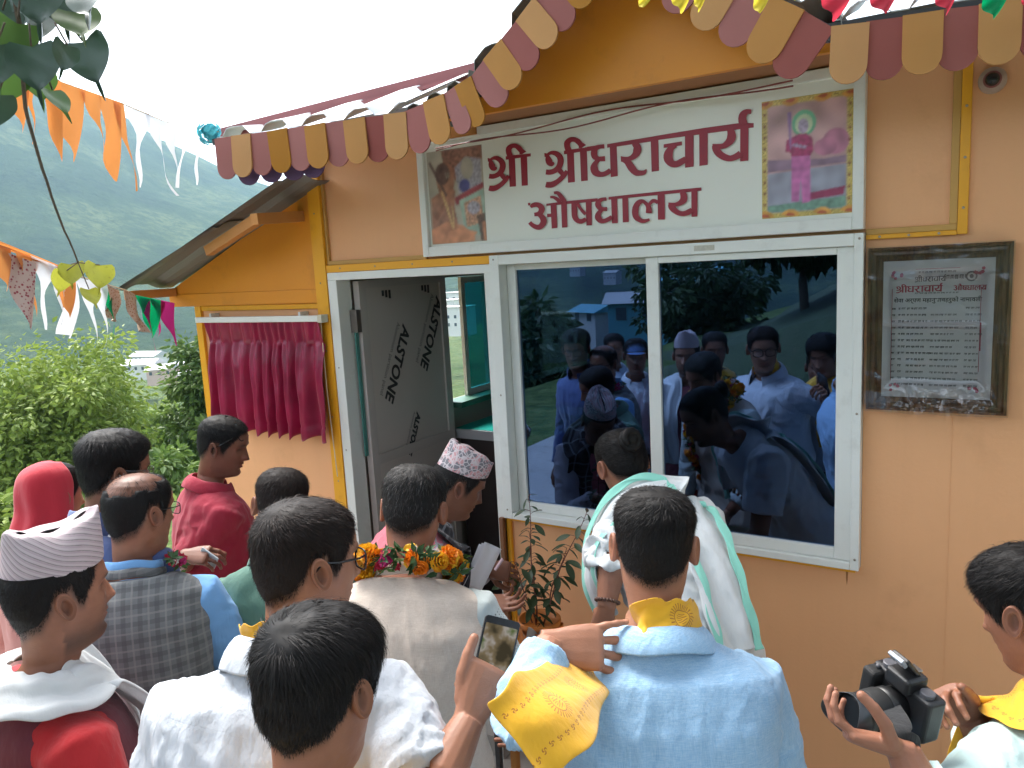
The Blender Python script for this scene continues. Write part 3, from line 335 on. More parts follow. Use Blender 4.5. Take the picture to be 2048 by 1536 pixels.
# door frame
df = MB(); df.box(-2.998, -2.936, -.03, .075, FL, 2.111); df.box(-2.998, -1.968, -.03, .075, 2.111, 2.151); df.box(-2.006, -1.968, -.03, .075, FL, 2.111)
bevel(df.build('door_frame', alum, B), .003)
# door leaf opened inward
panel_film = mat('printed_panel_film', (.56, .51, .46), .5, .05, 2, .05, 60, .001)
leaf = MB(); leaf.box(-2.925, -2.885, .08, .135, FL+.02, 2.1); leaf.box(-2.925, -2.885, .79, .845, FL+.02, 2.1); leaf.box(-2.925, -2.885, .135, .79, 2.06, 2.1); leaf.box(-2.925, -2.885, .135, .79, 1.085, 1.14); leaf.box(-2.925, -2.885, .135, .79, FL+.02, FL+.1)
L = leaf.build('door_leaf', alum_in, B)
for z0, z1 in ((FL+.1, 1.085), (1.14, 2.06)): boxo('door_panel', panel_film, L, -2.912, -2.897, .135, .79, z0, z1)
boxo('door_hinge', mat('steel_hinge', (.25, .22, .2), .4, .2, 20, metal=.7), L, -2.93, -2.884, .045, .079, 1.83, 1.95)
boxo('hinge_seal', mat('teal_tape', (.06, .22, .19), .5), L, -2.915, -2.905, .05, .072, 1.15, 1.83)
ink = mat('black_ink', (.035, .03, .03), .5)
def text_mesh(body, size, o, ax, ay, mt, name, parent, shear=0, align='LEFT', bold=0, lift=.0):
    cu = bpy.data.curves.new('t', 'FONT'); cu.body = body; cu.size = size; cu.align_x = align; cu.resolution_u = 3; cu.shear = shear; cu.offset = bold
    to = bpy.data.objects.new('t', cu); COL.objects.link(to); bpy.context.view_layer.update()
    me = bpy.data.meshes.new_from_object(to.evaluated_get(bpy.context.evaluated_depsgraph_get()))
    bpy.data.objects.remove(to); o = Vector(o)
    for v in me.vertices: v.co = o+ax*v.co.x+ay*v.co.y+ax.cross(ay)*lift
    me.materials.clear(); me.materials.append(mt); me.name = name
    return link(name, me, parent)
def leaf_text(y, z, ang, s):             # text running down the panel
    a = Vector((0, math.cos(ang), math.sin(ang))); u = Vector((0, -math.sin(ang), math.cos(ang)))
    o = Vector((-2.8945, y, z))
    text_mesh('ALSTONE', .105*s, o, a, u, ink, 'lettering', L, .2, 'CENTER', .0035)
    text_mesh('Aluminium partition panel', .042*s, o-u*.052*s, a, u, mat('grey_ink', (.13, .12, .11), .6), 'lettering', L, 0, 'CENTER')
AN = math.atan2(-.40, -.20)
leaf_text(.33, 1.64, AN, .98); leaf_text(.66, 1.78, AN, .98); leaf_text(.44, 1.2, AN, .55)
for (y, z) in ((.27, 2.02), (.62, 2.03)):
    q = MB()
    for k, h in ((0, .022), (.028, .04), (.056, .055)): q.box(-2.8955, -2.8945, y+k, y+k+.018, z-h*.5, z+.02)
    q.build('film_logo', ink, L)
# table / couch with teal cloth inside
TB = empty('counter_table', (-2.5, 1.2, FL), 'dark table with a teal top inside the doorway', 'table')
boxo('table_top', mat('teal_vinyl', (.0, .40, .33), .45, .05, 4), TB, -2.92, -2.2, .90, 1.75, 1.105, 1.13)
boxo('table_edge', mat('grey_edge', (.5, .51, .52), .4, metal=.4), TB, -2.92, -2.2, .88, .899, 1.07, 1.128)
boxo('table_body', mat('dark_wood', (.03, .02, .018), .5, .2, 5), TB, -2.90, -2.22, .92, 1.73, FL, 1.06)
# ---- front sliding window
WN = empty('front_window', (-1.18, 0, .955)); WN.parent = B; WN.matrix_parent_inverse = PINV(B); bpy.data.objects.remove(WN)
wf = MB()
wf.box(-1.964, -1.914, -.045, .10, .956, 2.189); wf.box(-.437, -.406, -.045, .10, .956, 2.189); wf.box(-1.914, -.437, -.045, .10, 2.145, 2.189); wf.box(-1.914, -.437, -.045, .10, .956, .985)
W = wf.build('window_frame', alum, B); bevel(W, .003)
glass, n, bs, out = newmat('dark_blue_reflective_glass')
tr = N(n, 'ShaderNodeBsdfTransparent', i_Color=(.20, .30, .34, 1)); gl = N(n, 'ShaderNodeBsdfGlossy', i_Roughness=.0, i_Color=(.12, .20, .39, 1)); ad = N(n, 'ShaderNodeMixShader', i_0=.52)
n.links.new(tr.outputs[0], ad.inputs[1]); n.links.new(gl.outputs[0], ad.inputs[2]); n.links.new(ad.outputs[0], out.inputs[0])
for (x0, x1, y, gx0, gx1) in ((-1.912, -1.163, .035, -1.866, -1.212), (-1.217, -.438, -.012, -1.164, -.494)):
    f = MB(); zb, zt = .986, 2.144; gb, gt = 1.03, 2.118
    f.box(x0, gx0, y-.018, y+.018, zb, zt); f.box(gx1, x1, y-.018, y+.018, zb, zt); f.box(gx0, gx1, y-.018, y+.018, zb, gb); f.box(gx0, gx1, y-.018, y+.018, gt, zt)
    s_ = f.build('sash', alum, W); bevel(s_, .003)
    boxo('pane', glass, s_, gx0-.005, gx1+.005, y-.003, y+.003, gb-.005, gt+.005)
boxo('sticker', mat('label_paper', (.5, .48, .40), .7, .3, 90), W, -1.01, -.93, -.0465, -.0452, 2.158, 2.178)
# ---- battens and trim
def batten(x0, x1, z0, z1, mt, y=-.014, name='batten'): return bevel(boxo(name, mt, B, x0, x1, y, .0, z0, z1), .002)
batten(-3.085, -3.0005, -.27, 2.86, yellow, -.035, 'corner_post')
batten(-2.9995, -1.972, 2.1525, 2.19, yellow, -.03)
batten(-2.9995, -2.34, 2.1905, 2.212, olive, -.018)
batten(-2.9995, -2.985, 2.2125, 2.85, olive, -.018)
batten(-1.99, -1.968, -.27, .954, mat('brown_batten', (.20, .08, .03), .6), -.05)
batten(-1.9675, -1.945, -.27, .954, yellow, -.02)
batten(-1.9445, -.42, .938, .9545, yellow, -.02)
batten(-.152, -.128, 2.2005, 2.85, olive, -.012); batten(-.1275, -.098, 2.165, 2.85, yellow, -.014)
batten(-.404, -.1285, 2.18, 2.2, olive, -.012); batten(-.404, -.1285, 2.164, 2.1795, yellow, -.014)
batten(-.125, -.122, -.27, 2.16, peach, -.0015, 'panel_joint')
# screw heads on frames and battens, drip stain under the sill
scr = MB(); scr.loft([[Vector((.0045*math.cos(a)*q, -h_, .0045*math.sin(a)*q)) for a in [6.2832*k/10 for k in range(10)]] for q, h_ in ((1, 0), (1, .0012), (.6, .002), (.05, .002))]); scr_me = scr.mesh('screw', [mat('zinc_screw', (.35, .30, .24), .45, metal=.6)])
for (x, y, z) in [(-1.94, -.0455, 2.17), (-1.94, -.0455, 1.0), (-.42, -.0455, 2.17), (-.42, -.0455, 1.0), (-.42, -.0455, 1.55), (-1.94, -.0455, 1.55)]+[(-2.9+.24*k, -.0305, 2.172) for k in range(4)]+[(-3.045, -.0355, .3+.36*k) for k in range(7)]+[(-.112, -.0145, 2.25+.16*k) for k in range(3)]+[(-.36+.09*k, -.0145, 2.172) for k in range(3)]+[(-2.97, -.0305, .3+.45*k) for k in range(4)]+[(-.30, -.0005, .5), (.12, -.0005, 1.0), (.12, -.0005, .4), (-.30, -.0005, .1), (.2, -.0005, 2.3), (.2, -.0005, 1.7)]:
    o = bpy.data.objects.new('screw', scr_me); COL.objects.link(o); o.parent = B; o.matrix_parent_inverse = PINV(B); o.location = (x, y, z)
for (x, L_, w_) in ((-.452, .06, .004), (-.9, .09, .006), (-1.3, .05, .005)): MB_ = MB(); MB_.add([(x-w_, -.0012, .937), (x+w_, -.0012, .937), (x+w_*.7, -.0012, .937-L_*.6), (x, -.0012, .937-L_), (x-w_*.8, -.0012, .937-L_*.55)], [(0,1,2,3,4)]); MB_.build('rust_drip', mat('rust_stain', (.36, .15, .04), .7, .2, 40), B, fixn=False)
EL0, EL1 = Vector((-2.97, -.65, 2.752)), fac(815, 231, -.46); BEND = fac(893, 194, -.455); MID = fac(946, 162, -.45)
PK = MID+(fac(1068, 14, -.45)-MID)*((-1.13-MID.x)/(fac(1068, 14, -.45).x-MID.x)); ER0, ER1 = Vector((-.443, -.45, 2.765)), Vector((1.3, -.12, 2.775))
# ---- gable board over the sign with brown soffit
gb = MB(); gb.prism([(-2.0, 2.757), (-.42, 2.757), (-1.13, PK.z-.01), (-1.72, 2.86)], (0, -.25, 0), Vector((1,0,0)), Vector((0,0,1)), (0, .03, 0)); gb.build('gable_board', orange, B)
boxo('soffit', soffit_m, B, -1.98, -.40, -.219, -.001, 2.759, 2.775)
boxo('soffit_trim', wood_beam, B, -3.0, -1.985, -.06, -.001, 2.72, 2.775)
# ---- corrugated awning strips and gable sheets
def sheet(name, a0, a1, b0, b1, pitch, amp, mt, parent, th=.004, nv=6):
    a0, a1, b0, b1 = map(Vector, (a0, a1, b0, b1)); L_ = (a1-a0).length; nu = max(4, int(L_/pitch)*8)
    nrm = (a1-a0).cross(b0-a0).normalized()
    if nrm.z < 0: nrm = -nrm
    mb = MB()
    for s_ in (0, 1):
        for i in range(nu+1):
            u = i/nu; ph = (u*L_/pitch) % 1
            h = amp*min(1, max(0, (abs(ph-.5)*-1+.32)/.12)) if True else 0
            for j in range(nv+1):
                v = j/nv; mb.v.append(a0.lerp(a1, u).lerp(b0.lerp(b1, u), v)+nrm*(h-s_*th))
    K = nv+1; O = (nu+1)*K
    for i in range(nu):
        for j in range(nv):
            p = i*K+j; mb.f.append((p, p+K, p+K+1, p+1)); mb.f.append((O+p, O+p+1, O+p+K+1, O+p+K)); mb.m += [0, 0]
        mb.f.append((i*K, O+i*K, O+(i+1)*K, (i+1)*K)); p = i*K+nv; mb.f.append((p, p+K, O+p+K, O+p)); mb.m += [0, 0]
    return mb.build(name, mt, parent)
sheet('awning_sheet', EL0+Vector((0,0,.02)), EL1+Vector((0,0,.02)), (-3.45, -.17, 2.875), (-1.9, -.17, 2.915), .21, .035, tin_white, B)
sheet('awning_sheet', ER0+Vector((0,0,.035)), ER1+Vector((0,0,.035)), (-.5, .25, 3.0), (1.5, .35, 3.0), .17, .04, tin_white, B)
bk = Vector((0, 1.1, 0))
sheet('gable_sheet', EL1+Vector((-.02,-.01,.0)), BEND+Vector((0,-.01,.012)), EL1+Vector((-.02,0,.0))+bk, BEND+Vector((0,0,.012))+bk, .11, .025, tin, B)
sheet('gable_sheet', BEND+Vector((-.01,-.01,.0)), MID+Vector((0,-.01,.015)), BEND+Vector((-.01,0,.0))+bk, MID+Vector((0,0,.015))+bk, .11, .028, tin, B)
sheet('gable_sheet', MID+Vector((-.01,-.01,.0)), PK+Vector((0,-.01,.02)), MID+Vector((-.01,0,.0))+bk, PK+Vector((0,0,.02))+bk, .21, .04, tin, B)
sheet('gable_sheet', ER0+Vector((.05,-.01,.0)), PK+Vector((0,-.01,.022)), ER0+Vector((.05,0,0))+bk, PK+Vector((0,0,.022))+bk, .21, .04, tin, B)
MB().bar((-3.62, -.15, 2.912), (-1.86, -.15, 2.960), .05, .05).build('ridge_bar', red_steel, B)
MB().bar((-3.62, -.19, 2.882), (-1.86, -.19, 2.930), .02, .016).build('ridge_bar', red_steel, B)
for a, b in ((EL0, EL1), (EL1, BEND), (BEND, MID), (MID, PK), (ER0, PK), (ER0, ER1)):
    w_ = .05 if a is ER0 and b is ER1 else .026
    t = (b-a).normalized(); up = Vector((0,0,1)); up = (up-t*up.dot(t)).normalized()
    MB().bar(a-t*.02+up*.0, b+t*.02, .02, w_, up).build('eave_shade_bar', tin_dark, B)  # near-black colour carries the shade under the sheet edge; boards hang from it
# ---- scalloped valance: one board per scallop
pinkb = mat('terracotta_pink_board', (.32, .092, .078), .7, .15, 5, .2, 80, .001); yelb = mat('ochre_board', (.47, .21, .035), .7, .15, 5, .2, 80, .001)
shadeb = mat('purple_scallop_shade', (.10, .05, .13), .7)  # dark purple stands for the shade under the scallops
for m_ in (pinkb, yelb):
    n = m_.node_tree; bs = next(x for x in n.nodes if x.type == 'BSDF_PRINCIPLED'); src = bs.inputs['Base Color'].links[0].from_socket; oi = N(n, 'ShaderNodeObjectInfo').outputs['Random']
    hsv = N(n, 'ShaderNodeHueSaturation'); n.links.new(src, hsv.inputs['Color']); n.links.new(mth(n, 'ADD', mth(n, 'MULTIPLY', oi, .32), .84), hsv.inputs['Value']); n.links.new(mth(n, 'ADD', mth(n, 'MULTIPLY', oi, -.25), 1.1), hsv.inputs['Saturation']); n.links.new(hsv.outputs[0], bs.inputs['Base Color'])
VAL = empty('scalloped_valance', (-1.2, -.45, 2.6), 'row of rounded pink and ochre boards hanging under the roof edge', 'valance')
def scallop_mesh(w, l, mt):
    P = [(-w/2, 0.0), (-w/2, -(l-w/2))]+[(-w/2*math.cos(a), -(l-w/2)-w/2*math.sin(a)) for a in [math.pi*k/10 for k in range(1, 10)]]+[(w/2, -(l-w/2)), (w/2, 0.0)]
    mb = MB(); mb.prism(P, (0,0,0), Vector((1,0,0)), Vector((0,0,1)), (0, .008, 0)); return mb.mesh('scallop', mt)
cnt = 0
def row(a, b, w, l, back=False, hang=1.0):
    global cnt
    t = (b-a); n_ = max(1, round(t.length/(w*.96))); t.normalize()
    meshes = [scallop_mesh(w*1.04, l, [pinkb]), scallop_mesh(w*1.04, l, [yelb])] if not back else [scallop_mesh(w*1.04, l, [shadeb])]*2
    zax = Vector((0,0,1)); zz = (zax-t*zax.dot(t)).normalized()
    for i in range(n_):
        p = a.lerp(b, (i+.5)/n_)+zz*.012
        o = bpy.data.objects.new('scallop_board', meshes[cnt % 2]); COL.objects.link(o)
        yv = zz.cross(t).normalized()
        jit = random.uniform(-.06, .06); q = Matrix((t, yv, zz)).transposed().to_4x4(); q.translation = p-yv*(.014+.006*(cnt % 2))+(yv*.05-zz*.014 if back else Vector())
        o.parent = VAL; o.matrix_parent_inverse = PINV(VAL); o.matrix_basis = q @ Matrix.Rotation(jit, 4, 'Y') @ Matrix.Rotation(random.uniform(-.05, .05), 4, 'X')
        cnt += 1
row(EL0, EL1, .098, .18); row(EL1, BEND, .098, .18); row(BEND, MID, .078, .18); row(MID, PK, .098, .178); cnt = 1; row(PK, ER0, .108, .18); row(ER0, ER1, .098, .165)
row(EL0.lerp(EL1, .08), EL0.lerp(EL1, .55), .115, .195, True)  # purple back row: shade below the front boards, built as shapes
# ---- lean-to screen wall on the left with its own roof
LT = empty('lean_to', (-3.6, 0, 0), 'orange lean-to wall with a sloping tin roof beside the corner post', 'lean-to')
lw = MB(); lw.box(-4.09, -3.0855, .0, .08, -.27, 1.993); lw.build('wall', peach, LT)
bevel(boxo('post', yellow, LT, -4.145, -4.0905, -.02, .085, -.6, 1.994), .002)
bevel(boxo('batten', yellow, LT, -4.0900, -3.0855, -.012, -.0005, 1.965, 1.994), .002)
g2 = MB(); g2.prism([(-4.37, 1.995), (-3.086, 1.995), (-3.086, 2.585), (-4.37, 2.09)], (0, -.02, 0), Vector((1,0,0)), Vector((0,0,1)), (0, .06, 0)); g2.build('gable_board', orange, LT)
bevel(boxo('batten', orange, LT, -4.37, -3.0865, -.026, -.0205, 1.997, 2.07), .002)
sheet('roof_sheet', (-2.95, -.35, 2.60), (-2.95, .9, 2.68), (-4.36, -.35, 2.118), (-4.40, .9, 2.118), .3, .03, tin, LT, nv=3)
sheet('roof_sheet', (-3.45, -.36, 2.415), (-3.45, .9, 2.50), (-4.37, -.36, 2.128), (-4.41, .9, 2.128), .3, .03, tin, LT, nv=3)
MB().bar((-3.16, -.33, 2.435), (-3.16, -.02, 2.455), .05, .055).build('purlin', wood_beam, LT)
MB().bar((-3.22, -.27, 2.435), (-3.62, -.27, 2.302), .045, .05).build('rafter_stub', wood_beam, LT)
MB().bar((-4.31, -.34, 2.085), (-4.31, -.03, 2.085), .05, .05).build('purlin', wood_beam, LT)
# ================================================================== curtain over the plaque
satin, n, bs, out = newmat('maroon_satin'); vec = coords(n)
n.links.new(ramp(n, noise(n, vec, 6, 3), [(.3, (.21, .004, .035)), (.7, (.33, .008, .055))]), bs.inputs['Base Color'])
bs.inputs['Roughness'].default_value = .32; bs.inputs['Sheen Weight'].default_value = .5; bs.inputs['Sheen Roughness'].default_value = .3; bs.inputs['Sheen Tint'].default_value = (1, .4, .6, 1); bs.inputs['Anisotropic'].default_value = .5
CU = empty('curtain', (-3.6, -.08, 1.22), 'pleated maroon satin curtain hung from a white rail on the orange wall', 'curtain')
cu = MB(); NX, NZ = 220, 46
xs0, xs1 = fx(-4.085, -.07), fx(-3.112, -.07); zt_, zb_ = fz(1.915, -.07), fz(1.235, -.07)
for i in range(NX+1):
    u = i/NX
    for j in range(NZ+1):
        v = j/NZ; x = xs0+(xs1-xs0)*u
        pl = 8.5*u+.35*math.sin(u*9+1)
        pinch = math.exp(-((v-.2)/.09)**2)
        wv = math.sin(2*math.pi*pl); amp = .010+.024*smooth(.2, .9, v)
        fold = wv*amp*(1-.2*pinch)+.012*math.sin(4*math.pi*pl+1.3)*smooth(.1, .25, v)*(1-.3*v)+.006*fbm(Vector((u*9, v*3, 0)), 3)
        if v < .2: fold = .011*math.sin(2*math.pi*(pl*1.6+.9*(v-.2)))+.012*(1-v/.2)*.4
        fold += -.012*pinch
        y = -.065-fold-.012*smooth(.2, .5, v)
        zz = zt_+(zb_-zt_)*v
        if v > .97: zz -= .012*math.sin(2*math.pi*pl+.6)
        if abs(v-.885) < .011: y += .005
        x += .012*math.sin(2*math.pi*pl+1)*smooth(.3, 1, v)*.6+.004*math.sin(13*v+u*30)
        zz += (.010*math.sin(2*math.pi*pl*.5)) if v < .02 else 0
        cu.v.append(Vector((x, y, zz)))
for i in range(NX):
    for j in range(NZ): p = i*(NZ+1)+j; cu.f.append((p, p+1, p+NZ+2, p+NZ+1)); cu.m.append(0)
co = cu.build('cloth', satin, CU, True, False); md = co.modifiers.new('s', 'SOLIDIFY'); md.thickness = .002
rl = MB(); rl.box(fx(-4.144, -.06), fx(-3.098, -.06), -.085, -.045, fz(1.895, -.06), fz(1.928, -.06)); rail = bevel(rl.build('rail', alum, CU), .003)
boxo('rail_cap', mat('cream_plastic', (.6, .55, .42), .5), CU, fx(-3.10, -.06), fx(-3.07, -.06), -.088, -.04, fz(1.89, -.06), fz(1.932, -.06))
for x in (-3.95, -3.2): boxo('rail_clip', alum, CU, x-.008, x+.008, -.06, -.0005, 1.925, 1.952)
MB().tube([(fx(-3.095, -.05), -.06, 1.9), (fx(-3.10, -.05), -.055, 1.5), (fx(-3.085, -.05), -.05, 1.05)], .003, 6).build('pull_cord', mat('cord', (.7, .6, .4), .8), CU)
# ================================================================== sign board
SG = empty('sign_board', (-1.37, -.03, 2.2), 'long white sign board with dark red Devanagari lettering and two framed portraits', 'sign')
sy = -.03
def sx(x): return fx(x, sy)
def sz(z): return fz(z, sy)
signm = mat('sign_vinyl', (.76, .77, .69), .4, .03, 2, spec=.5)
f = MB(); f.box(-2.335, -2.298, -.05, -.001, 2.201, 2.753); f.box(-.444, -.407, -.05, -.001, 2.201, 2.753); f.box(-2.298, -.444, -.05, -.001, 2.201, 2.246); f.box(-2.298, -.444, -.05, -.001, 2.716, 2.753)
bevel(f.build('frame', alum, SG), .004)
boxo('panel', signm, SG, -2.30, -.442, -.028, -.004, 2.24, 2.72)
redink = mat('dark_red_vinyl', (.30, .014, .03), .45, .06, 5)
def glyphs(o, s, yy, mt, parent, name, sel=None):
    mb = MB(); k = 0
    for i, poly in enumerate(GLY):
        if sel and not sel(poly): continue
        k += 1
        pts = [Vector((o[0]+s*x/2000, yy-.00012*k, o[1]+s*z/2000)) for x, z in poly]
        if i < GLY_N: mb.add(pts, [tuple(range(len(pts)))])
        else:
            h = len(pts)//2; mb.add(pts, [(j, j+1, len(pts)-2-j, len(pts)-1-j) for j in range(h-1)])
    return mb.build(name, mt, parent, fixn=False)
glyphs((0, 2.15*(1-.99)), .99, -.0284, redink, SG, 'lettering')
# portraits (flat prints)
def flat(mb, pts, y, mi): mb.add([(sx(a), y, sz(b)) for a, b in pts], [tuple(range(len(pts)))], mi)
def ell(cx, cz, rx, rz, n=20, a0=0, a1=2*math.pi): return [(cx+rx*math.cos(a0+(a1-a0)*k/n), cz+rz*math.sin(a0+(a1-a0)*k/n)) for k in range(n)]
def pm(name, c, var=.25, vs_=30): return (c, var, vs_)
def inside(pt, poly):
    c = False; j = len(poly)-1
    for i in range(len(poly)):
        (xi, yi), (xj, yj) = poly[i], poly[j]
        if (yi > pt[1]) != (yj > pt[1]) and pt[0] < (xj-xi)*(pt[1]-yi)/(yj-yi)+xi: c = not c
        j = i
    return c
def paint(mb, cols, name, parent, soft=.0045, NX_=70, NZ_=94, y=-.0290):
    polys = []
    for f, mi in zip(mb.f, mb.m):
        P_ = [(mb.v[i].x, mb.v[i].z) for i in f]; xs = [p[0] for p in P_]; zs = [p[1] for p in P_]; polys.append((P_, cols[mi], min(xs)-soft, max(xs)+soft, min(zs)-soft, max(zs)+soft))
    x0, x1, z0, z1 = polys[0][2]+soft, polys[0][3]-soft, polys[0][4]+soft, polys[0][5]-soft; out_ = MB(); col = []; rg = random.Random(3)
    J = ((0, 0), (.8, .3), (-.3, .8), (-.8, -.3), (.3, -.8))
    for i in range(NX_+1):
        for j in range(NZ_+1):
            x = x0+(x1-x0)*i/NX_; z = z0+(z1-z0)*j/NZ_; c = Vector((.5, .5, .5))
            for k, (P_, (cc, var, vs_), a, b, d, e) in enumerate(polys):
                if x < a or x > b or z < d or z > e: continue
                al = 1.0 if k == 0 else sum(inside((x+jx*soft, z+jz*soft), P_) for jx, jz in J)/5
                if al:
                    nz_ = 1+var*1.3*mnoise.noise(Vector((x*vs_*1.6, z*vs_*1.6, k*3.1)))+.25*mnoise.noise(Vector((x*9, z*12, k)))
                    c = c.lerp(Vector(cc)*nz_, al*.92 if k else 1)
            out_.v.append(Vector((x, y, z))); col += [max(0, c.x), max(0, c.y), max(0, c.z), 1]
    for i in range(NX_):
        for j in range(NZ_): p = i*(NZ_+1)+j; out_.f.append((p, p+NZ_+1, p+NZ_+2, p+1)); out_.m.append(0)
    m_, n, bs, out = newmat(name+'_ink'); n.links.new(N(n, 'ShaderNodeAttribute', attribute_name='ink').outputs['Color'], bs.inputs['Base Color']); bs.inputs['Roughness'].default_value = .35
    o = out_.build(name, m_, parent, fixn=False); a_ = o.data.color_attributes.new('ink', 'FLOAT_COLOR', 'POINT'); a_.data.foreach_set('color', col); return o
P2 = MB(); pmats = [pm('gold', (.55, .42, .12), .5, 160), pm('sunset', (.50, .30, .32), .35, 9), pm('lake', (.30, .32, .40), .3, 14), pm('grass', (.16, .30, .22), .4, 40), pm('hill', (.28, .18, .26), .3, 20), pm('halo', (.12, .42, .24), .1), pm('halo_in', (.55, .62, .40), .1), pm('skin', (.42, .32, .47), .35, 60), pm('tunic', (.36, .03, .12), .4, 40), pm('dhoti', (.52, .14, .36), .3, 30), pm('boat', (.30, .02, .08), .2), pm('red_orn', (.42, .07, .04), .2), pm('pinkcloud', (.45, .17, .26), .45, 18), pm('purple', (.28, .16, .34), .2), pm('ornament_orange', (.62, .3, .06), .2), pm('bead', (.2, .05, .03), .2)]
x0, x1, z0, z1 = -.762, -.452, 2.262, 2.68
y_ = -.0285
def yy():
    global y_
    y_ -= .00015; return y_
flat(P2, [(x0, z0), (x1, z0), (x1, z1), (x0, z1)], yy(), 0)
flat(P2, [(x0+.02, z0+.02), (x1-.02, z0+.02), (x1-.02, z1-.02), (x0+.02, z1-.02)], yy(), 1)
flat(P2, [(x0+.02, z0+.02), (x1-.02, z0+.02), (x1-.02, z0+.17), (x0+.02, z0+.16)], yy(), 2)
flat(P2, [(x0+.02, z0+.02), (x1-.02, z0+.02), (x1-.02, z0+.06), (x0+.02, z0+.045)], yy(), 3)
flat(P2, [(x0+.02, z0+.165), (x1-.02, z0+.175), (x1-.02, z0+.2), (x1-.09, z0+.195), (x0+.08, z0+.205), (x0+.02, z0+.21)], yy(), 4)
flat(P2, ell(x1-.055, z0+.25, .045, .045), yy(), 12); flat(P2, ell(x1-.09, z0+.235, .04, .03), yy(), 12)
cx = x0+.135
flat(P2, [(cx+.03, z0+.055), (x1-.03, z0+.065), (x1-.022, z0+.095), (cx+.03, z0+.08)], yy(), 10)
flat(P2, ell(cx+.012, z0+.325, .042, .046), yy(), 5); flat(P2, ell(cx+.012, z0+.322, .03, .034), yy(), 6)
flat(P2, [(cx-.03, z0+.055), (cx-.004, z0+.052), (cx+.002, z0+.14), (cx+.008, z0+.045), (cx+.036, z0+.05), (cx+.034, z0+.22), (cx-.03, z0+.22)], yy(), 9)
flat(P2, [(cx-.03, z0+.215), (cx+.034, z0+.21), (cx+.044, z0+.225), (cx+.042, z0+.27), (cx+.02, z0+.29), (cx-.006, z0+.29), (cx-.048, z0+.272), (cx-.052, z0+.232), (cx-.034, z0+.228)], yy(), 8)
flat(P2, [(cx-.03, z0+.25), (cx+.02, z0+.235), (cx+.022, z0+.245), (cx-.022, z0+.26)], yy(), 7)
flat(P2, ell(cx+.01, z0+.315, .018, .026), yy(), 7)
flat(P2, [(cx-.036, z0+.24), (cx-.031, z0+.24), (cx-.03, z0+.37), (cx-.046, z0+.37), (cx-.044, z0+.345)], yy(), 13)
for zz, s_ in ((z0+.01, 1), (z1-.01, -1)):
    for k, xx in enumerate((x0+.01, x0+.10, x0+.21, x1-.008)):
        flat(P2, ell(xx, zz-.008*s_, .032, .026*s_, 12, 0, math.pi), yy(), 14); flat(P2, ell(xx, zz-.008*s_, .018, .014*s_, 12, 0, math.pi), yy(), 11)
for k in range(9):
    for xx in (x0+.01, x1-.01): flat(P2, ell(xx, z0+.05+k*.04, .005, .006, 6), yy(), 15)
paint(P2, pmats, 'portrait_print', SG, .0035)
P1 = MB(); q = [pm('wall', (.42, .38, .30), .2, 12), pm('drape', (.28, .12, .08), .5, 40), pm('shrine', (.36, .34, .40), .4, 50), pm('skin_brown', (.34, .15, .09), .35, 22), pm('hair_dark', (.13, .08, .07), .3, 30), pm('orange_cloth', (.58, .25, .13), .3, 18), pm('mala', (.58, .38, .16), .2, 60), pm('red_table', (.34, .04, .06), .3, 30), pm('frame_mint', (.34, .48, .38), .2, 20), pm('frame_brown', (.12, .07, .05), .3), pm('blue', (.08, .08, .26), .3), pm('bloom', (.50, .26, .16), .5, 60)]
x0, x1, z0, z1 = -2.312, -1.998, 2.258, 2.684; y_ = -.0285
u = lambda a, b: (x0+(x1-x0)*a, z1-(z1-z0)*b)
def fl(mi, *p): flat(P1, [u(*k) for k in p], yy(), mi)
fl(0, (0, 1), (1, 1), (1, 0), (0, 0)); fl(1, (.27, .0), (1, 0), (1, .14), (.6, .2), (.5, .35), (.4, .2), (.3, .17)); fl(2, (.5, .2), (.7, .1), (.97, .14), (.97, .42), (.55, .48))
flat(P1, ell(*u(.72, .22), .035, .05), yy(), 0); flat(P1, ell(*u(.66, .40), .03, .03), yy(), 10)
fl(7, (.45, .52), (1, .38), (1, .44), (.5, .6)); fl(8, (.55, .55), (1, .45), (1, .95), (.62, .9)); fl(11, (.63, .58), (.93, .52), (.97, .8), (.66, .84)); flat(P1, ell(*u(.8, .64), .036, .03), yy(), 2)
fl(9, (.85, .73), (1, .70), (1, 1), (.9, 1)); fl(5, (.93, .8), (1, .79), (1, 1), (.96, 1))
fl(3, (.03, .5), (.2, .44), (.36, .45), (.44, .55), (.5, .78), (.42, 1), (.02, 1)); fl(5, (.0, .84), (.3, .76), (.6, .82), (.8, .95), (.78, 1), (0, 1)); fl(5, (.3, .88), (.55, .84), (.85, .9), (.7, .99), (.3, 1))
flat(P1, ell(*u(.32, .32), .052, .082), yy(), 3); flat(P1, ell(*u(.27, .25), .042, .05), yy(), 4)
fl(3, (.05, .7), (.12, .74), (.4, .56), (.42, .44), (.36, .42), (.3, .52)); fl(3, (.36, .5), (.43, .42), (.49, .44), (.46, .6), (.38, .62))
fl(4, (.02, .12), (.06, .1), (.34, .48), (.31, .5)); fl(6, (.22, .44), (.25, .43), (.34, .6), (.42, .84), (.39, .84), (.3, .62)); fl(6, (.4, .84), (.43, .84), (.44, .7), (.42, .6), (.40, .6), (.41, .72))
fl(0, (.325, .24), (.34, .24), (.35, .3), (.335, .3)); fl(0, (.37, .24), (.385, .24), (.385, .3), (.37, .3))
paint(P1, q, 'portrait_print', SG, .006)
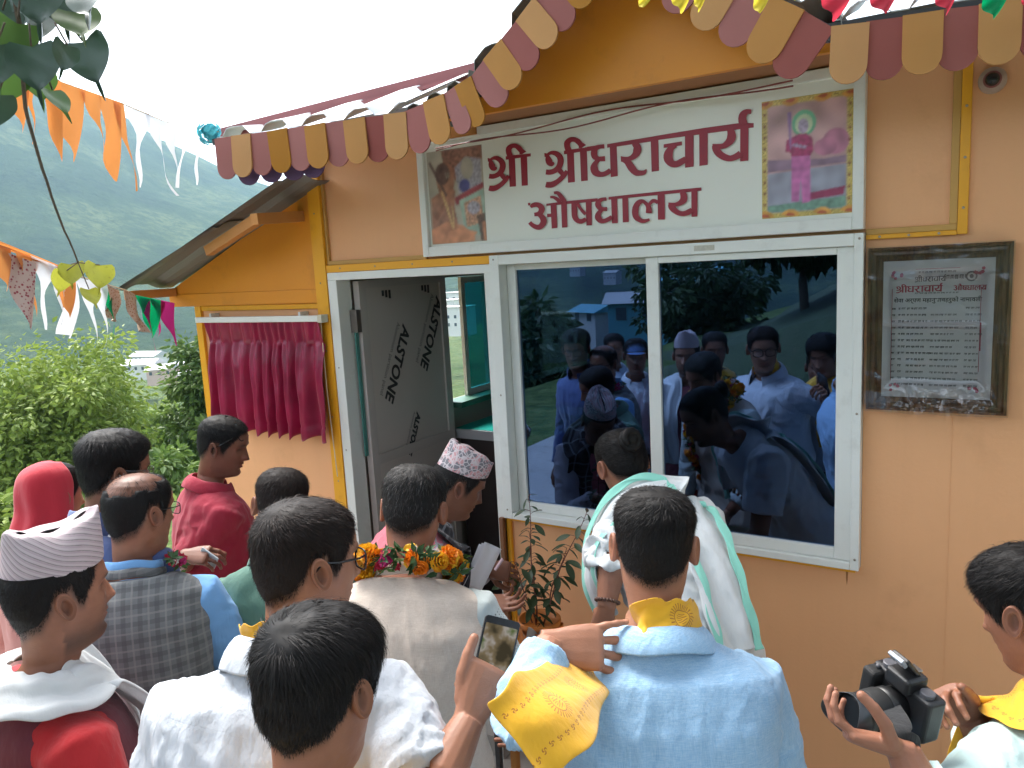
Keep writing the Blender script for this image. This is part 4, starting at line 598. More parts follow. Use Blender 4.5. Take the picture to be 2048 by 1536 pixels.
# loose cables along the sign top
for k, dz in enumerate((0, .022)):
    pts = []
    for i in range(25):
        t = i/24; x = -2.25+t*1.6
        pts.append((fx(x, -.07), -.075-.02*k*math.sin(t*9), fz(2.70-.015+.045*t+dz*math.sin(t*3.14)+.012*math.sin(t*11+k*2), -.07)))
    tag(MB().tube(pts, .0032, 5).build('cable', mat('red_cable', (.22, .05, .04), .5)), 'thin red cable drooping across the top of the white sign'+(' board' if k else ', upper strand'), 'cable')
# ================================================================== framed notice
NT = empty('framed_notice', (-.18, -.03, 1.56), 'brown wooden picture frame wrapped in plastic holding a grey printed notice', 'notice')
ny = -.035
def nx(x): return fx(x, ny)
def nz(z): return fz(z, ny)
a, b = fac(1736, 497, ny), fac(2013, 833, ny)
X0, X1, Z1, Z0 = a.x, b.x, a.z, b.z
walnut, n, bs, out = newmat('walnut_moulding'); vec = coords(n, None, (30, 30, 3))
n.links.new(ramp(n, noise(n, vec, 4, 6), [(.3, (.05, .022, .009)), (.55, (.13, .06, .022)), (.75, (.22, .11, .04))]), bs.inputs['Base Color']); bs.inputs['Roughness'].default_value = .28
fw = .048; fr = MB()
prof = [(0, 0), (0, .022), (.010, .030), (.016, .024), (.026, .026), (.034, .018), (fw, .012), (fw, 0)]
ringpts = []
for (px_, pz_, dx, dz) in ((X0, Z0, 1, 1), (X1, Z0, -1, 1), (X1, Z1, -1, -1), (X0, Z1, 1, -1)):
    ringpts.append([Vector((px_+dx*u_, -.004-v_, pz_+dz*u_)) for u_, v_ in prof])
fr.loft(ringpts+[ringpts[0]], caps=False); bevel(fr.build('frame', walnut, NT), .001)
paper = mat('notice_paper', (.54, .53, .52), .6, .05, 3)
boxo('paper', paper, NT, X0+fw-.004, X1-fw+.004, -.014, -.006, Z0+fw-.004, Z1-fw+.004)
pw, ph_ = X1-X0-2*fw, Z1-Z0-2*fw; ox, oz = X0+fw, Z0+fw
py = -.0146
redp = mat('notice_red', (.33, .03, .06), .6); blk = mat('notice_black', (.04, .035, .035), .6); gry = mat('notice_grey', (.12, .11, .11), .6)
sel = None
w0 = 1.182/ (pw*.66)   # heading: sign lettering at small size, both words on one line
h = MB(); k = 0
for i, poly in enumerate(GLY):
    zavg = sum(p[1] for p in poly)/len(poly)/2000; xavg = sum(p[0] for p in poly)/len(poly)/2000
    if zavg > 2.455 and xavg < -1.76: continue                       # first word left off: the heading has the two long words
    line2 = zavg < 2.455
    k += 1; s_ = .185
    pts = []
    for x, z in poly:
        x /= 2000; z /= 2000
        if not line2: pts.append((ox+.028+(x+1.76)*s_*.86, py-.00004*k, oz+ph_*.80+(z-2.56)*s_*.85))
        else: pts.append((ox+.212+(x+1.78)*s_*.66, py-.00004*k, oz+ph_*.80+(z-2.36)*s_*.8))
    if i < GLY_N: h.add(pts, [tuple(range(len(pts)))])
    else:
        hh = len(pts)//2; h.add(pts, [(j, j+1, len(pts)-2-j, len(pts)-1-j) for j in range(hh-1)])
h.build('heading', redp, NT, fixn=False)
XA, ZA = Vector((1,0,0)), Vector((0,0,1))
def ntext(t, fx_, fz_, s_, mt, al='CENTER', b_=0): text_mesh(t, s_, (ox+pw*fx_, py, oz+ph_*fz_), XA, ZA, mt, 'text_line', NT, 0, al, b_)
lines = MB(); lineg = MB(); rl_ = random.Random(9)
def worn(mb, fx0, fx1, fz_, h_):           # a line of print too small to read: headline stroke with short stems
    x = ox+pw*fx0; z = oz+ph_*fz_
    while x < ox+pw*fx1:
        w_ = rl_.uniform(.006, .013); mb.box(x, x+w_, py-.0002, py, z+h_*.8, z+h_)
        q = x
        while q < x+w_-.0012: mb.box(q, q+rl_.uniform(.0007, .0015), py-.0002, py, z+h_*rl_.uniform(0, .3), z+h_*.8); q += rl_.uniform(.0016, .0028)
        x += w_+.003
TOPL = MB(); hb = MB(); kk = 0
for i, poly in enumerate(GLY):
    zavg = sum(p[1] for p in poly)/len(poly)/2000; xavg = sum(p[0] for p in poly)/len(poly)/2000
    if zavg < 2.455 or xavg < -1.76: continue
    kk += 1; pts = [(ox+pw*.27+(x/2000+1.76)*.105, py-.00004*kk, oz+ph_*.868+(z/2000-2.56)*.12) for x, z in poly]
    if i < GLY_N: hb.add(pts, [tuple(range(len(pts)))])
    else: hh = len(pts)//2; hb.add(pts, [(j, j+1, len(pts)-2-j, len(pts)-1-j) for j in range(hh-1)])
hb.build('heading', blk, NT, fixn=False); worn(lines, .58, .76, .857, .015); worn(TOPL, .33, .67, .905, .007); worn(TOPL, .3, .7, .757, .0055); TOPL.build('text_line', gry, NT, fixn=False)
ntext('सेवा अर्पण महानुभावहरुको नामावली', .5, .70, .0195, blk, b_=.0004)
for i in range(13):
    zf = .645-i*.0465
    worn(lines, .15, .19, zf, .008); worn(lines, .09, .11, zf, .007); worn(lines, .23, .23+rl_.uniform(.13, .2), zf, .0075)
    if i: worn(lineg, .45, .45+rl_.uniform(.2, .27), zf, .007)
    worn(lineg, .76, .87, zf, .007)
lines.build('text_line', blk, NT, fixn=False); lineg.build('text_line', gry, NT, fixn=False)
bo = MB()
bo.box(ox+pw*.3, ox+pw*.7, py-.0002, py, oz+ph_*.935, oz+ph_*.938); bo.box(ox+pw*.085, ox+pw*.09, py-.0002, py, oz+ph_*.12, oz+ph_*.8); bo.box(ox+pw*.885, ox+pw*.89, py-.0002, py, oz+ph_*.2, oz+ph_*.8); bo.box(ox+pw*.886, ox+pw*.9, py-.0002, py-.0001, oz+ph_*.35, oz+ph_*.55)
for cx_, cz_ in ((.13, .9), (.86, .92), (.12, .07), (.84, .06)):
    for k in range(7):
        a_ = random.random()*6.28; p = (ox+pw*cx_+.014*math.cos(a_), oz+ph_*cz_+.012*math.sin(a_)); bo.add([(p[0]+.006*math.cos(t), py-.0003-.00002*k, p[1]+.006*math.sin(t*1.0)) for t in (0, 1.2, 2.5, 3.9, 5.1)], [(0,1,2,3,4)])
bo.build('border_print', redp, NT, fixn=False)
em = MB()
for r0, r1 in ((.017, .012),): em.add([(ox+pw*.8+r*math.cos(t), py-.0003, oz+ph_*.875+r*math.sin(t)) for r in (r0, r1) for t in [6.283*k/20 for k in range(20)]], [(k, (k+1) % 20, 20+(k+1) % 20, 20+k) for k in range(20)])
em.add([(ox+pw*.8+.006*math.cos(t), py-.0003, oz+ph_*.875+.007*math.sin(t)) for t in [6.283*k/12 for k in range(12)]], [tuple(range(12))]); em.build('emblem', gry, NT, fixn=False)
# crinkled plastic wrap
pl, n, bs, out = newmat('clear_plastic_wrap')
tr = N(n, 'ShaderNodeBsdfTransparent', i_Color=(.86, .87, .88, 1)); gl = N(n, 'ShaderNodeBsdfGlossy', i_Roughness=.12, i_Color=(1, 1, 1, 1)); lw_ = N(n, 'ShaderNodeLayerWeight', i_Blend=.42); mx = N(n, 'ShaderNodeMixShader')
n.links.new(mth(n, 'MULTIPLY', lw_.outputs['Fresnel'], .9), mx.inputs[0]); n.links.new(tr.outputs[0], mx.inputs[1]); n.links.new(gl.outputs[0], mx.inputs[2]); n.links.new(mx.outputs[0], out.inputs[0])
wr = MB(); NXW, NZW = 80, 110
for i in range(NXW+1):
    for j in range(NZW+1):
        u_, v_ = i/NXW, j/NZW; x = X0-.004+(X1-X0+.008)*u_; z = Z0-.004+(Z1-Z0+.008)*v_
        c_ = mnoise.ridged_multi_fractal(Vector((x*5, z*6, 2.2)), 1, 2, 4, 1, 2)*.0022
        edge = min(u_, 1-u_, v_, 1-v_); base = -.0365 if edge < .13 else -.0365+.012*smooth(.13, .22, edge)
        cr = 0
        dd = abs((z-(Z0+.30-.0*(x-X0)))-.10*max(0, .16-(x-X0)))
        cr -= .018*math.exp(-(dd/.006)**2)*smooth(.1, .25, u_)*(1-smooth(.7, .85, u_))
        low = smooth(.2, .06, v_)*smooth(.15, .35, u_)*smooth(.95, .75, u_); cr += -.030*low*(.4+fbm(Vector((x*26, z*20, 4)), 3))
        wr.v.append(Vector((x, base-c_*1.6+cr, z)))
for i in range(NXW):
    for j in range(NZW): p = i*(NZW+1)+j; wr.f.append((p, p+NZW+1, p+NZW+2, p+1)); wr.m.append(0)
wr.build('plastic_wrap', pl, NT, True, False)
# ================================================================== dome camera
DC = empty('dome_camera', (-.045, -.03, 2.64), 'small white dome security camera fixed under the pink boards', 'security camera')
c = fac(1985, 160, -.02); rot = Matrix.Rotation(R(90), 3, 'X')
def disc(y0, y1, r0, r1, nm, mt):
    mb = MB(); mb.loft([[Vector((c.x+r*math.cos(t), yy_, c.z+r*math.sin(t))) for t in [6.283*k/24 for k in range(24)]] for yy_, r in ((y0, r0), ((y0+y1)/2, r0), (y1, r1))]); return mb.build(nm, mt, DC, True)
disc(-.002, -.03, .040, .036, 'base', mat('white_plastic', (.42, .30, .23), .5)); disc(-.030, -.036, .026, .022, 'ring', mat('red_plastic', (.22, .06, .05), .4))
mb = MB(); mb.sphere((c.x, -.032, c.z), .021, 16, 10); mb.build('dome', mat('black_dome', (.01, .01, .01), .1), DC, True)
# ================================================================== VEGETATION
bark = mat('bark', (.11, .085, .06), .9, .35, 12, .8, 40, .01)
def leafmat(name, c1, c2, trans=.35):
    m_, n, bs, out = newmat(name); oi = N(n, 'ShaderNodeAttribute', attribute_name='rnd').outputs['Fac']
    c = ramp(n, oi, [(0, c1), (.6, tuple((a+b)/2 for a, b in zip(c1, c2))), (1, c2)])
    n.links.new(c, bs.inputs['Base Color']); bs.inputs['Roughness'].default_value = .5; bs.inputs['Specular IOR Level'].default_value = .3
    tr_ = N(n, 'ShaderNodeBsdfTranslucent'); n.links.new(c, tr_.inputs[0]); mx_ = N(n, 'ShaderNodeMixShader', i_0=trans)
    n.links.new(bs.outputs[0], mx_.inputs[1]); n.links.new(tr_.outputs[0], mx_.inputs[2]); n.links.new(mx_.outputs[0], out.inputs[0]); return m_
lf_light = leafmat('leaf_light', (.12, .19, .03), (.36, .44, .09)); lf_mid = leafmat('leaf_mid', (.06, .12, .025), (.20, .28, .065)); lf_dark = leafmat('leaf_dark', (.02, .045, .018), (.06, .10, .03))
def tree(name, base, top, rad, nclump, nleaf, ls, mt, label, seed, group=None, lean=(0, 0)):
    rng = random.Random(seed); base = Vector(base); H_ = top-base.z
    T = empty(name, base, label, 'tree', group)
    tk = MB(); c0 = base+Vector((lean[0], lean[1], H_*.58)); r0 = max(.08, H_*.022)
    pts = [base+Vector((0,0,-.3)), base.lerp(c0, .35)+Vector((rng.uniform(-.2, .2), rng.uniform(-.2, .2), 0)), base.lerp(c0, .7), c0]
    tk.tube(pts, [r0*1.3, r0, r0*.8, r0*.55], 10)
    cl = []
    for i in range(nclump):
        while True:
            v = Vector((rng.uniform(-1, 1), rng.uniform(-1, 1), rng.uniform(-.75, 1)))
            if .25 < v.length < 1: break
        k = .72+.42*mnoise.noise(v*1.7+Vector((seed, 0, 0)))
        p = c0+Vector((v.x*rad, v.y*rad, v.z*H_*.42+H_*.02))*k; cl.append(p)
    for i in range(9):
        p = cl[i*len(cl)//9]; q = pts[2].lerp(c0, rng.random()); mid = q.lerp(p, .5)+Vector((0, 0, .12*(p-q).length))
        tk.tube([q, mid, p], [r0*.45, r0*.28, r0*.1], 6)
    tk.build('trunk', bark, T, True)
    lm = MB(); rnd = []
    for p in cl:
        shade = rng.random(); cr_ = rad*rng.uniform(.12, .25)
        for k in range(nleaf//nclump):
            d = Vector((rng.gauss(0, 1), rng.gauss(0, 1), rng.gauss(0, .75))); d.normalize(); q = p+d*cr_*rng.random()**.4*Vector((1,1,.8)).length/1.6
            a = (d+Vector((rng.gauss(0, .4), rng.gauss(0, .4), -.55))).normalized(); s_ = a.cross(Vector((rng.gauss(0, 1), rng.gauss(0, 1), rng.gauss(0, 1)))).normalized()
            L_ = ls*rng.uniform(.6, 1.25); w_ = L_*.26; nr = a.cross(s_)*L_*.12
            lm.add([q, q+a*L_*.45+s_*w_+nr, q+a*L_, q+a*L_*.45-s_*w_+nr], [(0, 1, 2, 3)]); r_ = min(1, max(0, shade*.55+rng.random()*.45)); rnd += [r_]*4
    lm.attr['rnd'] = rnd; lm.build('crown', mt, T, False, False); return T
p = at(110, 900, 21); tree('broadleaf_tree', (p.x, p.y, -7.2), at(150, 655, 21).z+.35, 3.2, 420, 27000, .21, lf_light, 'big light green tree with long drooping leaves beyond the terrace', 3)
p = at(440, 800, 25); tree('broadleaf_tree', (p.x, p.y, -6.5), at(410, 610, 25).z+.1, 2.3, 110, 9000, .26, lf_mid, 'mid green tree partly hidden behind the lean-to wall', 5)
p = at(338, 960, 15); tree('slender_tree', (p.x, p.y, -5.2), at(330, 865, 15).z, 1.15, 60, 5200, .19, lf_mid, 'slender young tree with a bare brown trunk between the larger crowns', 8)
for i, (px, py, dp, tp, rd) in enumerate(((255, 900, 34, 800, 3.0), (330, 870, 48, 790, 3.2), (20, 1000, 13, 960, 1.5), (200, 1010, 14, 945, 1.3), (410, 930, 30, 850, 2.2), (300, 1000, 11.5, 965, .9))):
    p = at(px, py, dp); tree('valley_tree', (p.x, p.y, p.z-2.6), at(px, tp, dp).z, rd, 70, 5200, .22 if dp < 20 else .3, (lf_mid, lf_light, lf_light, lf_mid, lf_mid, lf_light)[i],
        ('pale rounded tree on the slope behind the big light green one', 'hazy distant tree below the white valley houses', 'low bushy tree beside the woman in the red headscarf', 'dense bush behind the man in the blue jacket', 'tree showing between the lean-to post and the red shirt', 'small leafy shrub at the terrace edge')[i], 20+i)
# trees mirrored in the window: standing on the bank behind the camera
for i, (x, y, h_, rd) in enumerate(((-3.2, -13, 3.4, 1.9), (-11.0, -15, 5, 2.4), (6.5, -9, 8, 3.2), (-16, -12, 6, 3.0), (-9, -24, 6, 3.0), (-22, -20, 7, 3.4))):
    b_ = .8 if x > -5 else -3.2
    tree('bank_tree', (x, y, b_), b_+h_, rd, 60, 5200, .34, lf_dark, ('dark leafy tree mirrored between the glass panes', 'dark tree mirrored near the left sash', 'broad dark tree at the right end of the bank', 'small dark tree down the slope mirrored in the glass', 'tall dark tree far back on the bank', 'spreading dark tree at the foot of the slope')[i], 60+i)
# unseen pipal behind the camera: crown placed and thickened to shade the clinic front
def pipal_shade():
    rng = random.Random(77); T = empty('pipal_tree', (4.6, -6.4, GZ), 'large spreading unseen pipal tree behind the crowd, added to shade the clinic front', 'tree'); tk = MB(); top = Vector((3.4, -5.0, 4.4))
    tk.tube([(4.6, -6.4, -.3), (4.5, -6.3, 1.6), (4.1, -5.8, 3.2), top], [.42, .33, .27, .22], 14); lm = MB(); rnd = []
    for i in range(130):
        a = rng.uniform(0, 6.28); r_ = 5.2*rng.random()**.5; p = Vector((1.9+r_*math.cos(a)*1.05, -4.2+r_*math.sin(a)*.62, 5.6+rng.uniform(-.6, 2.2)-.03*r_*r_))
        if p.y > -1.4 and p.z < 5.2: p.z = 5.2
        if i % 9 == 0: q = top.lerp(p, .45)+Vector((0, 0, .5)); tk.tube([top, q, p], [.13, .08, .03], 8)
        for k in range(135):
            d = Vector((rng.gauss(0, .55), rng.gauss(0, .55), rng.gauss(0, .3))); q = p+d; a_ = Vector((rng.gauss(0, .5), rng.gauss(0, .5), -1)).normalized(); s_ = a_.orthogonal().normalized()*.055; s_.rotate(Quaternion(a_, rng.uniform(0, 6.28)))
            lm.add([q, q+a_*.04+s_, q+a_*.10+s_*.6, q+a_*.15, q+a_*.10-s_*.6, q+a_*.04-s_], [(0,1,2,3,4,5)]); rnd += [rng.random()]*6
    e_ = at(20, -70, 1.25); tk.tube([top, top.lerp(e_, .3)+Vector((0, 0, .9)), top.lerp(e_, .65)+Vector((0, 0, .8)), top.lerp(e_, .9)+Vector((0, 0, .25)), e_], [.10, .06, .03, .012, .005], 8)
    tk.build('trunk', bark, T, True); lm.attr['rnd'] = rnd; lm.build('crown', lf_dark, T, False, False)
pipal_shade()
# ------------------------------------------------------------------ pipal twig with heart shaped leaves
def heart_leaf(w, l, tip, curl=.12):
    mb = MB(); rows = []; NL = 12
    for i in range(NL+1):
        t = i/NL
        hw = w/2*(math.sin(math.pi*min(1, t*1.05+.10)**.62)**.8 if t < .86 else 0)
        if t >= .86: hw = w*.055*(1-t)/.14+.0006
        rows.append((hw, -l*t if t < .86 else -l*.86-tip*(t-.86)/.14))
    for hw, y in rows:
        for k in (-1, -.5, 0, .5, 1):
            z = -curl*w*(1-abs(k))*.5+.02*w*math.sin(y/l*9+k*3); yy2 = y+(abs(k)*w*.10 if y > -l*.12 else 0)
            mb.v.append(Vector((k*hw, yy2, z)))
    for i in range(NL):
        for k in range(4): b_ = i*5+k; mb.f.append((b_, b_+1, b_+6, b_+5)); mb.m.append(0)
    return mb
pip_d = mat('pipal_leaf', (.045, .088, .055), .32, .3, 18, .2, 25, .004, trans=.12, spec=.6); pip_g = mat('pipal_leaf_green', (.07, .14, .03), .4, .2, 12, trans=.4); pip_y = mat('pipal_leaf_yellow', (.42, .42, .05), .45, .2, 25, trans=.4, dark=(.12, .08, .02))
hl = heart_leaf(.1, .1, .035).mesh('leaf', [pip_d], True); hlg = heart_leaf(.1, .1, .035).mesh('leaf', [pip_g], True); hly = heart_leaf(.1, .1, .02).mesh('leaf', [pip_y], True)
TW = empty('pipal_twig', at(60, -40, 1.3), 'dark heart shaped pipal leaves on a thin drooping twig', 'twig')
tw = MB()
tp = [at(20, -70, 1.25), at(40, 60, 1.3), at(50, 215, 1.36), at(85, 340, 1.4), at(120, 440, 1.43), at(156, 525, 1.45)]
pts = []
for i in range(len(tp)-1):
    for k in range(4): pts.append(tp[i].lerp(tp[i+1], k/4)+Vector((random.uniform(-1, 1), 0, random.uniform(-1, 1)))*.0015)
pts.append(tp[-1]); tw.tube(pts, [.0050-.0033*i/(len(pts)-1) for i in range(len(pts))], 6)
def put_leaf(px, py, dp, size, rotz, tilt, me):
    c = at(px, py, dp); o = bpy.data.objects.new('leaf', me); COL.objects.link(o); o.parent = TW; o.matrix_parent_inverse = PINV(TW)
    up = -CD; rt = CR; fw_ = -CF; q = Matrix((rt, up, fw_)).transposed()
    o.matrix_basis = Matrix.LocRotScale(c, (q @ Matrix.Rotation(R(rotz), 3, 'Z') @ Matrix.Rotation(R(tilt), 3, 'Y') @ Matrix.Rotation(R(random.uniform(-25, 15)), 3, 'X')).to_quaternion(), Vector((size, size, size)))
    return c
for i, (px, py, s_, rz, tl, g) in enumerate(((62, 92, .82, 8, 12, 0), (165, 82, .85, 18, -10, 0), (15, -25, .95, -10, 20, 0), (75, -45, .95, 5, 0, 0), (120, -25, .9, 12, 15, 0), (175, -40, .9, 20, -15, 0), (150, 20, .75, 15, 25, 1), (95, 20, .8, -6, -20, 0), (35, 45, .7, -15, 30, 1), (18, 130, .75, -8, 35, 1), (-8, 90, .7, 0, 20, 0), (105, 180, .55, 25, 72, 1), (75, 140, .6, 12, 40, 1), (-5, 190, .6, 0, 50, 0), (50, -20, .8, -25, -25, 0), (135, 90, .5, -20, 68, 0), (5, 20, .8, -20, 10, 0))):
    dp = 1.3+.06*((i*7) % 5-2)*.5; put_leaf(px, py, dp, s_, rz, tl, hlg if g else hl)
    tw.tube([at(px, py, dp), at(px*.7+15, py-45, dp-.01)], .0016, 5)
for (px, py, s_, rz, tl) in ((143, 528, .50, 8, 10), (200, 530, .55, -8, 45), (178, 578, .4, 12, 60), (128, 545, .45, -15, 60)):
    put_leaf(px, py, 1.46, s_, rz, tl, hly); tw.tube([at(px, py, 1.46), at(156, 525, 1.45)], .0011, 5)
tw.build('stem', bark, TW, True)
# ================================================================== bunting
def cloth(name, c, var=.1, vs_=8): return mat(name, c, .8, var, vs_, trans=.45)
bo_ = cloth('orange_flag', (.72, .27, .07)); bwh = cloth('white_flag', (.80, .80, .82)); bgr = cloth('green_flag', (.0, .28, .10)); bmg = cloth('magenta_flag', (.42, .02, .16)); bye = cloth('yellow_flag', (.75, .62, .06)); brd = cloth('red_flag', (.55, .04, .07)); bcy = cloth('cyan_net', (.10, .48, .55), .5, 90)
bpt, n, bs, out = newmat('printed_flag'); v_ = N(n, 'ShaderNodeTexVoronoi', i_Scale=70.0); n.links.new(coords(n), v_.inputs['Vector']); n.links.new(ramp(n, v_.outputs['Distance'], [(.25, (.28, .03, .05)), (.42, (.55, .42, .36))]), bs.inputs['Base Color'])
bpb, n, bs, out = newmat('brown_printed_flag'); v_ = N(n, 'ShaderNodeTexVoronoi', i_Scale=90.0); n.links.new(coords(n), v_.inputs['Vector']); n.links.new(ramp(n, v_.outputs['Distance'], [(.25, (.40, .16, .08)), (.45, (.6, .42, .30))]), bs.inputs['Base Color'])
def flag(par, a, b, l, mt, rng, shape='tri', sway=.1):
    a, b = Vector(a), Vector(b); mb = MB(); NU, NV = 6, 12; tp_ = rng.uniform(.35, .65); nrm = (b-a).cross(Vector((0,0,1))).normalized(); sw = rng.uniform(-1, 1)*sway
    for j in range(NV+1):
        v = j/NV
        if shape == 'tri': hw = .5*(1-v)**.75+.035
        elif shape == 'tail': hw = .5*(1-smooth(.05, .5, v))*.8+.09*(1-v*.6)
        else: hw = .5-.06*v
        cx_ = .5+(tp_-.5)*v*1.2
        for i in range(NU+1):
            u = cx_+(i/NU-.5)*2*hw; p = a.lerp(b, u)+Vector((0, 0, -l*v))+nrm*(.02*math.sin(u*7+v*6+sw*20)*v+sw*v*v*.5)+(b-a).normalized()*sw*.25*v*v
            mb.v.append(p)
    for j in range(NV):
        for i in range(NU): p = j*(NU+1)+i; mb.f.append((p, p+1, p+NU+2, p+NU+1)); mb.m.append(0)
    return mb.build('flag', mt, par, True, False)
def string(pts, name, label, r=.0022):
    o = empty(name, pts[0], label, 'bunting'); MB().tube(pts, r, 5).build('string', mat('string', (.5, .35, .2), .8), o); return o
rng = random.Random(11)
PO = Vector((-4.7, -4.2, GZ)); bp_ = empty('bamboo_pole', PO, 'bamboo pole at the terrace edge holding the bunting strings', 'pole'); MB().tube([PO+Vector((0, 0, .9*k)) for k in range(5)], [.035, .033, .031, .028, .024], 10).build('shaft', wood_beam, bp_, True)
S1 = [PO+Vector((0, 0, 3.5)), at(-60, 95, 2.2), at(0, 122, 2.3), at(110, 160, 2.5), at(245, 207, 2.9), at(330, 243, 3.4), Vector((-2.99, -.62, 2.80))]
BN = string(S1, 'bunting', 'orange and white cloth bunting running to the roof corner')
for (p0, p1, d0, d1, L_, mt, sh) in (((-10, 118), (55, 140), 2.3, 2.4, .20, bo_, 'tri'), ((20, 128), (70, 146), 2.35, 2.42, .22, bo_, 'tail'), ((78, 148), (165, 180), 2.42, 2.62, .25, bo_, 'tri'), ((80, 149), (120, 161), 2.4, 2.45, .26, bo_, 'tri'), ((160, 177), (200, 190), 2.6, 2.7, .24, bo_, 'tail'), ((198, 190), (240, 205), 2.7, 2.85, .29, bo_, 'tri'), ((225, 200), (248, 209), 2.8, 2.9, .32, bo_, 'tail'),
        ((250, 210), (300, 228), 2.95, 3.2, .30, bwh, 'tail'), ((290, 226), (320, 240), 3.15, 3.3, .32, bwh, 'tail'), ((318, 239), (350, 250), 3.3, 3.5, .28, bwh, 'tail'), ((350, 250), (385, 264), 3.5, 3.65, .27, bwh, 'tail'), ((380, 262), (412, 274), 3.65, 3.8, .24, bwh, 'tail')):
    flag(BN, at(*p0, d0), at(*p1, d1), L_, mt, rng, sh)
nb = MB(); cN = Vector((-3.0, -.64, 2.80))
for k in range(90):
    d = Vector((rng.gauss(0, 1), rng.gauss(0, 1), rng.gauss(0, 1))).normalized(); p = cN+d*.055*rng.random()**.5+Vector((-.03, 0, .0)); t = d.orthogonal().normalized()*.012; s_ = d.cross(t)
    nb.add([p-t-s_, p+t-s_, p+t+s_, p-t+s_], [(0,1,2,3)])
nb.build('net_knot', bcy, BN, False, False)
S2 = [PO+Vector((0, 0, 2.6)), at(-60, 468, 2.9), at(0, 490, 3.05), at(80, 518, 3.3), at(160, 553, 3.6), at(250, 580, 3.95), Vector((-4.25, -.33, 2.09))]
BM_ = string(S2, 'bunting', 'many coloured bunting tied to the lean-to roof end', .003)
for (p0, p1, d0, d1, L_, mt, sh) in (((-30, 482), (20, 498), 2.95, 3.1, .18, bo_, 'tri'), ((0, 500), (70, 525), 3.05, 3.2, .30, bpt, 'tri'), ((30, 500), (75, 517), 3.1, 3.25, .26, bo_, 'tail'), ((60, 510), (110, 530), 3.2, 3.35, .30, bwh, 'tail'), ((95, 524), (120, 535), 3.3, 3.4, .26, bwh, 'tail'), ((105, 528), (150, 548), 3.35, 3.5, .22, bo_, 'tri'), ((118, 535), (152, 552), 3.4, 3.55, .29, bwh, 'rect'), ((150, 552), (195, 566), 3.55, 3.7, .31, bwh, 'tail'), ((175, 558), (215, 570), 3.65, 3.8, .30, bwh, 'tail'), ((198, 566), (222, 574), 3.75, 3.85, .27, bgr, 'tail'),
        ((214, 570), (238, 580), 3.8, 3.9, .16, bpb, 'rect'), ((246, 578), (270, 588), 3.9, 4.0, .20, bpb, 'rect'), ((272, 590), (320, 600), 3.98, 4.1, .21, bgr, 'tri'), ((276, 590), (300, 598), 4.0, 4.05, .28, bmg, 'tail'), ((312, 598), (348, 606), 4.1, 4.2, .24, bmg, 'tri'), ((300, 596), (330, 604), 4.05, 4.15, .20, bmg, 'tail')):
    flag(BM_, at(*p0, d0), at(*p1, d1), L_, mt, rng, sh)
for BB, SS, LL in ((BN, S1, (bo_, bwh, bo_)), (BM_, S2, (bwh, bgr, bmg))):
    for k in range(5): flag(BB, SS[0].lerp(SS[1], .1+.17*k), SS[0].lerp(SS[1], .2+.17*k), .24, LL[k % 3], rng, 'tri')
flag(BM_, at(-10, 478, 3.02), at(160, 548, 3.55), .03, bo_, rng, 'rect', .0)
S3 = [at(1180, -45, 1.9), at(1400, -28, 1.9), at(1560, -22, 1.95), at(1800, -25, 2.05), at(2120, -30, 2.2)]
BT = string(S3, 'bunting', 'yellow, red and green bunting above the gable and roof sheets')
for (x0_, x1_, L_, mt) in ((1275, 1315, .05, bye), (1335, 1385, .062, bye), (1385, 1415, .058, bye), (1505, 1545, .065, bye), (1560, 1600, .03, bye), (1630, 1705, .075, brd), (1735, 1800, .07, brd), (1865, 1915, .068, brd), (1960, 2020, .078, bgr), (2040, 2090, .06, brd)):
    flag(BT, at(x0_, -26, 1.95), at(x1_, -26, 1.95), L_, mt, rng, 'tri', .03)
# ================================================================== potted plant on a cloth covered stool
PT = empty('potted_plant', (-1.64, -.3, .46), 'leafy seedling with reddish stems in an orange wrapped pot by the door', 'potted plant')
pc = Vector((-1.64, -.30, .455))
pot = MB(); prof = [(.060, 0), (.072, .06), (.084, .13), (.094, .15), (.094, .172), (.086, .172), (.080, .150), (.0, .148)]
pot.loft([[pc+Vector((r_*math.cos(a), r_*math.sin(a), z)) for a in [6.2832*k/28 for k in range(28)]] for r_, z in prof], caps=False)
pot.build('pot', mat('terracotta_orange', (.62, .20, .03), .5, .1, 8), PT, True)
wp = MB()
for k in range(30):
    a0 = 6.2832*k/30
ring0 = []
for z, r_ in ((0, .078), (.05, .092), (.10, .092), (.145, .099)): ring0.append([pc+Vector((math.cos(a)*(r_+.006*math.sin(a*9+z*30)), math.sin(a)*(r_+.006*math.sin(a*9+z*30)), z+.006*math.sin(a*5))) for a in [6.2832*k/48 for k in range(48)]])
wp.loft(ring0, caps=False); wp.build('cloth_wrap', mat('orange_satin', (.70, .20, .01), .35, .1, 10), PT, True)
so_ = MB(); so_.loft([[pc+Vector((r_*math.cos(a), r_*math.sin(a), .146+(.008*fbm(Vector((math.cos(a)*3, math.sin(a)*3, r_*20)))))) for a in [6.2832*k/24 for k in range(24)]] for r_ in (.083, .05, .001)], caps=False); so_.build('soil', mat('soil', (.035, .022, .015), .95, .4, 60, .6, 90, .005), PT, True)
plf = MB(); 
for i in range(7):
    t = i/6; hw = .011*math.sin(math.pi*min(1, t*.97+.02))**.8
    for k in (-1, 0, 1): plf.v.append(Vector((t*.052, k*hw, -.012*t*t+(.003 if k == 0 else .0)*-1)))
for i in range(6):
    for k in range(2): b_ = i*3+k; plf.f.append((b_, b_+1, b_+4, b_+3)); plf.m.append(0)
pl_leaf = plf.mesh('leaf', [mat('seedling_leaf', (.05, .085, .035), .45, .3, 20, trans=.2)], True)
stm = MB(); rng = random.Random(5)
top_ = pc+Vector((0, 0, .148))
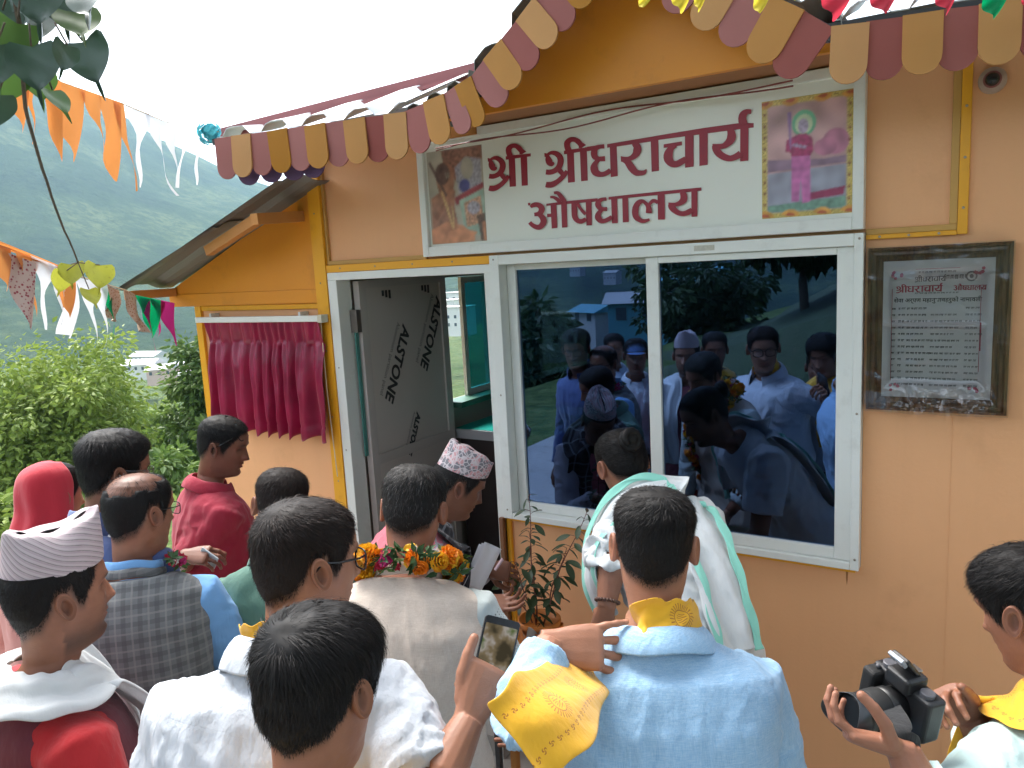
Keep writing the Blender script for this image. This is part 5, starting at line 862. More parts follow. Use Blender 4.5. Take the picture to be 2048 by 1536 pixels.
for (dx, dy, h_, lean) in ((-.015, 0, .57, (-.01, .0)), (.02, .0, .53, (.22, .02)), (-.02, .01, .40, (-.03, .02)), (-.03, -.01, .22, (-.16, -.02)), (.015, .01, .34, (.10, .05)), (-.005, -.02, .3, (-.06, -.06))):
    base_ = top_+Vector((dx, dy, 0)); pts = [base_+Vector((lean[0]*t**1.2+.006*math.sin(t*9), lean[1]*t, h_*t)) for t in [k/10 for k in range(11)]]
    stm.tube(pts, [.0034-.0022*k/10 for k in range(11)], 6)
    nlf = int(h_*54)
    for k in range(nlf):
        t = .18+.82*k/(nlf-1); i = min(9, int(t*10)); p = pts[i].lerp(pts[i+1], t*10-i); az = k*2.4+rng.uniform(-.4, .4); el = rng.uniform(-.5, .5); s_ = rng.uniform(.7, 1.55)*(1 if t < .9 else .7)
        d = Vector((math.cos(az), math.sin(az), 0)); q = p+d*.02*s_+Vector((0, 0, .008))
        stm.tube([p, q], .0011, 4)
        o = bpy.data.objects.new('leaf', pl_leaf); COL.objects.link(o); o.parent = PT; o.matrix_parent_inverse = PINV(PT)
        o.matrix_basis = Matrix.LocRotScale(q, (Matrix.Rotation(az, 3, 'Z') @ Matrix.Rotation(.35-el, 3, 'Y') @ Matrix.Rotation(rng.uniform(-.6, .6), 3, 'X')).to_quaternion(), Vector((s_, s_, s_)))
stm.build('stem', mat('red_stem', (.15, .04, .03), .6), PT, True)
# plastic bag and ribbon on the pot
bag = MB(); 
for i in range(11):
    for j in range(11):
        u_, v_ = i/10, j/10; bag.v.append(pc+Vector((.0+.075*u_, -.098-.012*math.sin(u_*9+v_*7)-.02*v_, .165-.16*v_+.02*math.sin(u_*8)))+Vector((.0, .0, .0))*v_)
for i in range(10):
    for j in range(10): b_ = i*11+j; bag.f.append((b_, b_+1, b_+12, b_+11)); bag.m.append(0)
bag.build('plastic_bag', mat('milky_plastic', (.62, .60, .58), .3, .2, 40, trans=.4), PT, True, False)
ST = empty('stool', (-1.64, -.3, GZ), 'small stool under a dotted white cloth carrying the potted plant', 'stool')
dots, n, bs, out = newmat('dotted_cloth'); v_ = N(n, 'ShaderNodeTexVoronoi', i_Scale=38.0); v_.inputs['Randomness'].default_value = .1; n.links.new(coords(n), v_.inputs['Vector']); n.links.new(ramp(n, v_.outputs['Distance'], [(.22, (.20, .16, .28)), (.3, (.72, .68, .70))]), bs.inputs['Base Color']); bs.inputs['Roughness'].default_value = .8
cl = MB(); rings = []
for r_, z in ((.001, .453), (.15, .453), (.165, .448), (.18, .40), (.19, .30), (.20, .2)): rings.append([Vector((-1.64+r_*math.cos(a)*(1+.05*math.sin(a*8)*(z < .44)), -.3+r_*math.sin(a)*(1+.05*math.sin(a*8)*(z < .44)), z)) for a in [6.2832*k/40 for k in range(40)]])
cl.loft(rings, caps=False); cl.build('cloth', dots, ST, True)
boxo('seat', wood_beam, ST, -1.77, -1.51, -.43, -.17, .41, .445)
for dx in (-.1, .1):
    for dy in (-.1, .1): boxo('leg', wood_beam, ST, -1.64+dx-.015, -1.64+dx+.015, -.3+dy-.015, -.3+dy+.015, GZ, .41)
# ================================================================== houses in the valley
hw_ = mat('whitewash', (.70, .68, .64), .8, .1, .2); hroof = mat('pale_roof', (.55, .55, .56), .6, .15, .2); hteal = mat('teal_roof', (.06, .22, .26), .5, .1, .2); hpink = mat('pinkish_wall', (.6, .42, .36), .8, .1, .2); hwin = mat('house_window', (.04, .05, .06), .3); hdull = mat('dull_wall', (.30, .30, .29), .8, .1, .2)
def house(px, py, dp, w_, d_, h_, wm, rm, label, rot=0, mirror=False, flat_=False):
    p = at(px, py, dp)
    if mirror: p = Vector((p.x, -p.y, p.z))
    o = empty('house', p, label, 'house', None, R(rot)); rotm = Matrix.Rotation(R(rot), 3, 'Z')
    def bb(nm, mt, *b):
        mb = MB(); mb.box(*b); mb.v = [rotm @ v + p for v in mb.v]; return mb.build(nm, mt, o)
    bb('wall', wm, -w_/2, w_/2, -d_/2, d_/2, -3, h_)
    nf = max(1, int(h_/3)); nw = max(2, int(w_/2.5))
    for fl_ in range(nf):
        for k in range(nw):
            x = -w_/2+w_*(k+.5)/nw
            for sd in (-1, 1): bb('window', hwin, x-.5, x+.5, sd*d_/2-.05, sd*d_/2+.05, fl_*3+.9, fl_*3+2.1)
    if flat_: bb('roof', rm, -w_/2-.4, w_/2+.4, -d_/2-.4, d_/2+.4, h_, h_+.3)
    else:
        mb = MB(); mb.prism([(-d_/2-.6, h_-.1), (d_/2+.6, h_-.1), (0, h_+d_*.22)], (-w_/2-.5, 0, 0), Vector((0,1,0)), Vector((0,0,1)), (w_+1, 0, 0)); mb.v = [rotm @ v + p for v in mb.v]; mb.build('roof', rm, o)
for i, (px, py, dp, w_, d_, h_, wm, rm, rot, fl_, lab) in enumerate(((285, 742, 300, 14, 8, 3, hw_, hroof, 25, False, 'long pale roofed house in the valley left of the lean-to'), (325, 752, 290, 9, 7, 3, hpink, hroof, 40, False, 'small pinkish walled house in the valley'), (300, 722, 380, 16, 9, 3, hw_, hroof, 10, False, 'pale house higher up behind the trees'), (392, 768, 250, 9, 7, 3, hw_, hroof, 60, False, 'white house beside the lean-to post'), (375, 752, 300, 12, 8, 5, hpink, hroof, 30, True, 'pink two storey house near the lean-to post'),
        (888, 648, 330, 13, 10, 10, hw_, hw_, 20, True, 'white block of flats seen through the open side window'), (905, 642, 360, 11, 10, 13, hw_, hw_, 35, True, 'tall white block behind the flats'), (915, 655, 300, 12, 9, 8, hw_, hw_, 10, True, 'low white building at the edge of the side window'), (1120, 690, 150, 9, 7, 6, hw_, hpink, 15, True, 'cream house on the green field seen through the glass'))):
    house(px, py, dp, w_, d_, h_, wm, rm, lab, rot, False, fl_)
for i, (px, py, dp, w_, d_, h_, wm, rm, rot, lab) in enumerate(((1390, 632, 62, 5, 4, 3, hteal, hteal, 20, 'teal walled house mirrored in the right pane'), (1275, 655, 75, 5, 4, 2.6, hteal, hdull, -15, 'small teal house mirrored beside the middle stile'), (1190, 652, 110, 6, 4, 2.2, hdull, hteal, 30, 'pale roofed hut mirrored in the left pane'), (1225, 560, 520, 10, 7, 5, hdull, hdull, 10, 'white far house mirrored high in the glass'), (1155, 545, 600, 10, 7, 6, hdull, hdull, 10, 'white far building mirrored at the top of the left pane'))):
    house(px, py, dp, w_, d_, h_, wm, rm, lab, rot, True)
# ================================================================== PEOPLE: builders
def lerp_tab(tab, s, col):
    for (a, b) in zip(tab, tab[1:]):
        if s <= b[0]:
            t = (s-a[0])/(b[0]-a[0]) if b[0] > a[0] else 0; t = t*t*(3-2*t)*.5+t*.5; return a[col]+(b[col]-a[col])*t
    return tab[-1][col]
# head profile: z, front, back, half width, centre y
HEAD = [(-.125, .030, -.082, .050), (-.119, .058, -.082, .052), (-.110, .078, -.082, .0535), (-.095, .0845, -.081, .057), (-.080, .0815, -.080, .0615), (-.065, .0845, -.081, .0655), (-.050, .0875, -.085, .068), (-.030, .0885, -.092, .0715),
        (-.010, .0880, -.099, .0740), (.010, .0880, -.1035, .0755), (.030, .0935, -.105, .0765), (.050, .0925, -.105, .0765), (.070, .086, -.101, .0745), (.088, .073, -.091, .068), (.102, .055, -.076, .057), (.112, .034, -.056, .042), (.118, .012, -.034, .024), (.120, -.008, -.012, .002)]
def hp(th, z):                      # head surface point, th = 0 front, + towards right
    f = lerp_tab(HEAD, z, 1); b = lerp_tab(HEAD, z, 2); w_ = lerp_tab(HEAD, z, 3); cy = -.012 if z > -.04 else -.012-.012*smooth(-.04, -.11, z)
    s_, c = math.sin(th), math.cos(th); e = .93
    x = w_*math.copysign(abs(s_)**e, s_); y = cy+((f-cy) if c > 0 else (cy-b))*math.copysign(abs(c)**.97, c)
    if c > 0:
        fx_ = abs(x); g = lambda a, b_, sa, sb: math.exp(-((fx_-a)/sa)**2-((z-b_)/sb)**2)
        d = 0
        t = (z+.034)/.054                                   # nose: -.034 .. +.020
        if -.25 < t < 1.05:
            hgt = .026*max(0, 1-max(t, 0))**.9 if t >= 0 else .026*max(0, 1+t*4.2)
            d += hgt*math.exp(-(fx_/(.0075+.007*max(0, 1-t)))**2)
        d += .010*g(.015, -.027, .006, .007)
        d -= .013*g(.031, .008, .015, .0105); d += .0065*g(.031, .006, .009, .0065)
        d += .005*g(.030, .029, .022, .008); d += .005*g(.050, -.015, .016, .016); d -= .004*g(.045, -.055, .016, .02)
        d += .0065*g(0, -.0555, .020, .0055)+.0075*g(0, -.069, .017, .0060)-.0055*g(0, -.0622, .024, .0022); d -= .004*g(0, -.081, .02, .006); d += .004*g(0, -.102, .016, .011)
        y += d*c**.5; 
    return Vector((x, y, z))
HL = [(0, .081), (35, .076), (50, .058), (62, .022), (70, -.016), (77, -.012), (84, .030), (102, .028), (112, -.022), (130, -.050), (180, -.074)]
def hairline(th):
    a = abs(math.degrees(math.atan2(math.sin(th), math.cos(th)))); return lerp_tab(HL, a, 1)
def ear_mesh(mb, M, side):
    n = 20; prof = [(0, -.006), (.35, -.007), (.52, .001), (.66, .007), (.80, .0035), (.92, .0085), (1.0, .007), (1.04, .001), (.9, -.004), (.55, -.016)]
    rings = []
    for r_, h_ in prof:
        ring = []
        for k in range(n):
            a = 6.2832*k/n; ex = .0172*r_*math.cos(a)*(1-.22*(math.sin(a) < 0)*abs(math.sin(a))); ez = .0305*r_*math.sin(a)
            ez += -.003*(1-math.sin(a))*(1-r_)
            ring.append(M @ Vector((side*(.0785+h_*.95-.012*(ex/.0185)*.5+.004), -.016+(-ex if True else ex)*1.0+ -.18*ez, .0+ez)))
        rings.append(ring)
    b = len(mb.v); mb.loft(rings, caps=False); return len(mb.v)-b
TORSO = [(0, .160, .105, 0), (.1, .170, .118, 0), (.25, .150, .108, .006), (.4, .151, .110, .010), (.6, .166, .119, .012), (.75, .180, .116, .006), (.86, .186, .100, 0), (.92, .170, .086, -.006), (.955, .130, .074, -.012), (.98, .088, .066, -.016), (1.0, .066, .060, -.018)]
def bez(a, b, c, t): return a*(1-t)**2+b*2*t*(1-t)+c*t*t
class Pose:
    def __init__(s, head, hyaw, hpitch=0, hroll=0, byaw=0, lean=4, k=1.0, fat=1.0, tw=0, side=0, crouch=0, ground=0.0, hk=.94, world=None, shr=0, neck=.0, hf=.036):
        k *= PS; hk *= PS; ground = GZ; s.k = k; s.fat = fat; s.hk = hk
        C = Vector(world) if world else pat(*head); s.C = C
        yc = math.degrees(math.atan2(C.x, C.y+3)) if not world else 0
        s.hy = R(yc+hyaw); s.by = R(yc+byaw)
        s.HM = Matrix.Translation(C) @ Matrix.Rotation(-s.hy, 4, 'Z') @ Matrix.Rotation(-R(hpitch), 4, 'X') @ Matrix.Rotation(R(hroll), 4, 'Y') @ Matrix.Scale(hk, 4)
        s.r = Vector((math.cos(s.by), -math.sin(s.by), 0)); s.f = Vector((math.sin(s.by), math.cos(s.by), 0)); Z = Vector((0,0,1))
        up = (Z*math.cos(R(lean))+s.f*math.sin(R(lean))+s.r*math.sin(R(side))).normalized(); s.up = up
        hu = (s.HM.to_3x3() @ Z).normalized(); nd = (hu*.45+up*.55).normalized()
        s.N = C-nd*(.168+neck)*k-(s.HM.to_3x3() @ Vector((0, 1, 0))).normalized()*hf
        s.P = s.N-up*.52*k
        if s.P.z > .97*k+ground: s.P.z = .97*k+ground
        mid = (s.N+s.P)/2-s.f*.03*k-s.f*.10*math.sin(R(lean))*k+Z*.06*math.sin(R(lean))
        s.mid = mid; s.ground = ground
        s.rs = s.r
        s.tors = []
        for i in range(33):
            t = i/32; c = bez(s.P, mid, s.N, t); T = (bez(s.P, mid, s.N, min(1, t+.02))-bez(s.P, mid, s.N, max(0, t-.02))).normalized()
            r_ = (s.r-T*s.r.dot(T)).normalized(); s.tors.append((c, T, r_, T.cross(r_)))
        s.L = sum((s.tors[i+1][0]-s.tors[i][0]).length for i in range(32))
        c, T, r_, f_ = s.frame(.825); s.SH = {1: c+r_*.166*k*(.5+.5*fat), -1: c-r_*.166*k*(.5+.5*fat)}
        s.arms = {}
    def frame(s, t):
        x = min(max(t, 0), 1)*32; i = min(31, int(x)); a, b = s.tors[i], s.tors[i+1]; u = x-i
        return tuple(p.lerp(q, u) for p, q in zip(a, b))
    def ring(s, t, off=0, n=40, aw=1, bd=1, ex=2.3):
        c, T, r_, f_ = s.frame(t); a = lerp_tab(TORSO, t, 1)*s.k*s.fat*aw+off; b = lerp_tab(TORSO, t, 2)*s.k*(s.fat**1.3)*bd+off; o = lerp_tab(TORSO, t, 3)*s.k
        if t > .9: a = (lerp_tab(TORSO, t, 1)*s.k*(1+(s.fat-1)*.5))*aw+off; b = lerp_tab(TORSO, t, 2)*s.k*bd+off
        out = []
        for j in range(n):
            th = 2*math.pi*j/n; sx_, cx_ = math.sin(th), math.cos(th)
            out.append(c+r_*(a*math.copysign(abs(sx_)**(2/(ex if t < .7 else ex-.3*smooth(.7, .86, t))), sx_))+f_*(o+b*math.copysign(abs(cx_)**(2/ex), cx_)))
        return out
    def arm(s, side, el=None, wr=None):
        S = s.SH[side]; k = s.k
        if el is None: el = S+Vector((0,0,-.285*k))+s.r*side*.055*k-s.f*.02
        if wr is None: wr = el+Vector((0,0,-.23*k))+s.f*.07*k+s.r*side*.0
        el = Vector(el); wr = Vector(wr); s.arms[side] = (S, el, wr)
# ---- hand
FING = [(.030, .089, (.043, .026, .021), .0086), (.0095, .094, (.047, .030, .022), .0088), (-.0105, .090, (.044, .028, .021), .0084), (-.029, .082, (.034, .021, .018), .0075)]
def hand(mb, W, a, n, side, curl, thumb, k=1.0, spread=0.06):
    a = a.normalized(); n = (n-a*n.dot(a)).normalized(); s_ = n.cross(a) if side > 0 else a.cross(n)
    P = lambda x, y, z: W+(s_*x+a*y+n*z)*k
    rings = []
    for y, hw, th, sx0, z0 in ((-.015, .026, .019, 0, 0), (.012, .030, .019, .001, 0), (.04, .038, .0175, .002, .001), (.07, .0415, .015, .001, .003), (.088, .0415, .0125, .001, .004), (.097, .036, .009, .001, .003)):
        rings.append([P(sx0+hw*math.copysign(abs(math.cos(t))**.8, math.cos(t)), y, z0+th*math.copysign(abs(math.sin(t))**.8, math.sin(t))) for t in [2*math.pi*j/14 for j in range(14)]])
    mb.loft(rings); nails = []
    for i, (x, y, L_, r_) in enumerate(FING):
        c = curl[i]; c = (c,)*3 if not hasattr(c, '__len__') else c
        p = Vector((x, y-.012, .003)); sp = (1.5-i)*spread; ang = 0; pts = [p.copy()-Vector((0, .012, 0)), p.copy()]; rr = [r_*1.05*k, r_*1.08*k]
        for j in range(3):
            ang += R(c[j]); d = Vector((math.sin(sp)*math.cos(ang), math.cos(sp)*math.cos(ang), -math.sin(ang)))
            q = p+d*L_[j]; pts += [p.lerp(q, .5), q.copy()]; rr += [r_*(1-.07*j)*.88*k, r_*(1-.08*(j+.6))*(1.10 if j < 2 else .98)*k]; p = q
        mb.tube([P(*v) for v in pts], rr, 10, round_end=True)
        ang2 = ang-R(c[2])*.2; nails.append((P(*(p+Vector((0, math.sin(ang2), math.cos(ang2)))*r_*.75)), r_*k))
    bx, by, bz, dirs, = thumb[0][0], thumb[0][1], thumb[0][2], thumb[1]
    p = Vector((bx, by, bz)); pts = [Vector((.012, .012, -.004)), p.copy()]; rr = [.015*k, .0145*k]
    for d, l, r_ in zip(dirs, (.040, .034, .027), (.0125, .0108, .0092)):
        d = Vector(d).normalized(); q = p+d*l; pts += [p.lerp(q, .5), q]; rr += [r_*1.03*k, r_*k]; p = q
    mb.tube([P(*v) for v in pts], rr, 10, round_end=True); return nails
TH_REL = ((.028, .032, -.006), ((.55, .75, -.35), (.25, .9, -.35), (.1, .95, -.3)))
TH_OUT = ((.030, .030, -.004), ((.85, .55, -.1), (.75, .65, -.05), (.7, .7, .0)))
TH_OPP = ((.028, .032, -.010), ((.55, .6, -.6), (.15, .8, -.6), (-.1, .85, -.5)))
def remesh(mb, vox, smooth_it=1, fac_=.5):
    me = mb.mesh('tmp', []); bm = bmesh.new(); bm.from_mesh(me); bmesh.ops.recalc_face_normals(bm, faces=bm.faces); bm.to_mesh(me); bm.free()
    o = bpy.data.objects.new('tmp', me); COL.objects.link(o); md = o.modifiers.new('r', 'REMESH'); md.mode = 'VOXEL'; md.voxel_size = vox; md.adaptivity = 0
    if smooth_it: sm = o.modifiers.new('s', 'SMOOTH'); sm.iterations = smooth_it; sm.factor = fac_
    dg = bpy.context.evaluated_depsgraph_get(); dg.update(); r_ = bpy.data.meshes.new_from_object(o.evaluated_get(dg))
    bpy.data.objects.remove(o); bpy.data.meshes.remove(me); return r_
SKIN = {}
def skin_mat(name, col):
    m_, n, bs, out = newmat(name); vec = coords(n); f = noise(n, vec, 28, 5)
    c = mixc(n, f, tuple(x*.74 for x in col), tuple(x*1.22 for x in col))
    f2 = noise(n, vec, 5, 2); c = mixc(n, mth(n, 'MULTIPLY', f2, .35), c, (col[0]*1.05, col[1]*.78, col[2]*.72))
    lip = N(n, 'ShaderNodeAttribute', attribute_name='lip').outputs['Fac']; dk = N(n, 'ShaderNodeAttribute', attribute_name='dk').outputs['Fac']; nl = N(n, 'ShaderNodeAttribute', attribute_name='nail').outputs['Fac']
    c = mixc(n, lip, c, (col[0]*.85, col[1]*.45, col[2]*.45)); c = mixc(n, nl, c, (min(1, col[0]*1.35), col[1]*1.35, col[2]*1.45))
    st = noise(n, vec, 900, 2); c = mixc(n, mth(n, 'MULTIPLY', dk, mth(n, 'ADD', mth(n, 'MULTIPLY', st, .5), .6), clamp=True), c, (.018, .015, .014))
    n.links.new(c, bs.inputs['Base Color']); bs.inputs['Roughness'].default_value = .48; bs.inputs['Specular IOR Level'].default_value = .4
    bs.inputs['Subsurface Weight'].default_value = .12; bs.inputs['Subsurface Radius'].default_value = (.010, .004, .002); bs.inputs['Subsurface Scale'].default_value = 1
    h1 = noise(n, vec, 300, 4, .7); nn = bumpn(n, bs, h1, .35, .0012); bumpn(n, bs, noise(n, coords(n, None, (20, 20, 90)), 3, 4), .25, .0016, nn); n.links.new(mth(n, 'ADD', mth(n, 'MULTIPLY', noise(n, vec, 35, 4), .35), .28), bs.inputs['Roughness']); return m_
SK1 = skin_mat('skin_brown', (.285, .130, .078)); SK2 = skin_mat('skin_warm', (.345, .165, .100)); SK3 = skin_mat('skin_deep', (.21, .092, .055))
hairm, n, bs, out = newmat('black_hair'); n.links.new(ramp(n, N(n, 'ShaderNodeAttribute', attribute_name='rnd').outputs['Fac'], [(0, (.005, .0045, .0045)), (1, (.016, .013, .012))]), bs.inputs['Base Color']); bs.inputs['Roughness'].default_value = .58; bs.inputs['Specular IOR Level'].default_value = .2
hairg, n, bs, out = newmat('greying_hair'); n.links.new(ramp(n, N(n, 'ShaderNodeAttribute', attribute_name='rnd').outputs['Fac'], [(0, (.008, .007, .007)), (.8, (.022, .02, .018)), (1, (.12, .11, .105))]), bs.inputs['Base Color']); bs.inputs['Specular IOR Level'].default_value = .2; bs.inputs['Roughness'].default_value = .6
hairb, n, bs, out = newmat('brown_black_hair'); n.links.new(ramp(n, N(n, 'ShaderNodeAttribute', attribute_name='rnd').outputs['Fac'], [(0, (.009, .0065, .0055)), (1, (.030, .018, .014))]), bs.inputs['Base Color']); bs.inputs['Specular IOR Level'].default_value = .18; bs.inputs['Roughness'].default_value = .6
def body(T, ps, sk, stub=.0, brow=1.0, bald=None, hands=None, detail=True):
    mb = MB(); dk = []; lip = []
    NH, NT_ = 58, 76
    zs = [-.125+(.245)*((i/(NH-1))**1.0) for i in range(NH)]; rings = []
    # torso + neck + head as one continuous loft
    for t in [i/14 for i in range(15)]: rings.append(ps.ring(t, -.006, NT_)); dk += [0]*NT_; lip += [0]*NT_
    HMk = ps.HM; base = [HMk @ hp(2*math.pi*j/NT_, -.125) for j in range(NT_)]; top = rings[-1]
    hc = HMk @ Vector((0, -.028, -.135)); nr = HMk.to_3x3()
    for u in (.22, .45, .68, .88):
        ring = []
        for j in range(NT_):
            th = 2*math.pi*j/NT_; b_ = HMk @ Vector((.056*math.sin(th), -.026+.056*math.cos(th), -.13)); ring.append(top[j].lerp(b_, u))
        rings.append(ring); dk += [0]*NT_; lip += [0]*NT_
    for z in zs:
        ring = []
        for j in range(NT_):
            th = 2*math.pi*j/NT_; p = hp(th, z); ring.append(HMk @ p)
            a = abs(math.degrees(math.atan2(math.sin(th), math.cos(th)))); hz = hairline(th); d = smooth(hz-.018, hz+.016, z)*.92
            if bald and p.z > .02: d *= 1-smooth(bald[0]-.10, bald[0]+.03, Vector((p.x, p.y+bald[2], p.z)).normalized().z)*(1-bald[1])
            fxx = abs(p.x); front = p.y > .03
            if front:
                bz = .0285+.006*math.cos((fxx-.032)*60)-.006; d = max(d, brow*.9*math.exp(-((fxx-.032)/.018)**4-((z-bz-.0015)/.0042)**2))
                d = max(d, .85*math.exp(-((fxx-.031)/.0135)**4-((z-.0075+((fxx-.031)*4)**2*.8)/.0026)**2))
                d = max(d, .6*math.exp(-(fxx/.022)**4-((z+.0622)/.0014)**2)*.7)
                d = max(d, .8*math.exp(-((fxx-.0075)/.0035)**2-((z+.036)/.0022)**2))
            if stub:
                beard = math.exp(-((z+.092)/.032)**2)*(p.y > -.02)+.8*math.exp(-((z+.047)/.007)**2-(fxx/.03)**4)*front
                beard *= (1-math.exp(-((fxx)/.02)**2-((z+.062)/.011)**2)*front)
                d = max(d, stub*min(1, beard))
            dk.append(d); lip.append(math.exp(-((z+.0622)/.0115)**2-(fxx/.024)**4)*.8 if front else 0)
        rings.append(ring)
    mb.loft(rings)
    for sd in (1, -1): k_ = ear_mesh(mb, HMk, sd); dk += ([.30]*40+[.05]*20+[0]*20+[.14]*20+[0]*(k_-100)); lip += [.12]*k_  # shade of the ear hollow and groove put into the vertex darkening
    # eyeballs sit in the sockets inside the lids
    # legs
    c, T_, r_, f_ = ps.frame(.02); k = ps.k; g = ps.ground
    for sd in (1, -1):
        hip = c+r_*sd*.088*k; an = Vector((ps.P.x, ps.P.y, g+.09))+ps.r*sd*.11*k-ps.f*.02; kn = hip.lerp(an, .5)+ps.f*(.03+.22*max(0, .9*k-(hip-an).length))
        b_ = len(mb.v); mb.tube([hip, hip.lerp(kn, .5), kn, kn.lerp(an, .35), an], [.078*k*ps.fat, .068*k*ps.fat, .05*k, .052*k, .034*k], 12)
        mb.tube([an+ps.f*-.05+Vector((0,0,-.05)), an+Vector((0,0,-.045)), an+ps.f*.12+Vector((0,0,-.06)), an+ps.f*.19+Vector((0,0,-.068))], [.030, .038, .036, .02], 12, flat=.75, round_end=True)
        k2 = len(mb.v)-b_; dk += [0]*k2; lip += [0]*k2
        ps.__dict__.setdefault('legs', {})[sd] = (hip, kn, an)
    nails_all = []; nail = [0]*len(mb.v)
    for sd in (1, -1):
        S, E_, W_ = ps.arms[sd]; h = (hands or {}).get(sd, {})
        am = MB(); am.tube([S, S.lerp(E_, .3), S.lerp(E_, .7), E_, E_.lerp(W_, .28), E_.lerp(W_, .7), W_], [.052*k, .049*k, .043*k, .040*k, .043*k, .034*k, .0275*k], 16)
        a = h.get('a') or (W_-E_).normalized(); n_ = h.get('n') or (ps.r*sd*1.0+ps.f*.1)
        nl = hand(am, W_, a, n_, sd, h.get('curl', [22, 25, 28, 32]), h.get('thumb', TH_REL), h.get('k', .98)*k, h.get('spread', .05))
        if h.get('fine') or (detail and h): me = remesh(am, h.get('vox', .0034), 2, .45)
        else: me = am.mesh('tmp', [])
        kd = KDTree(len(nl)); [kd.insert(p, i) for i, (p, _) in enumerate(nl)]; kd.balance()
        vs_ = [v.co.copy() for v in me.vertices]; mb.add(vs_, [tuple(p.vertices) for p in me.polygons]); dk += [0]*len(vs_); lip += [0]*len(vs_)
        for v in vs_: q = kd.find(v); nail.append(smooth(.0062, .0040, q[2]) if h else 0)
        bpy.data.meshes.remove(me)
    mb.attr = {'dk': dk, 'lip': lip, 'nail': nail}
    return mb.build('body', sk, T, True)
def rot_to(v): return v
def hair(T, ps, m_, n=5200, top=.02, side=.008, length=.034, whorl=(0.01, -.055), style=None, bald=None, seed=1, name='hair', width=.00055, nape=1.0, front=0.0, zmax=.1196, wz=.108, flat=.8):
    n = int(n*1.9)
    rng = random.Random(seed); mb = MB(); rnd = []; HM = ps.HM
    def P(th, z): return hp(th, z)
    def nrm(th, z):
        a = P(th+.05, z)-P(th-.05, z); z1 = min(z+.004, .1195); b = P(th, z1)-P(th, z1-.008); v = a.cross(b)
        if v.length < 1e-9: return Vector((0,0,1))
        v.normalize(); return v if v.dot(P(th, z)-Vector((0, -.01, .0))) > 0 else -v
    def thick(th, z):
        hz = hairline(th)*1.0; e = smooth(hz-.002, hz+.035, z); return side*e+(top-side)*smooth(.03, .10, z)
    def isb(p): return bald and p.z > .02 and Vector((p.x*1.0, p.y+bald[2], p.z)).normalized().z > bald[0]+.10*mnoise.noise(p*45)
    NA, NZ_ = 64, 34; grid = []
    for i in range(NZ_+1):
        row_ = []
        for j in range(NA):
            th = 2*math.pi*j/NA; hz = hairline(th)+.018; z = hz+(min(.1196, zmax)-hz)*(i/NZ_)**.9; p = P(th, z); t_ = thick(th, z)*.72
            wob = 1+.25*mnoise.noise(p*60+Vector((seed, 0, 0)))
            row_.append(HM @ (p+nrm(th, z)*(t_*wob+.0006) if not isb(p) else p-nrm(th, z)*.003))
        grid.append(row_)
    mb.loft(grid, caps=False); rnd += [.15]*len(mb.v)
    cnt_ = 0; inv3 = HM.to_3x3()
    while cnt_ < n:
        th = rng.uniform(-math.pi, math.pi); zr = rng.random(); hz = hairline(th); z = hz-.004+(.1195-hz+.004)*zr**.85
        z = min(z, .1194)
        p = P(th, z)
        if rng.random() > max(.12, math.hypot(p.x, p.y+.01)/.09): continue
        if z > zmax or (isb(p) and rng.random() > .10): continue
        if rng.random() > .12+smooth(hz-.006, hz+.026, z): continue
        nv = nrm(th, z); t_ = thick(th, z); cnt_ += 1
        wv = p-Vector((whorl[0], whorl[1], wz)); swirl = wv.cross(nv)*.45
        d = wv-nv*wv.dot(nv); 
        if d.length < 1e-5: d = Vector((0, 1, 0))
        d = d.normalized(); dn = Vector((0, 0, -1)); dn -= nv*dn.dot(nv); w_ = smooth(.09, .0, z)
        sw = swirl.normalized() if swirl.length > 1e-6 else Vector()
        d = (d*(1-w_)+dn*w_*1.1+sw*.35*(1-w_)+Vector((rng.gauss(0, .16), rng.gauss(0, .16), rng.gauss(0, .12))))
        if style == 'quiff' and p.y > 0 and z > .04: d = Vector((rng.gauss(0, .2), .75, .35))
        if style == 'forward' and z > .05: d = d*.5+Vector((0, .6, -.1))
        if style == 'back': d = (Vector((0, -1, .1))*1.0+dn*.3+Vector((rng.gauss(0, .05), 0, rng.gauss(0, .05))))
        d -= nv*d.dot(nv); d = d.normalized()
        ln = length*(.25+.75*smooth(-.03, .06, z))*rng.uniform(.7, 1.15)*(.35+.65*smooth(hz-.006, hz+.03, z))
        if style == 'quiff' and p.y > .02 and z > .05: ln *= 1.25
        lift = t_*rng.uniform(.25, .75)*flat*(1.6 if rng.random() < .03 else 1); r0 = p+nv*t_*.38
        curlv = Vector((rng.gauss(0, 1), rng.gauss(0, 1), rng.gauss(0, 1)))*.0025
        pts = []
        for u in (0, .35, .7, 1): q = r0+d*ln*u+nv*(lift*(1-(1-min(1, u*1.6))**2)-(ln*u)**2*6.3)+curlv*u*u; pts.append(HM @ q)
        wd = (inv3 @ (d.cross(nv))).normalized(); w0 = width*rng.uniform(.7, 1.4); b_ = len(mb.v); tw_ = inv3 @ (nv*rng.uniform(-.5, .5))
        for i, q in enumerate(pts): s_ = (wd+tw_)*w0*(1-.75*(i/3)); mb.v += [q-s_, q+s_]
        for i in range(3): mb.f.append((b_+2*i, b_+2*i+1, b_+2*i+3, b_+2*i+2)); mb.m.append(0)
        rnd += [rng.random()]*8
    mb.attr = {'rnd': rnd}
    return mb.build(name, m_, T, True, False)
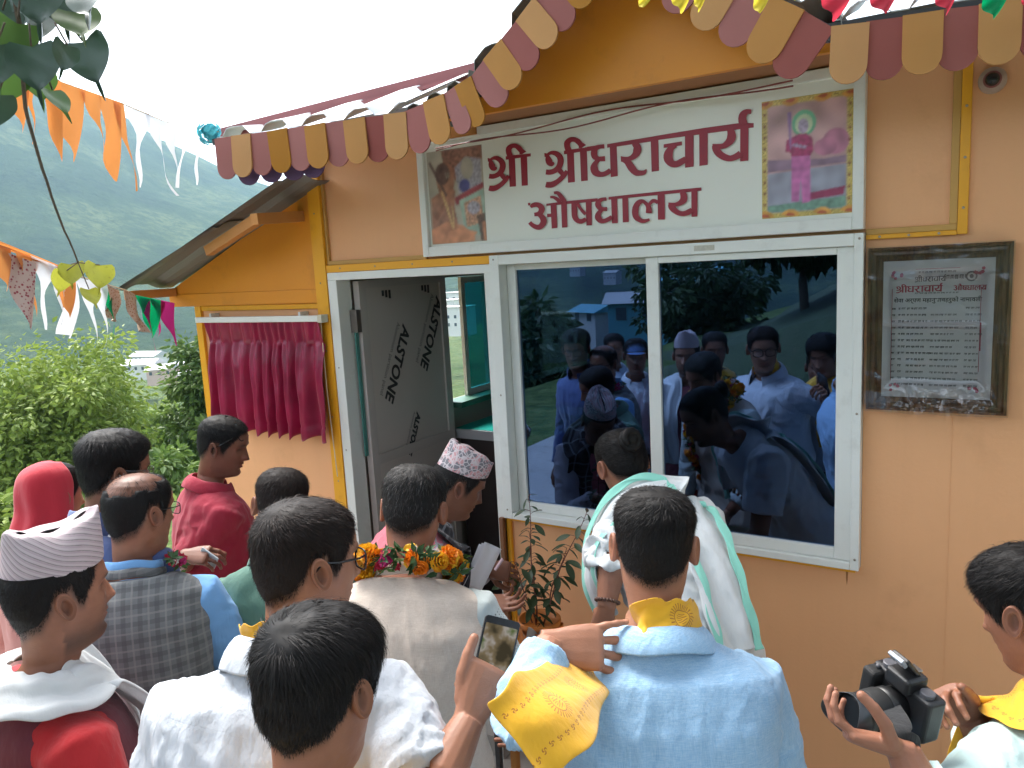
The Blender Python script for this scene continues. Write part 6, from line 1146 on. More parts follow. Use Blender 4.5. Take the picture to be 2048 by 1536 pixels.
# ---- garments
def garment(T, ps, name, mt, s0=.02, s1=.985, off=.014, aw=1.0, sleeves=None, vox=.0085, fold=.008, seed=1, bulge=0, skirt=0, sl_loose=1.0, shoulders=1.0, cuff=None, bd=1.0, tight_top=True):
    """shirt / vest / jacket: torso shell + optional sleeves, remeshed into one cloth surface with folds"""
    fold *= 1.55; mb = MB(); n = 44; rings = []
    K = 22
    for i in range(K+1):
        t = s0+(s1-s0)*i/K; o = off+bulge*math.sin(math.pi*min(1, max(0, (t-.05)/.7)))*.5
        sh = 1.0
        if shoulders < 1 and t > .72: sh = 1-(1-shoulders)*smooth(.72, .84, t)*(1-smooth(.93, .985, t))
        rings.append(ps.ring(t, o, n, aw*sh, bd))
    if skirt:                                            # hem below the waist
        c, T_, r_, f_ = ps.frame(s0); low = [p+Vector((0,0,-skirt))+(p-c)*.10 for p in rings[0]]; rings.insert(0, low)
    mb.loft(rings)
    segs = []
    for sd in (1, -1):
        S, E_, W_ = ps.arms[sd]; segs.append((sd, S, E_, W_))
        if not sleeves or sleeves.get(sd) is None: continue
        fr = sleeves[sd]; k = ps.k*sl_loose
        path = []; rr = []
        cS = S+(ps.frame(.84)[0]-S)*.35
        tot = [(cS, .060*k), (S, .066*k), (S.lerp(E_, .25), .064*k), (S.lerp(E_, .5), .060*k), (S.lerp(E_, .8), .056*k), (E_, .055*k), (E_.lerp(W_, .25), .054*k), (E_.lerp(W_, .6), .048*k), (E_.lerp(W_, .97), .041*k)]
        keys = [-.2, 0, .125, .25, .4, .5, .625, .8, .985]
        for (p, r_), kk in zip(tot, keys):
            if kk <= fr: path.append(p); rr.append(r_)
        u = fr; 
        for i in range(len(keys)-1):
            if keys[i] <= fr < keys[i+1]: q = (fr-keys[i])/(keys[i+1]-keys[i]); path.append(tot[i][0].lerp(tot[i+1][0], q)); rr.append(tot[i][1]+(tot[i+1][1]-tot[i][1])*q+.004); break
        mb.tube(path, rr, 18)
    me = remesh(mb, vox, 3, .5)
    # body coordinates + folds
    NS = 33; cen = ps.tors; bc = []; sl = []; newco = []
    aa = {sd: (S, E_, W_) for sd, S, E_, W_ in segs}
    me.update(); 
    for v in me.vertices:
        p = v.co; nv = v.normal
        best = min(range(NS), key=lambda i: (p-cen[i][0]).length_squared); c, T_, r_, f_ = cen[best]; q = p-c; u, w_, s_ = q.dot(r_), q.dot(f_), best/32+q.dot(T_)/ps.L
        arm_d = None; sd = 1 if u > 0 else -1
        S, E_, W_ = aa[sd]; has = sleeves and sleeves.get(sd) is not None
        d = 0; cl_ = 0
        if has:
            for (a_, b_, o_) in ((S, E_, 0), (E_, W_, (E_-S).length)):
                ab = b_-a_; t = max(0, min(1, (p-a_).dot(ab)/ab.length_squared)); dd = (p-(a_+ab*t)).length
                if arm_d is None or dd < arm_d[0]: arm_d = (dd, o_+t*ab.length, t, ab.normalized(), o_ > 0)
        intor = abs(u) < ps.SH[1].__sub__(ps.tors[27][0]).length*.86
        if has and arm_d[0] < .085*ps.k*sl_loose and (not intor or arm_d[1] > .12):
            al = arm_d[1]; ax = arm_d[3]; rad = (p-(S if not arm_d[4] else E_)); rad = rad-ax*rad.dot(ax); ang = math.atan2(rad.dot(f_), rad.dot(r_.cross(f_)) if abs(ax.dot(r_)) > .7 else rad.dot(r_))
            Lu = (E_-S).length; near = math.exp(-((al-Lu)/.07)**2)
            wrp = .8*mnoise.noise(Vector((p.x*9, p.y*9, p.z*9+seed)))
            rg = 1-abs(mnoise.noise(Vector((al*17+1.6*math.sin(ang+seed)+wrp, ang*.7, seed+sd*5))))*2
            d = fold*(.45+1.0*near)*(max(-.6, rg)*.9-.15)+fold*.45*mnoise.noise(p*24)
            bc.append((ang*.055+3*sd, al, .0)); cl_ = 1
        else:
            low = smooth(.95, .45, s_); arm_p = math.exp(-((abs(u)-.15)/.05)**2-((s_-.72)/.12)**2)
            wx = .35*mnoise.noise(Vector((u*5, s_*4, seed)))
            rg = 1-abs(mnoise.noise(Vector((u*10.5+wx*1.5+.8*s_*math.copysign(1, u)*smooth(0, .1, abs(u)), s_*1.6, w_*6+seed))))*2.4
            r2 = 1-abs(mnoise.noise(Vector((u*15+s_*7, s_*9-abs(u)*8, seed*3+w_*4))))*2.4
            x2 = mnoise.noise(Vector((u*26+s_*4, s_*5, w_*26+seed*2)))
            d = fold*(.25+.75*low)*(max(-.8, rg)*1.0+.2*x2)+fold*.55*max(-.5, r2)*(arm_p+.35*low)+fold*.25*mnoise.noise(p*22)
            bc.append((u if w_ < 0 else u+.003, s_*ps.L, w_))
        newco.append(p+nv*d)
        sl.append(cl_)
    for v, q in zip(me.vertices, newco): v.co = q
    a_ = me.attributes.new('bc', 'FLOAT_VECTOR', 'POINT'); a_.data.foreach_set('vector', [x for v in bc for x in v])
    a_ = me.attributes.new('sl', 'FLOAT', 'POINT'); a_.data.foreach_set('value', [float(x) for x in sl])
    me.materials.clear(); me.materials.append(mt); me.polygons.foreach_set('use_smooth', [True]*len(me.polygons)); me.update(); me.name = name
    return link(name, me, T)
def trousers(T, ps, mt):
    mb = MB(); mb.loft([ps.ring(t, .012, 28) for t in (0, .06, .12, .2)])
    for sd in (1, -1):
        hip, kn, an = ps.legs[sd]; k = ps.k*ps.fat
        mb.tube([hip+Vector((0,0,.05)), hip.lerp(kn, .4), kn, kn.lerp(an, .5), an+Vector((0,0,-.03))], [.10*k, .088*k, .072*k, .066*k, .06*k], 14)
    me = remesh(mb, .016, 2); me.materials.clear(); me.materials.append(mt); me.polygons.foreach_set('use_smooth', [True]*len(me.polygons)); me.name = 'trousers'
    return link('trousers', me, T)
def shoes(T, ps, mt):
    for sd in (1, -1):
        hip, kn, an = ps.legs[sd]; mb = MB()
        mb.tube([an+ps.f*-.065+Vector((0,0,-.045)), an+Vector((0,0,-.035)), an+ps.f*.11+Vector((0,0,-.05)), an+ps.f*.2+Vector((0,0,-.06))], [.033, .045, .042, .026], 14, flat=.85, round_end=True); mb.build('shoe', mt, T, True)
def collar(T, ps, mt, h_=.042, r_=.068, flare=.012, fold=True, open_=.5, th=.004, name='collar', tilt=.16, lift=0.0, b_=1.0):
    """shirt collar round the neck base; open_ = half angle (rad) of the front gap"""
    c, T_, rt, f_ = ps.frame(.985); c = c+T_*lift; hu = (ps.C-c).normalized(); nz = (T_*.6+hu*.4).normalized(); rt = (rt-nz*rt.dot(nz)).normalized(); f_ = nz.cross(rt)
    prof = [(0, 0), (.004, h_*.6), (.002, h_)]
    if fold: prof += [(.010, h_*1.02), (.018+flare, h_*.45), (.024+flare, -.012)]
    else: prof += [(.0065, h_), (.009, h_*.5), (.006, -.004)]
    n = 40; rings = []
    for d, z in prof:
        ring = []
        for j in range(n+1):
            a = open_+(2*math.pi-2*open_)*j/n
            zz = z-(.03 if fold and d > .02 else 0)*max(0, math.cos(a))**2+tilt*.10*(-math.cos(a))*.6
            ring.append(c+rt*math.sin(a)*(r_+d)*ps.k+f_*(math.cos(a)*(r_*1.02*b_+d)*ps.k-.014)+nz*(zz+.002*math.sin(a*5))*ps.k)
        rings.append(ring)
    mb = MB(); mb.loft(rings, caps=False, closed=False); o = mb.build(name, mt, T, True, False); md = o.modifiers.new('s', 'SOLIDIFY'); md.thickness = .0025; md.offset = 0; sb = o.modifiers.new('b', 'SUBSURF'); sb.levels = 1; sb.render_levels = 1
    cs = []
    me = o.data; a_ = me.attributes.new('bc', 'FLOAT_VECTOR', 'POINT'); a_.data.foreach_set('vector', [x for v in me.vertices for x in (v.co.x, v.co.z+2, v.co.y)])
    return o
def ribbon(T, pts, wdir, w, mt, name='scarf', nw=14, folds=2.2, amp=.012, th=.003, seed=0, ease=None):
    """cloth strip along pts; wdir = list of width vectors"""
    mb = MB(); bc = []; Ls = 0; n = len(pts)
    def cr(P_, t):
        i = min(int(t), len(P_)-2); u = t-i; a, b, c, d = P_[max(i-1, 0)], P_[i], P_[i+1], P_[min(i+2, len(P_)-1)]
        return .5*((2*b)+(c-a)*u+(2*a-5*b+4*c-d)*u*u+(3*b-a-3*c+d)*u**3)
    P_ = [Vector(p) for p in pts]; W_ = [Vector(x) for x in wdir]; M_ = 9*(n-1); prev = None
    ww = [x*PS for x in w] if hasattr(w, '__len__') else [w*PS]*n
    for i in range(M_+1):
        t = i*(n-1)/M_*.99999; c = cr(P_, t); tt = (cr(P_, min(t+.03, n-1.0001))-cr(P_, max(t-.03, 0))).normalized(); wv = cr(W_, t); wv = (wv-tt*wv.dot(tt)).normalized(); nr = tt.cross(wv)
        k = int(min(t, n-1.001)); wd = ww[k]+(ww[k+1]-ww[k])*(t-k)
        if prev is not None: Ls += (c-prev).length
        prev = c
        for j in range(nw+1):
            u = j/nw-.5; ph = u*folds*2*math.pi+.9*math.sin(t*1.3+seed)
            mb.v.append(c+wv*u*wd+nr*amp*(math.sin(ph)+.4*math.sin(2.3*ph+t*2))+wv*.004*math.sin(t*7+u*5)); bc.append((u*wd, Ls, 0))
    for i in range(M_):
        for j in range(nw): p = i*(nw+1)+j; mb.f.append((p, p+1, p+nw+2, p+nw+1)); mb.m.append(0)
    mb.attr = {'bc': bc}; o = mb.build(name, mt, T, True, False); md = o.modifiers.new('s', 'SOLIDIFY'); md.thickness = th; md.offset = 0; sb = o.modifiers.new('b', 'SUBSURF'); sb.levels = 1; sb.render_levels = 1
    return o
def glasses(T, ps, m_, lens=True, y=.098, z=.008, up=0, r_=.0016, w_=.024, h_=.018):
    HM = ps.HM; mb = MB(); G = lambda x, y_, z_: HM @ (Vector((x, y_, z_)) if not up else Matrix.Rotation(R(up), 3, 'X') @ Vector((x, y_, z_)))
    for sd in (1, -1):
        pts = [G(sd*.033+w_*math.copysign(abs(math.cos(a))**.6, math.cos(a)), y-abs(sd*.033+w_*math.cos(a))*.12, z-.004+h_*math.copysign(abs(math.sin(a))**.6, math.sin(a))) for a in [6.2832*k/22 for k in range(23)]]
        mb.tube(pts, r_, 6); mb.tube([G(sd*.058, y-.008, z+.008), G(sd*.074, y-.03, z+.008), G(sd*.0800, .02, z+.008), G(sd*.0815, -.012, z+.012), G(sd*.080, -.03, z-.006)], r_*1.1, 6)
    mb.tube([G(-.010, y, z+.003), G(0, y+.004, z+.007), G(.010, y, z+.003)], r_, 6); g = mb.build('glasses', m_, T, True)
    if lens:
        for sd in (1, -1):
            l = MB(); l.add([G(sd*.033+w_*.96*math.copysign(abs(math.cos(a))**.6, math.cos(a)), y-abs(sd*.033+w_*math.cos(a))*.12, z-.004+h_*.96*math.copysign(abs(math.sin(a))**.6, math.sin(a))) for a in [6.2832*k/22 for k in range(22)]], [tuple(range(22))]); l.build('lens', LENS, g, False, False)
    return g
LENS, n, bs, out = newmat('lens_glass'); tr = N(n, 'ShaderNodeBsdfTransparent', i_Color=(.9, .92, .93, 1)); gl = N(n, 'ShaderNodeBsdfGlossy', i_Roughness=.02, i_Color=(1, 1, 1, 1)); mx = N(n, 'ShaderNodeMixShader', i_0=.12); n.links.new(tr.outputs[0], mx.inputs[1]); n.links.new(gl.outputs[0], mx.inputs[2]); n.links.new(mx.outputs[0], out.inputs[0])
def topi(T, ps, mt, z0=.040, tilt=.0, h_=(.12, .09, .11), lean=0, crease=.014, wtop=.050):
    """folded Nepali cap: band on the head rising to a saddle shaped crease; h_ = front, middle, back height"""
    HM = ps.HM; n = 56; rings = []; bc = []
    def pt(a, v):
        s_, c = math.sin(a), math.cos(a); zb = z0+tilt*c*.1
        zt = z0+h_[1]+((h_[0]-h_[1]) if c > 0 else (h_[2]-h_[1]))*abs(c)**1.7
        x = (.0800+(wtop-.0800)*v**3.0)*s_; y = -.008+(.101+(.094+lean*c-.101)*v)*c; z = zb+(zt-zb)*v
        k = 1+.02*math.sin(a*3+v*5)*v
        return Vector((x*k, y*k, z+.003*math.sin(a*7)*v))
    for i in range(11):
        v = i/10; rings.append([HM @ pt(6.2832*j/n, v) for j in range(n)]); bc += [(6.2832*j/n*.09, v*.11, 0) for j in range(n)]
    for f in (.8, .4, .04):
        ring = []
        for j in range(n):
            a = 6.2832*j/n; p = pt(a, 1); ring.append(HM @ Vector((p.x*f, p.y*(.80+.20*f), p.z-crease*(1-f**1.2))))
        rings.append(ring); bc += [(math.sin(6.2832*j/n)*.05*f, .11+.08*(1-f)+.04*math.cos(6.2832*j/n), 0) for j in range(n)]
    mb = MB(); mb.loft(rings, caps=False); mb.attr = {'bc': bc}; o = mb.build('topi_cap', mt, T, True, True); md = o.modifiers.new('s', 'SOLIDIFY'); md.thickness = .002; sb = o.modifiers.new('b', 'SUBSURF'); sb.levels = 1; sb.render_levels = 1; return o
def drape(ps, Rx=.112, Ry=.10, h0=.0, lenL=.4, lenR=.4, fxx=.10, t0=.965, a0=42, n=9, fy=.172, dip=.012):
    c, T_, rt, f_ = ps.frame(t0); pts = []; wd = []; k = ps.k
    tail = lambda sd, d, y: (c+f_*y*k+rt*sd*fxx*k-T_*d*k, rt*-sd)
    for d, y in ((lenL, fy+.02), (lenL*.62, fy+.018), (.12, fy)): p, w_ = tail(-1, d, y); pts.append(p); wd.append(w_)
    for i in range(n):
        a = R(-a0)-(R(360-2*a0))*i/(n-1); a = -R(a0)-R(360-2*a0)*i/(n-1)
        rad = rt*math.sin(a)*Rx+f_*math.cos(a)*Ry; pts.append(c+rad*k-f_*.012+T_*(h0+.022-dip*max(0, math.cos(a)))*k); wd.append((T_*.45-rad.normalized()*.89))
    for d, y in ((.12, fy), (lenR*.62, fy+.018), (lenR, fy+.02)): p, w_ = tail(1, d, y); pts.append(p); wd.append(w_)
    return pts, wd
# ---- cloth materials
def fabric(name, col, rough=.85, weave=900, var=.06, wr=.5, sheen=.15, seam=None, check=None, dots=None, slub=None, trans=0):
    m_, n, bs, out = newmat(name); vec = coords(n, 'bc'); f = noise(n, vec, 9, 4)
    c = mixc(n, f, tuple(x*(1-var) for x in col), tuple(min(1, x*(1+var)) for x in col))
    sp = N(n, 'ShaderNodeSeparateXYZ'); n.links.new(vec, sp.inputs[0]); X_, Y_ = sp.outputs[0], sp.outputs[1]
    if slub:
        a = noise(n, coords(n, 'bc', (12, 220, 12)), 4, 4, .7); b = noise(n, coords(n, 'bc', (220, 12, 220)), 4, 4, .7)
        c = mixc(n, ramp(n, mth(n, 'ADD', mth(n, 'MULTIPLY', a, .5), mth(n, 'MULTIPLY', b, .5)), [(.38, (1,1,1)), (.62, (0,0,0))]), c, slub)
    if check:
        per, c2, c3 = check
        gx = mth(n, 'ABSOLUTE', mth(n, 'SUBTRACT', mth(n, 'FRACT', mth(n, 'DIVIDE', X_, per)), .5)); gy = mth(n, 'ABSOLUTE', mth(n, 'SUBTRACT', mth(n, 'FRACT', mth(n, 'DIVIDE', Y_, per)), .5))
        c = mixc(n, mth(n, 'MULTIPLY', mth(n, 'GREATER_THAN', gx, .36), .55), c, c2); c = mixc(n, mth(n, 'MULTIPLY', mth(n, 'GREATER_THAN', gy, .36), .55), c, c2)
        fx2 = mth(n, 'LESS_THAN', gx, .06); fy2 = mth(n, 'LESS_THAN', gy, .06); c = mixc(n, mth(n, 'MULTIPLY', fx2, .5), c, c3); c = mixc(n, mth(n, 'MULTIPLY', fy2, .5), c, c3)
        fn = noise(n, coords(n, 'bc', (160, 160, 160)), 3, 3); c = mixc(n, mth(n, 'MULTIPLY', fn, .5), c, tuple(x*.5 for x in col))
    if dots:
        per, c2 = dots; gx = mth(n, 'SUBTRACT', mth(n, 'FRACT', mth(n, 'DIVIDE', X_, per)), .5); gy = mth(n, 'SUBTRACT', mth(n, 'FRACT', mth(n, 'DIVIDE', Y_, per)), .5)
        r2 = mth(n, 'ADD', mth(n, 'MULTIPLY', gx, gx), mth(n, 'MULTIPLY', gy, gy)); c = mixc(n, mth(n, 'LESS_THAN', r2, .045), c, c2)
    n.links.new(c, bs.inputs['Base Color']); bs.inputs['Roughness'].default_value = rough; bs.inputs['Specular IOR Level'].default_value = .25; bs.inputs['Sheen Weight'].default_value = sheen; bs.inputs['Sheen Roughness'].default_value = .6
    h1 = noise(n, coords(n, None, (1.4, 1.4, .28)), 22, 4, .5); nn = bumpn(n, bs, h1, wr*.95, .011); h3 = noise(n, coords(n, None, (1, 1, .3)), 60, 3, .5); nn = bumpn(n, bs, h3, wr*.35, .003, nn)
    h2 = noise(n, vec, weave*.5, 2); nn = bumpn(n, bs, h2, .25, .0006, nn)
    if seam is not None:
        for s_ in seam:
            ds = mth(n, 'ABSOLUTE', mth(n, 'SUBTRACT', Y_, mth(n, 'ADD', s_, mth(n, 'MULTIPLY', mth(n, 'ABSOLUTE', X_), .16)))); sl_ = N(n, 'ShaderNodeAttribute', attribute_name='sl').outputs['Fac']
            g = mth(n, 'MULTIPLY', mth(n, 'LESS_THAN', ds, .0028), mth(n, 'SUBTRACT', 1, sl_)); nn = bumpn(n, bs, mth(n, 'SUBTRACT', 1, g), .8, .003, nn)
    if trans:
        tr_ = N(n, 'ShaderNodeBsdfTranslucent'); n.links.new(c, tr_.inputs[0]); mx_ = N(n, 'ShaderNodeMixShader', i_0=trans); n.links.new(bs.outputs[0], mx_.inputs[1]); n.links.new(tr_.outputs[0], mx_.inputs[2]); n.links.new(mx_.outputs[0], out.inputs[0])
    return m_
# ================================================================== PEOPLE: the crowd
black_tr = fabric('dark_trousers', (.03, .032, .04)); grey_tr = fabric('grey_trousers', (.12, .11, .10)); shoe_m = mat('black_leather', (.02, .018, .016), .4)
white_sh = fabric('white_cotton', (.52, .55, .59), wr=.8, seam=[.485]); blue_ch = fabric('light_blue_chambray', (.20, .385, .60), wr=.7, slub=(.40, .57, .73), seam=[.485]); green_sh = fabric('green_polo_cloth', (.09, .19, .145), wr=.4); red_sh = fabric('crimson_cotton', (.34, .018, .04), wr=.5); navy_j = fabric('blue_track_jacket', (.06, .10, .26), .6, wr=.4, sheen=.3); navy_d = fabric('navy_lining', (.012, .016, .045), .7)
vest_g = fabric('grey_checked_wool', (.17, .18, .185), check=(.045, (.07, .075, .08), (.30, .30, .29)), wr=.35); blue_s = fabric('sky_blue_cotton', (.16, .36, .66), wr=.5); maroon_v = fabric('maroon_wool', (.13, .022, .035), wr=.35); red_k = fabric('bright_red_cotton', (.45, .018, .022), wr=.5); white_sc = fabric('white_shawl', (.60, .62, .62), wr=.3); beige_v = fabric('beige_linen_vest', (.48, .395, .325), wr=.45, slub=(.62, .54, .46)); dot_s = fabric('dotted_grey_cotton', (.42, .47, .46), dots=(.0085, (.12, .15, .15)), wr=.5)
pink_s = fabric('pink_cotton', (.60, .16, .20), wr=.5); plaid = fabric('black_plaid_shawl', (.022, .02, .025), check=(.075, (.05, .045, .05), (.40, .40, .42)), wr=.4); lilac = fabric('lilac_grey_cotton', (.42, .38, .42), wr=.5); white_k = fabric('white_robe', (.62, .64, .64), wr=.5); mint = fabric('mint_border', (.25, .62, .50), .6, wr=.3, sheen=.3); mintw = fabric('pale_mint_cotton', (.46, .60, .58), wr=.5); salmon = fabric('salmon_cotton', (.62, .28, .24), wr=.4); scarf_r = fabric('red_head_scarf', (.50, .015, .03), wr=.3, sheen=.3)
saff = fabric('saffron_scarf', (.80, .42, .012), .55, wr=.35, sheen=.25, trans=.12)
def scarf_print(m_):
    n = m_.node_tree; bs = next(x for x in n.nodes if x.type == 'BSDF_PRINCIPLED'); src = bs.inputs['Base Color'].links[0].from_socket; sp = N(n, 'ShaderNodeSeparateXYZ'); n.links.new(coords(n, 'bc'), sp.inputs[0]); X_, Y_ = sp.outputs[0], sp.outputs[1]
    u = mth(n, 'MULTIPLY', mth(n, 'SUBTRACT', mth(n, 'FRACT', mth(n, 'DIVIDE', Y_, .017)), .5), .017); v = mth(n, 'SUBTRACT', mth(n, 'ABSOLUTE', X_), .040)
    r_ = mth(n, 'SQRT', mth(n, 'ADD', mth(n, 'MULTIPLY', u, u), mth(n, 'MULTIPLY', v, v))); an = mth(n, 'ARCTAN2', v, u)
    g = mth(n, 'MULTIPLY', mth(n, 'LESS_THAN', r_, .0052), mth(n, 'GREATER_THAN', mth(n, 'SINE', mth(n, 'ADD', mth(n, 'MULTIPLY', an, 3), mth(n, 'MULTIPLY', r_, 900))), .1))
    u2 = mth(n, 'MULTIPLY', mth(n, 'SUBTRACT', mth(n, 'FRACT', mth(n, 'DIVIDE', mth(n, 'ADD', Y_, .05), .15)), .5), .15); r2 = mth(n, 'SQRT', mth(n, 'ADD', mth(n, 'MULTIPLY', u2, u2), mth(n, 'MULTIPLY', X_, X_))); a2 = mth(n, 'ARCTAN2', X_, u2)
    ring_ = mth(n, 'LESS_THAN', mth(n, 'ABSOLUTE', mth(n, 'SUBTRACT', r2, .0165)), .0009); rays = mth(n, 'MULTIPLY', mth(n, 'MULTIPLY', mth(n, 'GREATER_THAN', r2, .018), mth(n, 'LESS_THAN', r2, .028)), mth(n, 'GREATER_THAN', mth(n, 'SINE', mth(n, 'MULTIPLY', a2, 26)), .55))
    face = mth(n, 'MULTIPLY', mth(n, 'LESS_THAN', r2, .011), mth(n, 'GREATER_THAN', mth(n, 'SINE', mth(n, 'ADD', mth(n, 'MULTIPLY', X_, 1400), mth(n, 'MULTIPLY', a2, 2))), .45))
    al = mth(n, 'MULTIPLY', mth(n, 'ADD', mth(n, 'ADD', g, ring_), mth(n, 'ADD', rays, face), clamp=True), .8, clamp=True)
    c = mixc(n, al, src, (.30, .055, .012)); n.links.new(c, bs.inputs['Base Color'])
scarf_print(saff)
def topi_mat(name, c1, c2, c3, kind):
    m_, n, bs, out = newmat(name); vec = coords(n, 'bc')
    if kind == 'stripe':
        mp = N(n, 'ShaderNodeMapping'); mp.inputs['Rotation'].default_value = (0, 0, R(-32)); n.links.new(vec, mp.inputs[0]); sp = N(n, 'ShaderNodeSeparateXYZ'); n.links.new(mp.outputs[0], sp.inputs[0])
        u = mth(n, 'FRACT', mth(n, 'MULTIPLY', sp.outputs[1], 88)); v = noise(n, mp.outputs[0], 120, 2)
        c = mixc(n, mth(n, 'GREATER_THAN', u, .45), c1, c2); c = mixc(n, mth(n, 'MULTIPLY', mth(n, 'GREATER_THAN', mth(n, 'ADD', u, mth(n, 'MULTIPLY', v, .3)), .98), 1), c, c3); c = mixc(n, mth(n, 'MULTIPLY', noise(n, vec, 25, 3), .35), c, (.55, .52, .54))
    else:
        v = N(n, 'ShaderNodeTexVoronoi', i_Scale=62.0); v.feature = 'DISTANCE_TO_EDGE'; n.links.new(vec, v.inputs['Vector']); v2 = N(n, 'ShaderNodeTexVoronoi', i_Scale=62.0); n.links.new(vec, v2.inputs['Vector'])
        c = mixc(n, mth(n, 'GREATER_THAN', noise(n, vec, 22, 2), .5), c1, c2); c = mixc(n, ramp(n, v.outputs['Distance'], [(.04, (1,1,1)), (.12, (0,0,0))]), c, c3)
    n.links.new(c, bs.inputs['Base Color']); bs.inputs['Roughness'].default_value = .8; bumpn(n, bs, noise(n, vec, 400, 2), .3, .001); return m_
topi_a = topi_mat('striped_topi', (.50, .41, .42), (.40, .30, .32), (.20, .165, .17), 'stripe'); topi_b = topi_mat('dhaka_topi', (.58, .30, .31), (.20, .19, .21), (.62, .55, .56), 'vor')
blackframe = mat('black_acetate', (.012, .012, .012), .25); chrome = mat('thin_metal', (.2, .2, .2), .25, metal=1)
def new_person(label, C, g=0.0): return empty('person', (C.x, C.y, GZ), label, 'person', 'people gathered at the doorway')
cv = lambda r_, d_, f_: CR*r_+CD*d_+CF*f_          # vector in camera axes (right, down, forward)
PEOPLE = {}
def finish(T, ps, tr_=black_tr, sh=True):
    trousers(T, ps, tr_)
    if sh: shoes(T, ps, shoe_m)
# ---- 12 man in light blue shirt, arm raised over his shoulder
ps = Pose((1308, 1096, 1.55), 0, 14, 2, byaw=-6, lean=8, k=1.03, fat=1.16); T = new_person('man in a light blue shirt pulling a yellow scarf over his shoulder, seen from behind', ps.C)
ps.arm(-1, pat(1040, 1438, 1.29), pat(1098, 1290, 1.42)); ps.arm(1)
h12 = {-1: dict(a=cv(.96, .06, .06), n=cv(.10, -.50, -.86), curl=[(26, 46, 24), (20, 38, 20), (8, 22, 12), (-8, 10, 6)], thumb=((.030, .024, -.006), ((.92, .22, -.20), (.90, .30, -.25), (.80, .45, -.35))), spread=.15, fine=True, vox=.0027, k=1.0)}
body(T, ps, SK2, hands=h12); hair(T, ps, hairm, 11000, .016, .006, .024, (.012, -.060), seed=12, wz=.10)
garment(T, ps, 'shirt', blue_ch, .0, .985, .017, sleeves={1: .5, -1: .92}, vox=.0068, fold=.0075, seed=12, sl_loose=.94, skirt=.12); collar(T, ps, blue_ch, .034, .074, .014, True, .5)
c, T_, rt, f_ = ps.frame(.985); nz = T_
def neckring(ps, r_, h_, a0, a1, n, b_=1.0, tilt=.0):
    c, T_, rt, f_ = ps.frame(.985); out = []
    for i in range(n):
        a = a0+(a1-a0)*i/(n-1); out.append(c+rt*math.sin(a)*r_*ps.k+f_*(math.cos(a)*r_*b_*ps.k-.014)+T_*(h_+tilt*-math.cos(a)))
    return out
ring12 = neckring(ps, .079, .056, R(40), R(205), 6, 1, .014)
pts = ring12+[pat(1262, 1303, 1.47), pat(1208, 1320, 1.465), pat(1172, 1346, 1.40), pat(1108, 1415, 1.17), pat(1032, 1488, 1.11)]
wd = [T_]*6+[cv(.1, 1, 0), cv(.45, .8, 0), cv(.75, .65, 0), cv(.8, .6, 0), cv(.8, .6, 0)]
sc12 = ribbon(T, pts, wd, [.05, .06, .064, .064, .064, .064, .066, .055, .10, .15, .13], saff, folds=.8, amp=.006, seed=2)
finish(T, ps); PEOPLE[12] = (T, ps)
# ---- 8 boy with thick black hair in the foreground
ps = Pose((644, 1380, 1.14), 40, 14, -4, byaw=20, lean=6, k=.99, fat=.92); T = new_person('boy with thick black hair and a yellow scarf, seen from behind', ps.C)
ps.arm(1); ps.arm(-1); body(T, ps, SK1); hair(T, ps, hairm, 14000, .024, .015, .050, (-.005, -.082), seed=8, wz=.088)
garment(T, ps, 'shirt', white_sh, .0, .985, .014, sleeves={1: .4, -1: .4}, fold=.006, seed=8)
pts, wd = drape(ps, .105, .10, .01, .3, .3, .08); ribbon(T, pts, wd, .10, saff, folds=.7, amp=.006, seed=4)
finish(T, ps); PEOPLE[8] = (T, ps)
# ---- 7 man in white shirt with glasses, filming with a phone
ps = Pose((618, 1128, 1.47), 66, 8, -3, byaw=14, lean=9, k=1.0, fat=1.2, hk=.98, hf=.062); T = new_person('heavy man in a white shirt and black glasses filming with a phone', ps.C)
ps.arm(1, pat(862, 1590, 1.28), pat(938, 1440, 1.36)); ps.arm(-1)
h7 = {1: dict(a=cv(.36, -.74, .45), n=cv(.22, -.15, -.95), curl=[(72, 62, 40), (74, 64, 40), (76, 64, 40), (78, 64, 40)], thumb=((.026, .028, -.004), ((.42, .88, .10), (.16, .97, .10), (.05, .99, .05))), fine=True, vox=.0028, k=1.02, spread=.02)}
body(T, ps, SK2, hands=h7); hair(T, ps, hairb, 8000, .014, .008, .024, (.0, -.05), style='forward', seed=7)
garment(T, ps, 'shirt', white_sh, .0, .985, .018, sleeves={1: .42, -1: .42}, vox=.007, fold=.009, seed=7, sl_loose=1.22, skirt=.12); collar(T, ps, white_sh, .048, .076, .010, True, .5)
glasses(T, ps, blackframe, r_=.0022, w_=.026, h_=.020); pts = neckring(ps, .073, .052, R(60), R(300), 9, 1, .012); ribbon(T, pts, [ps.up]*9, .055, saff, folds=.8, amp=.004, seed=7)
finish(T, ps); PEOPLE[7] = (T, ps)
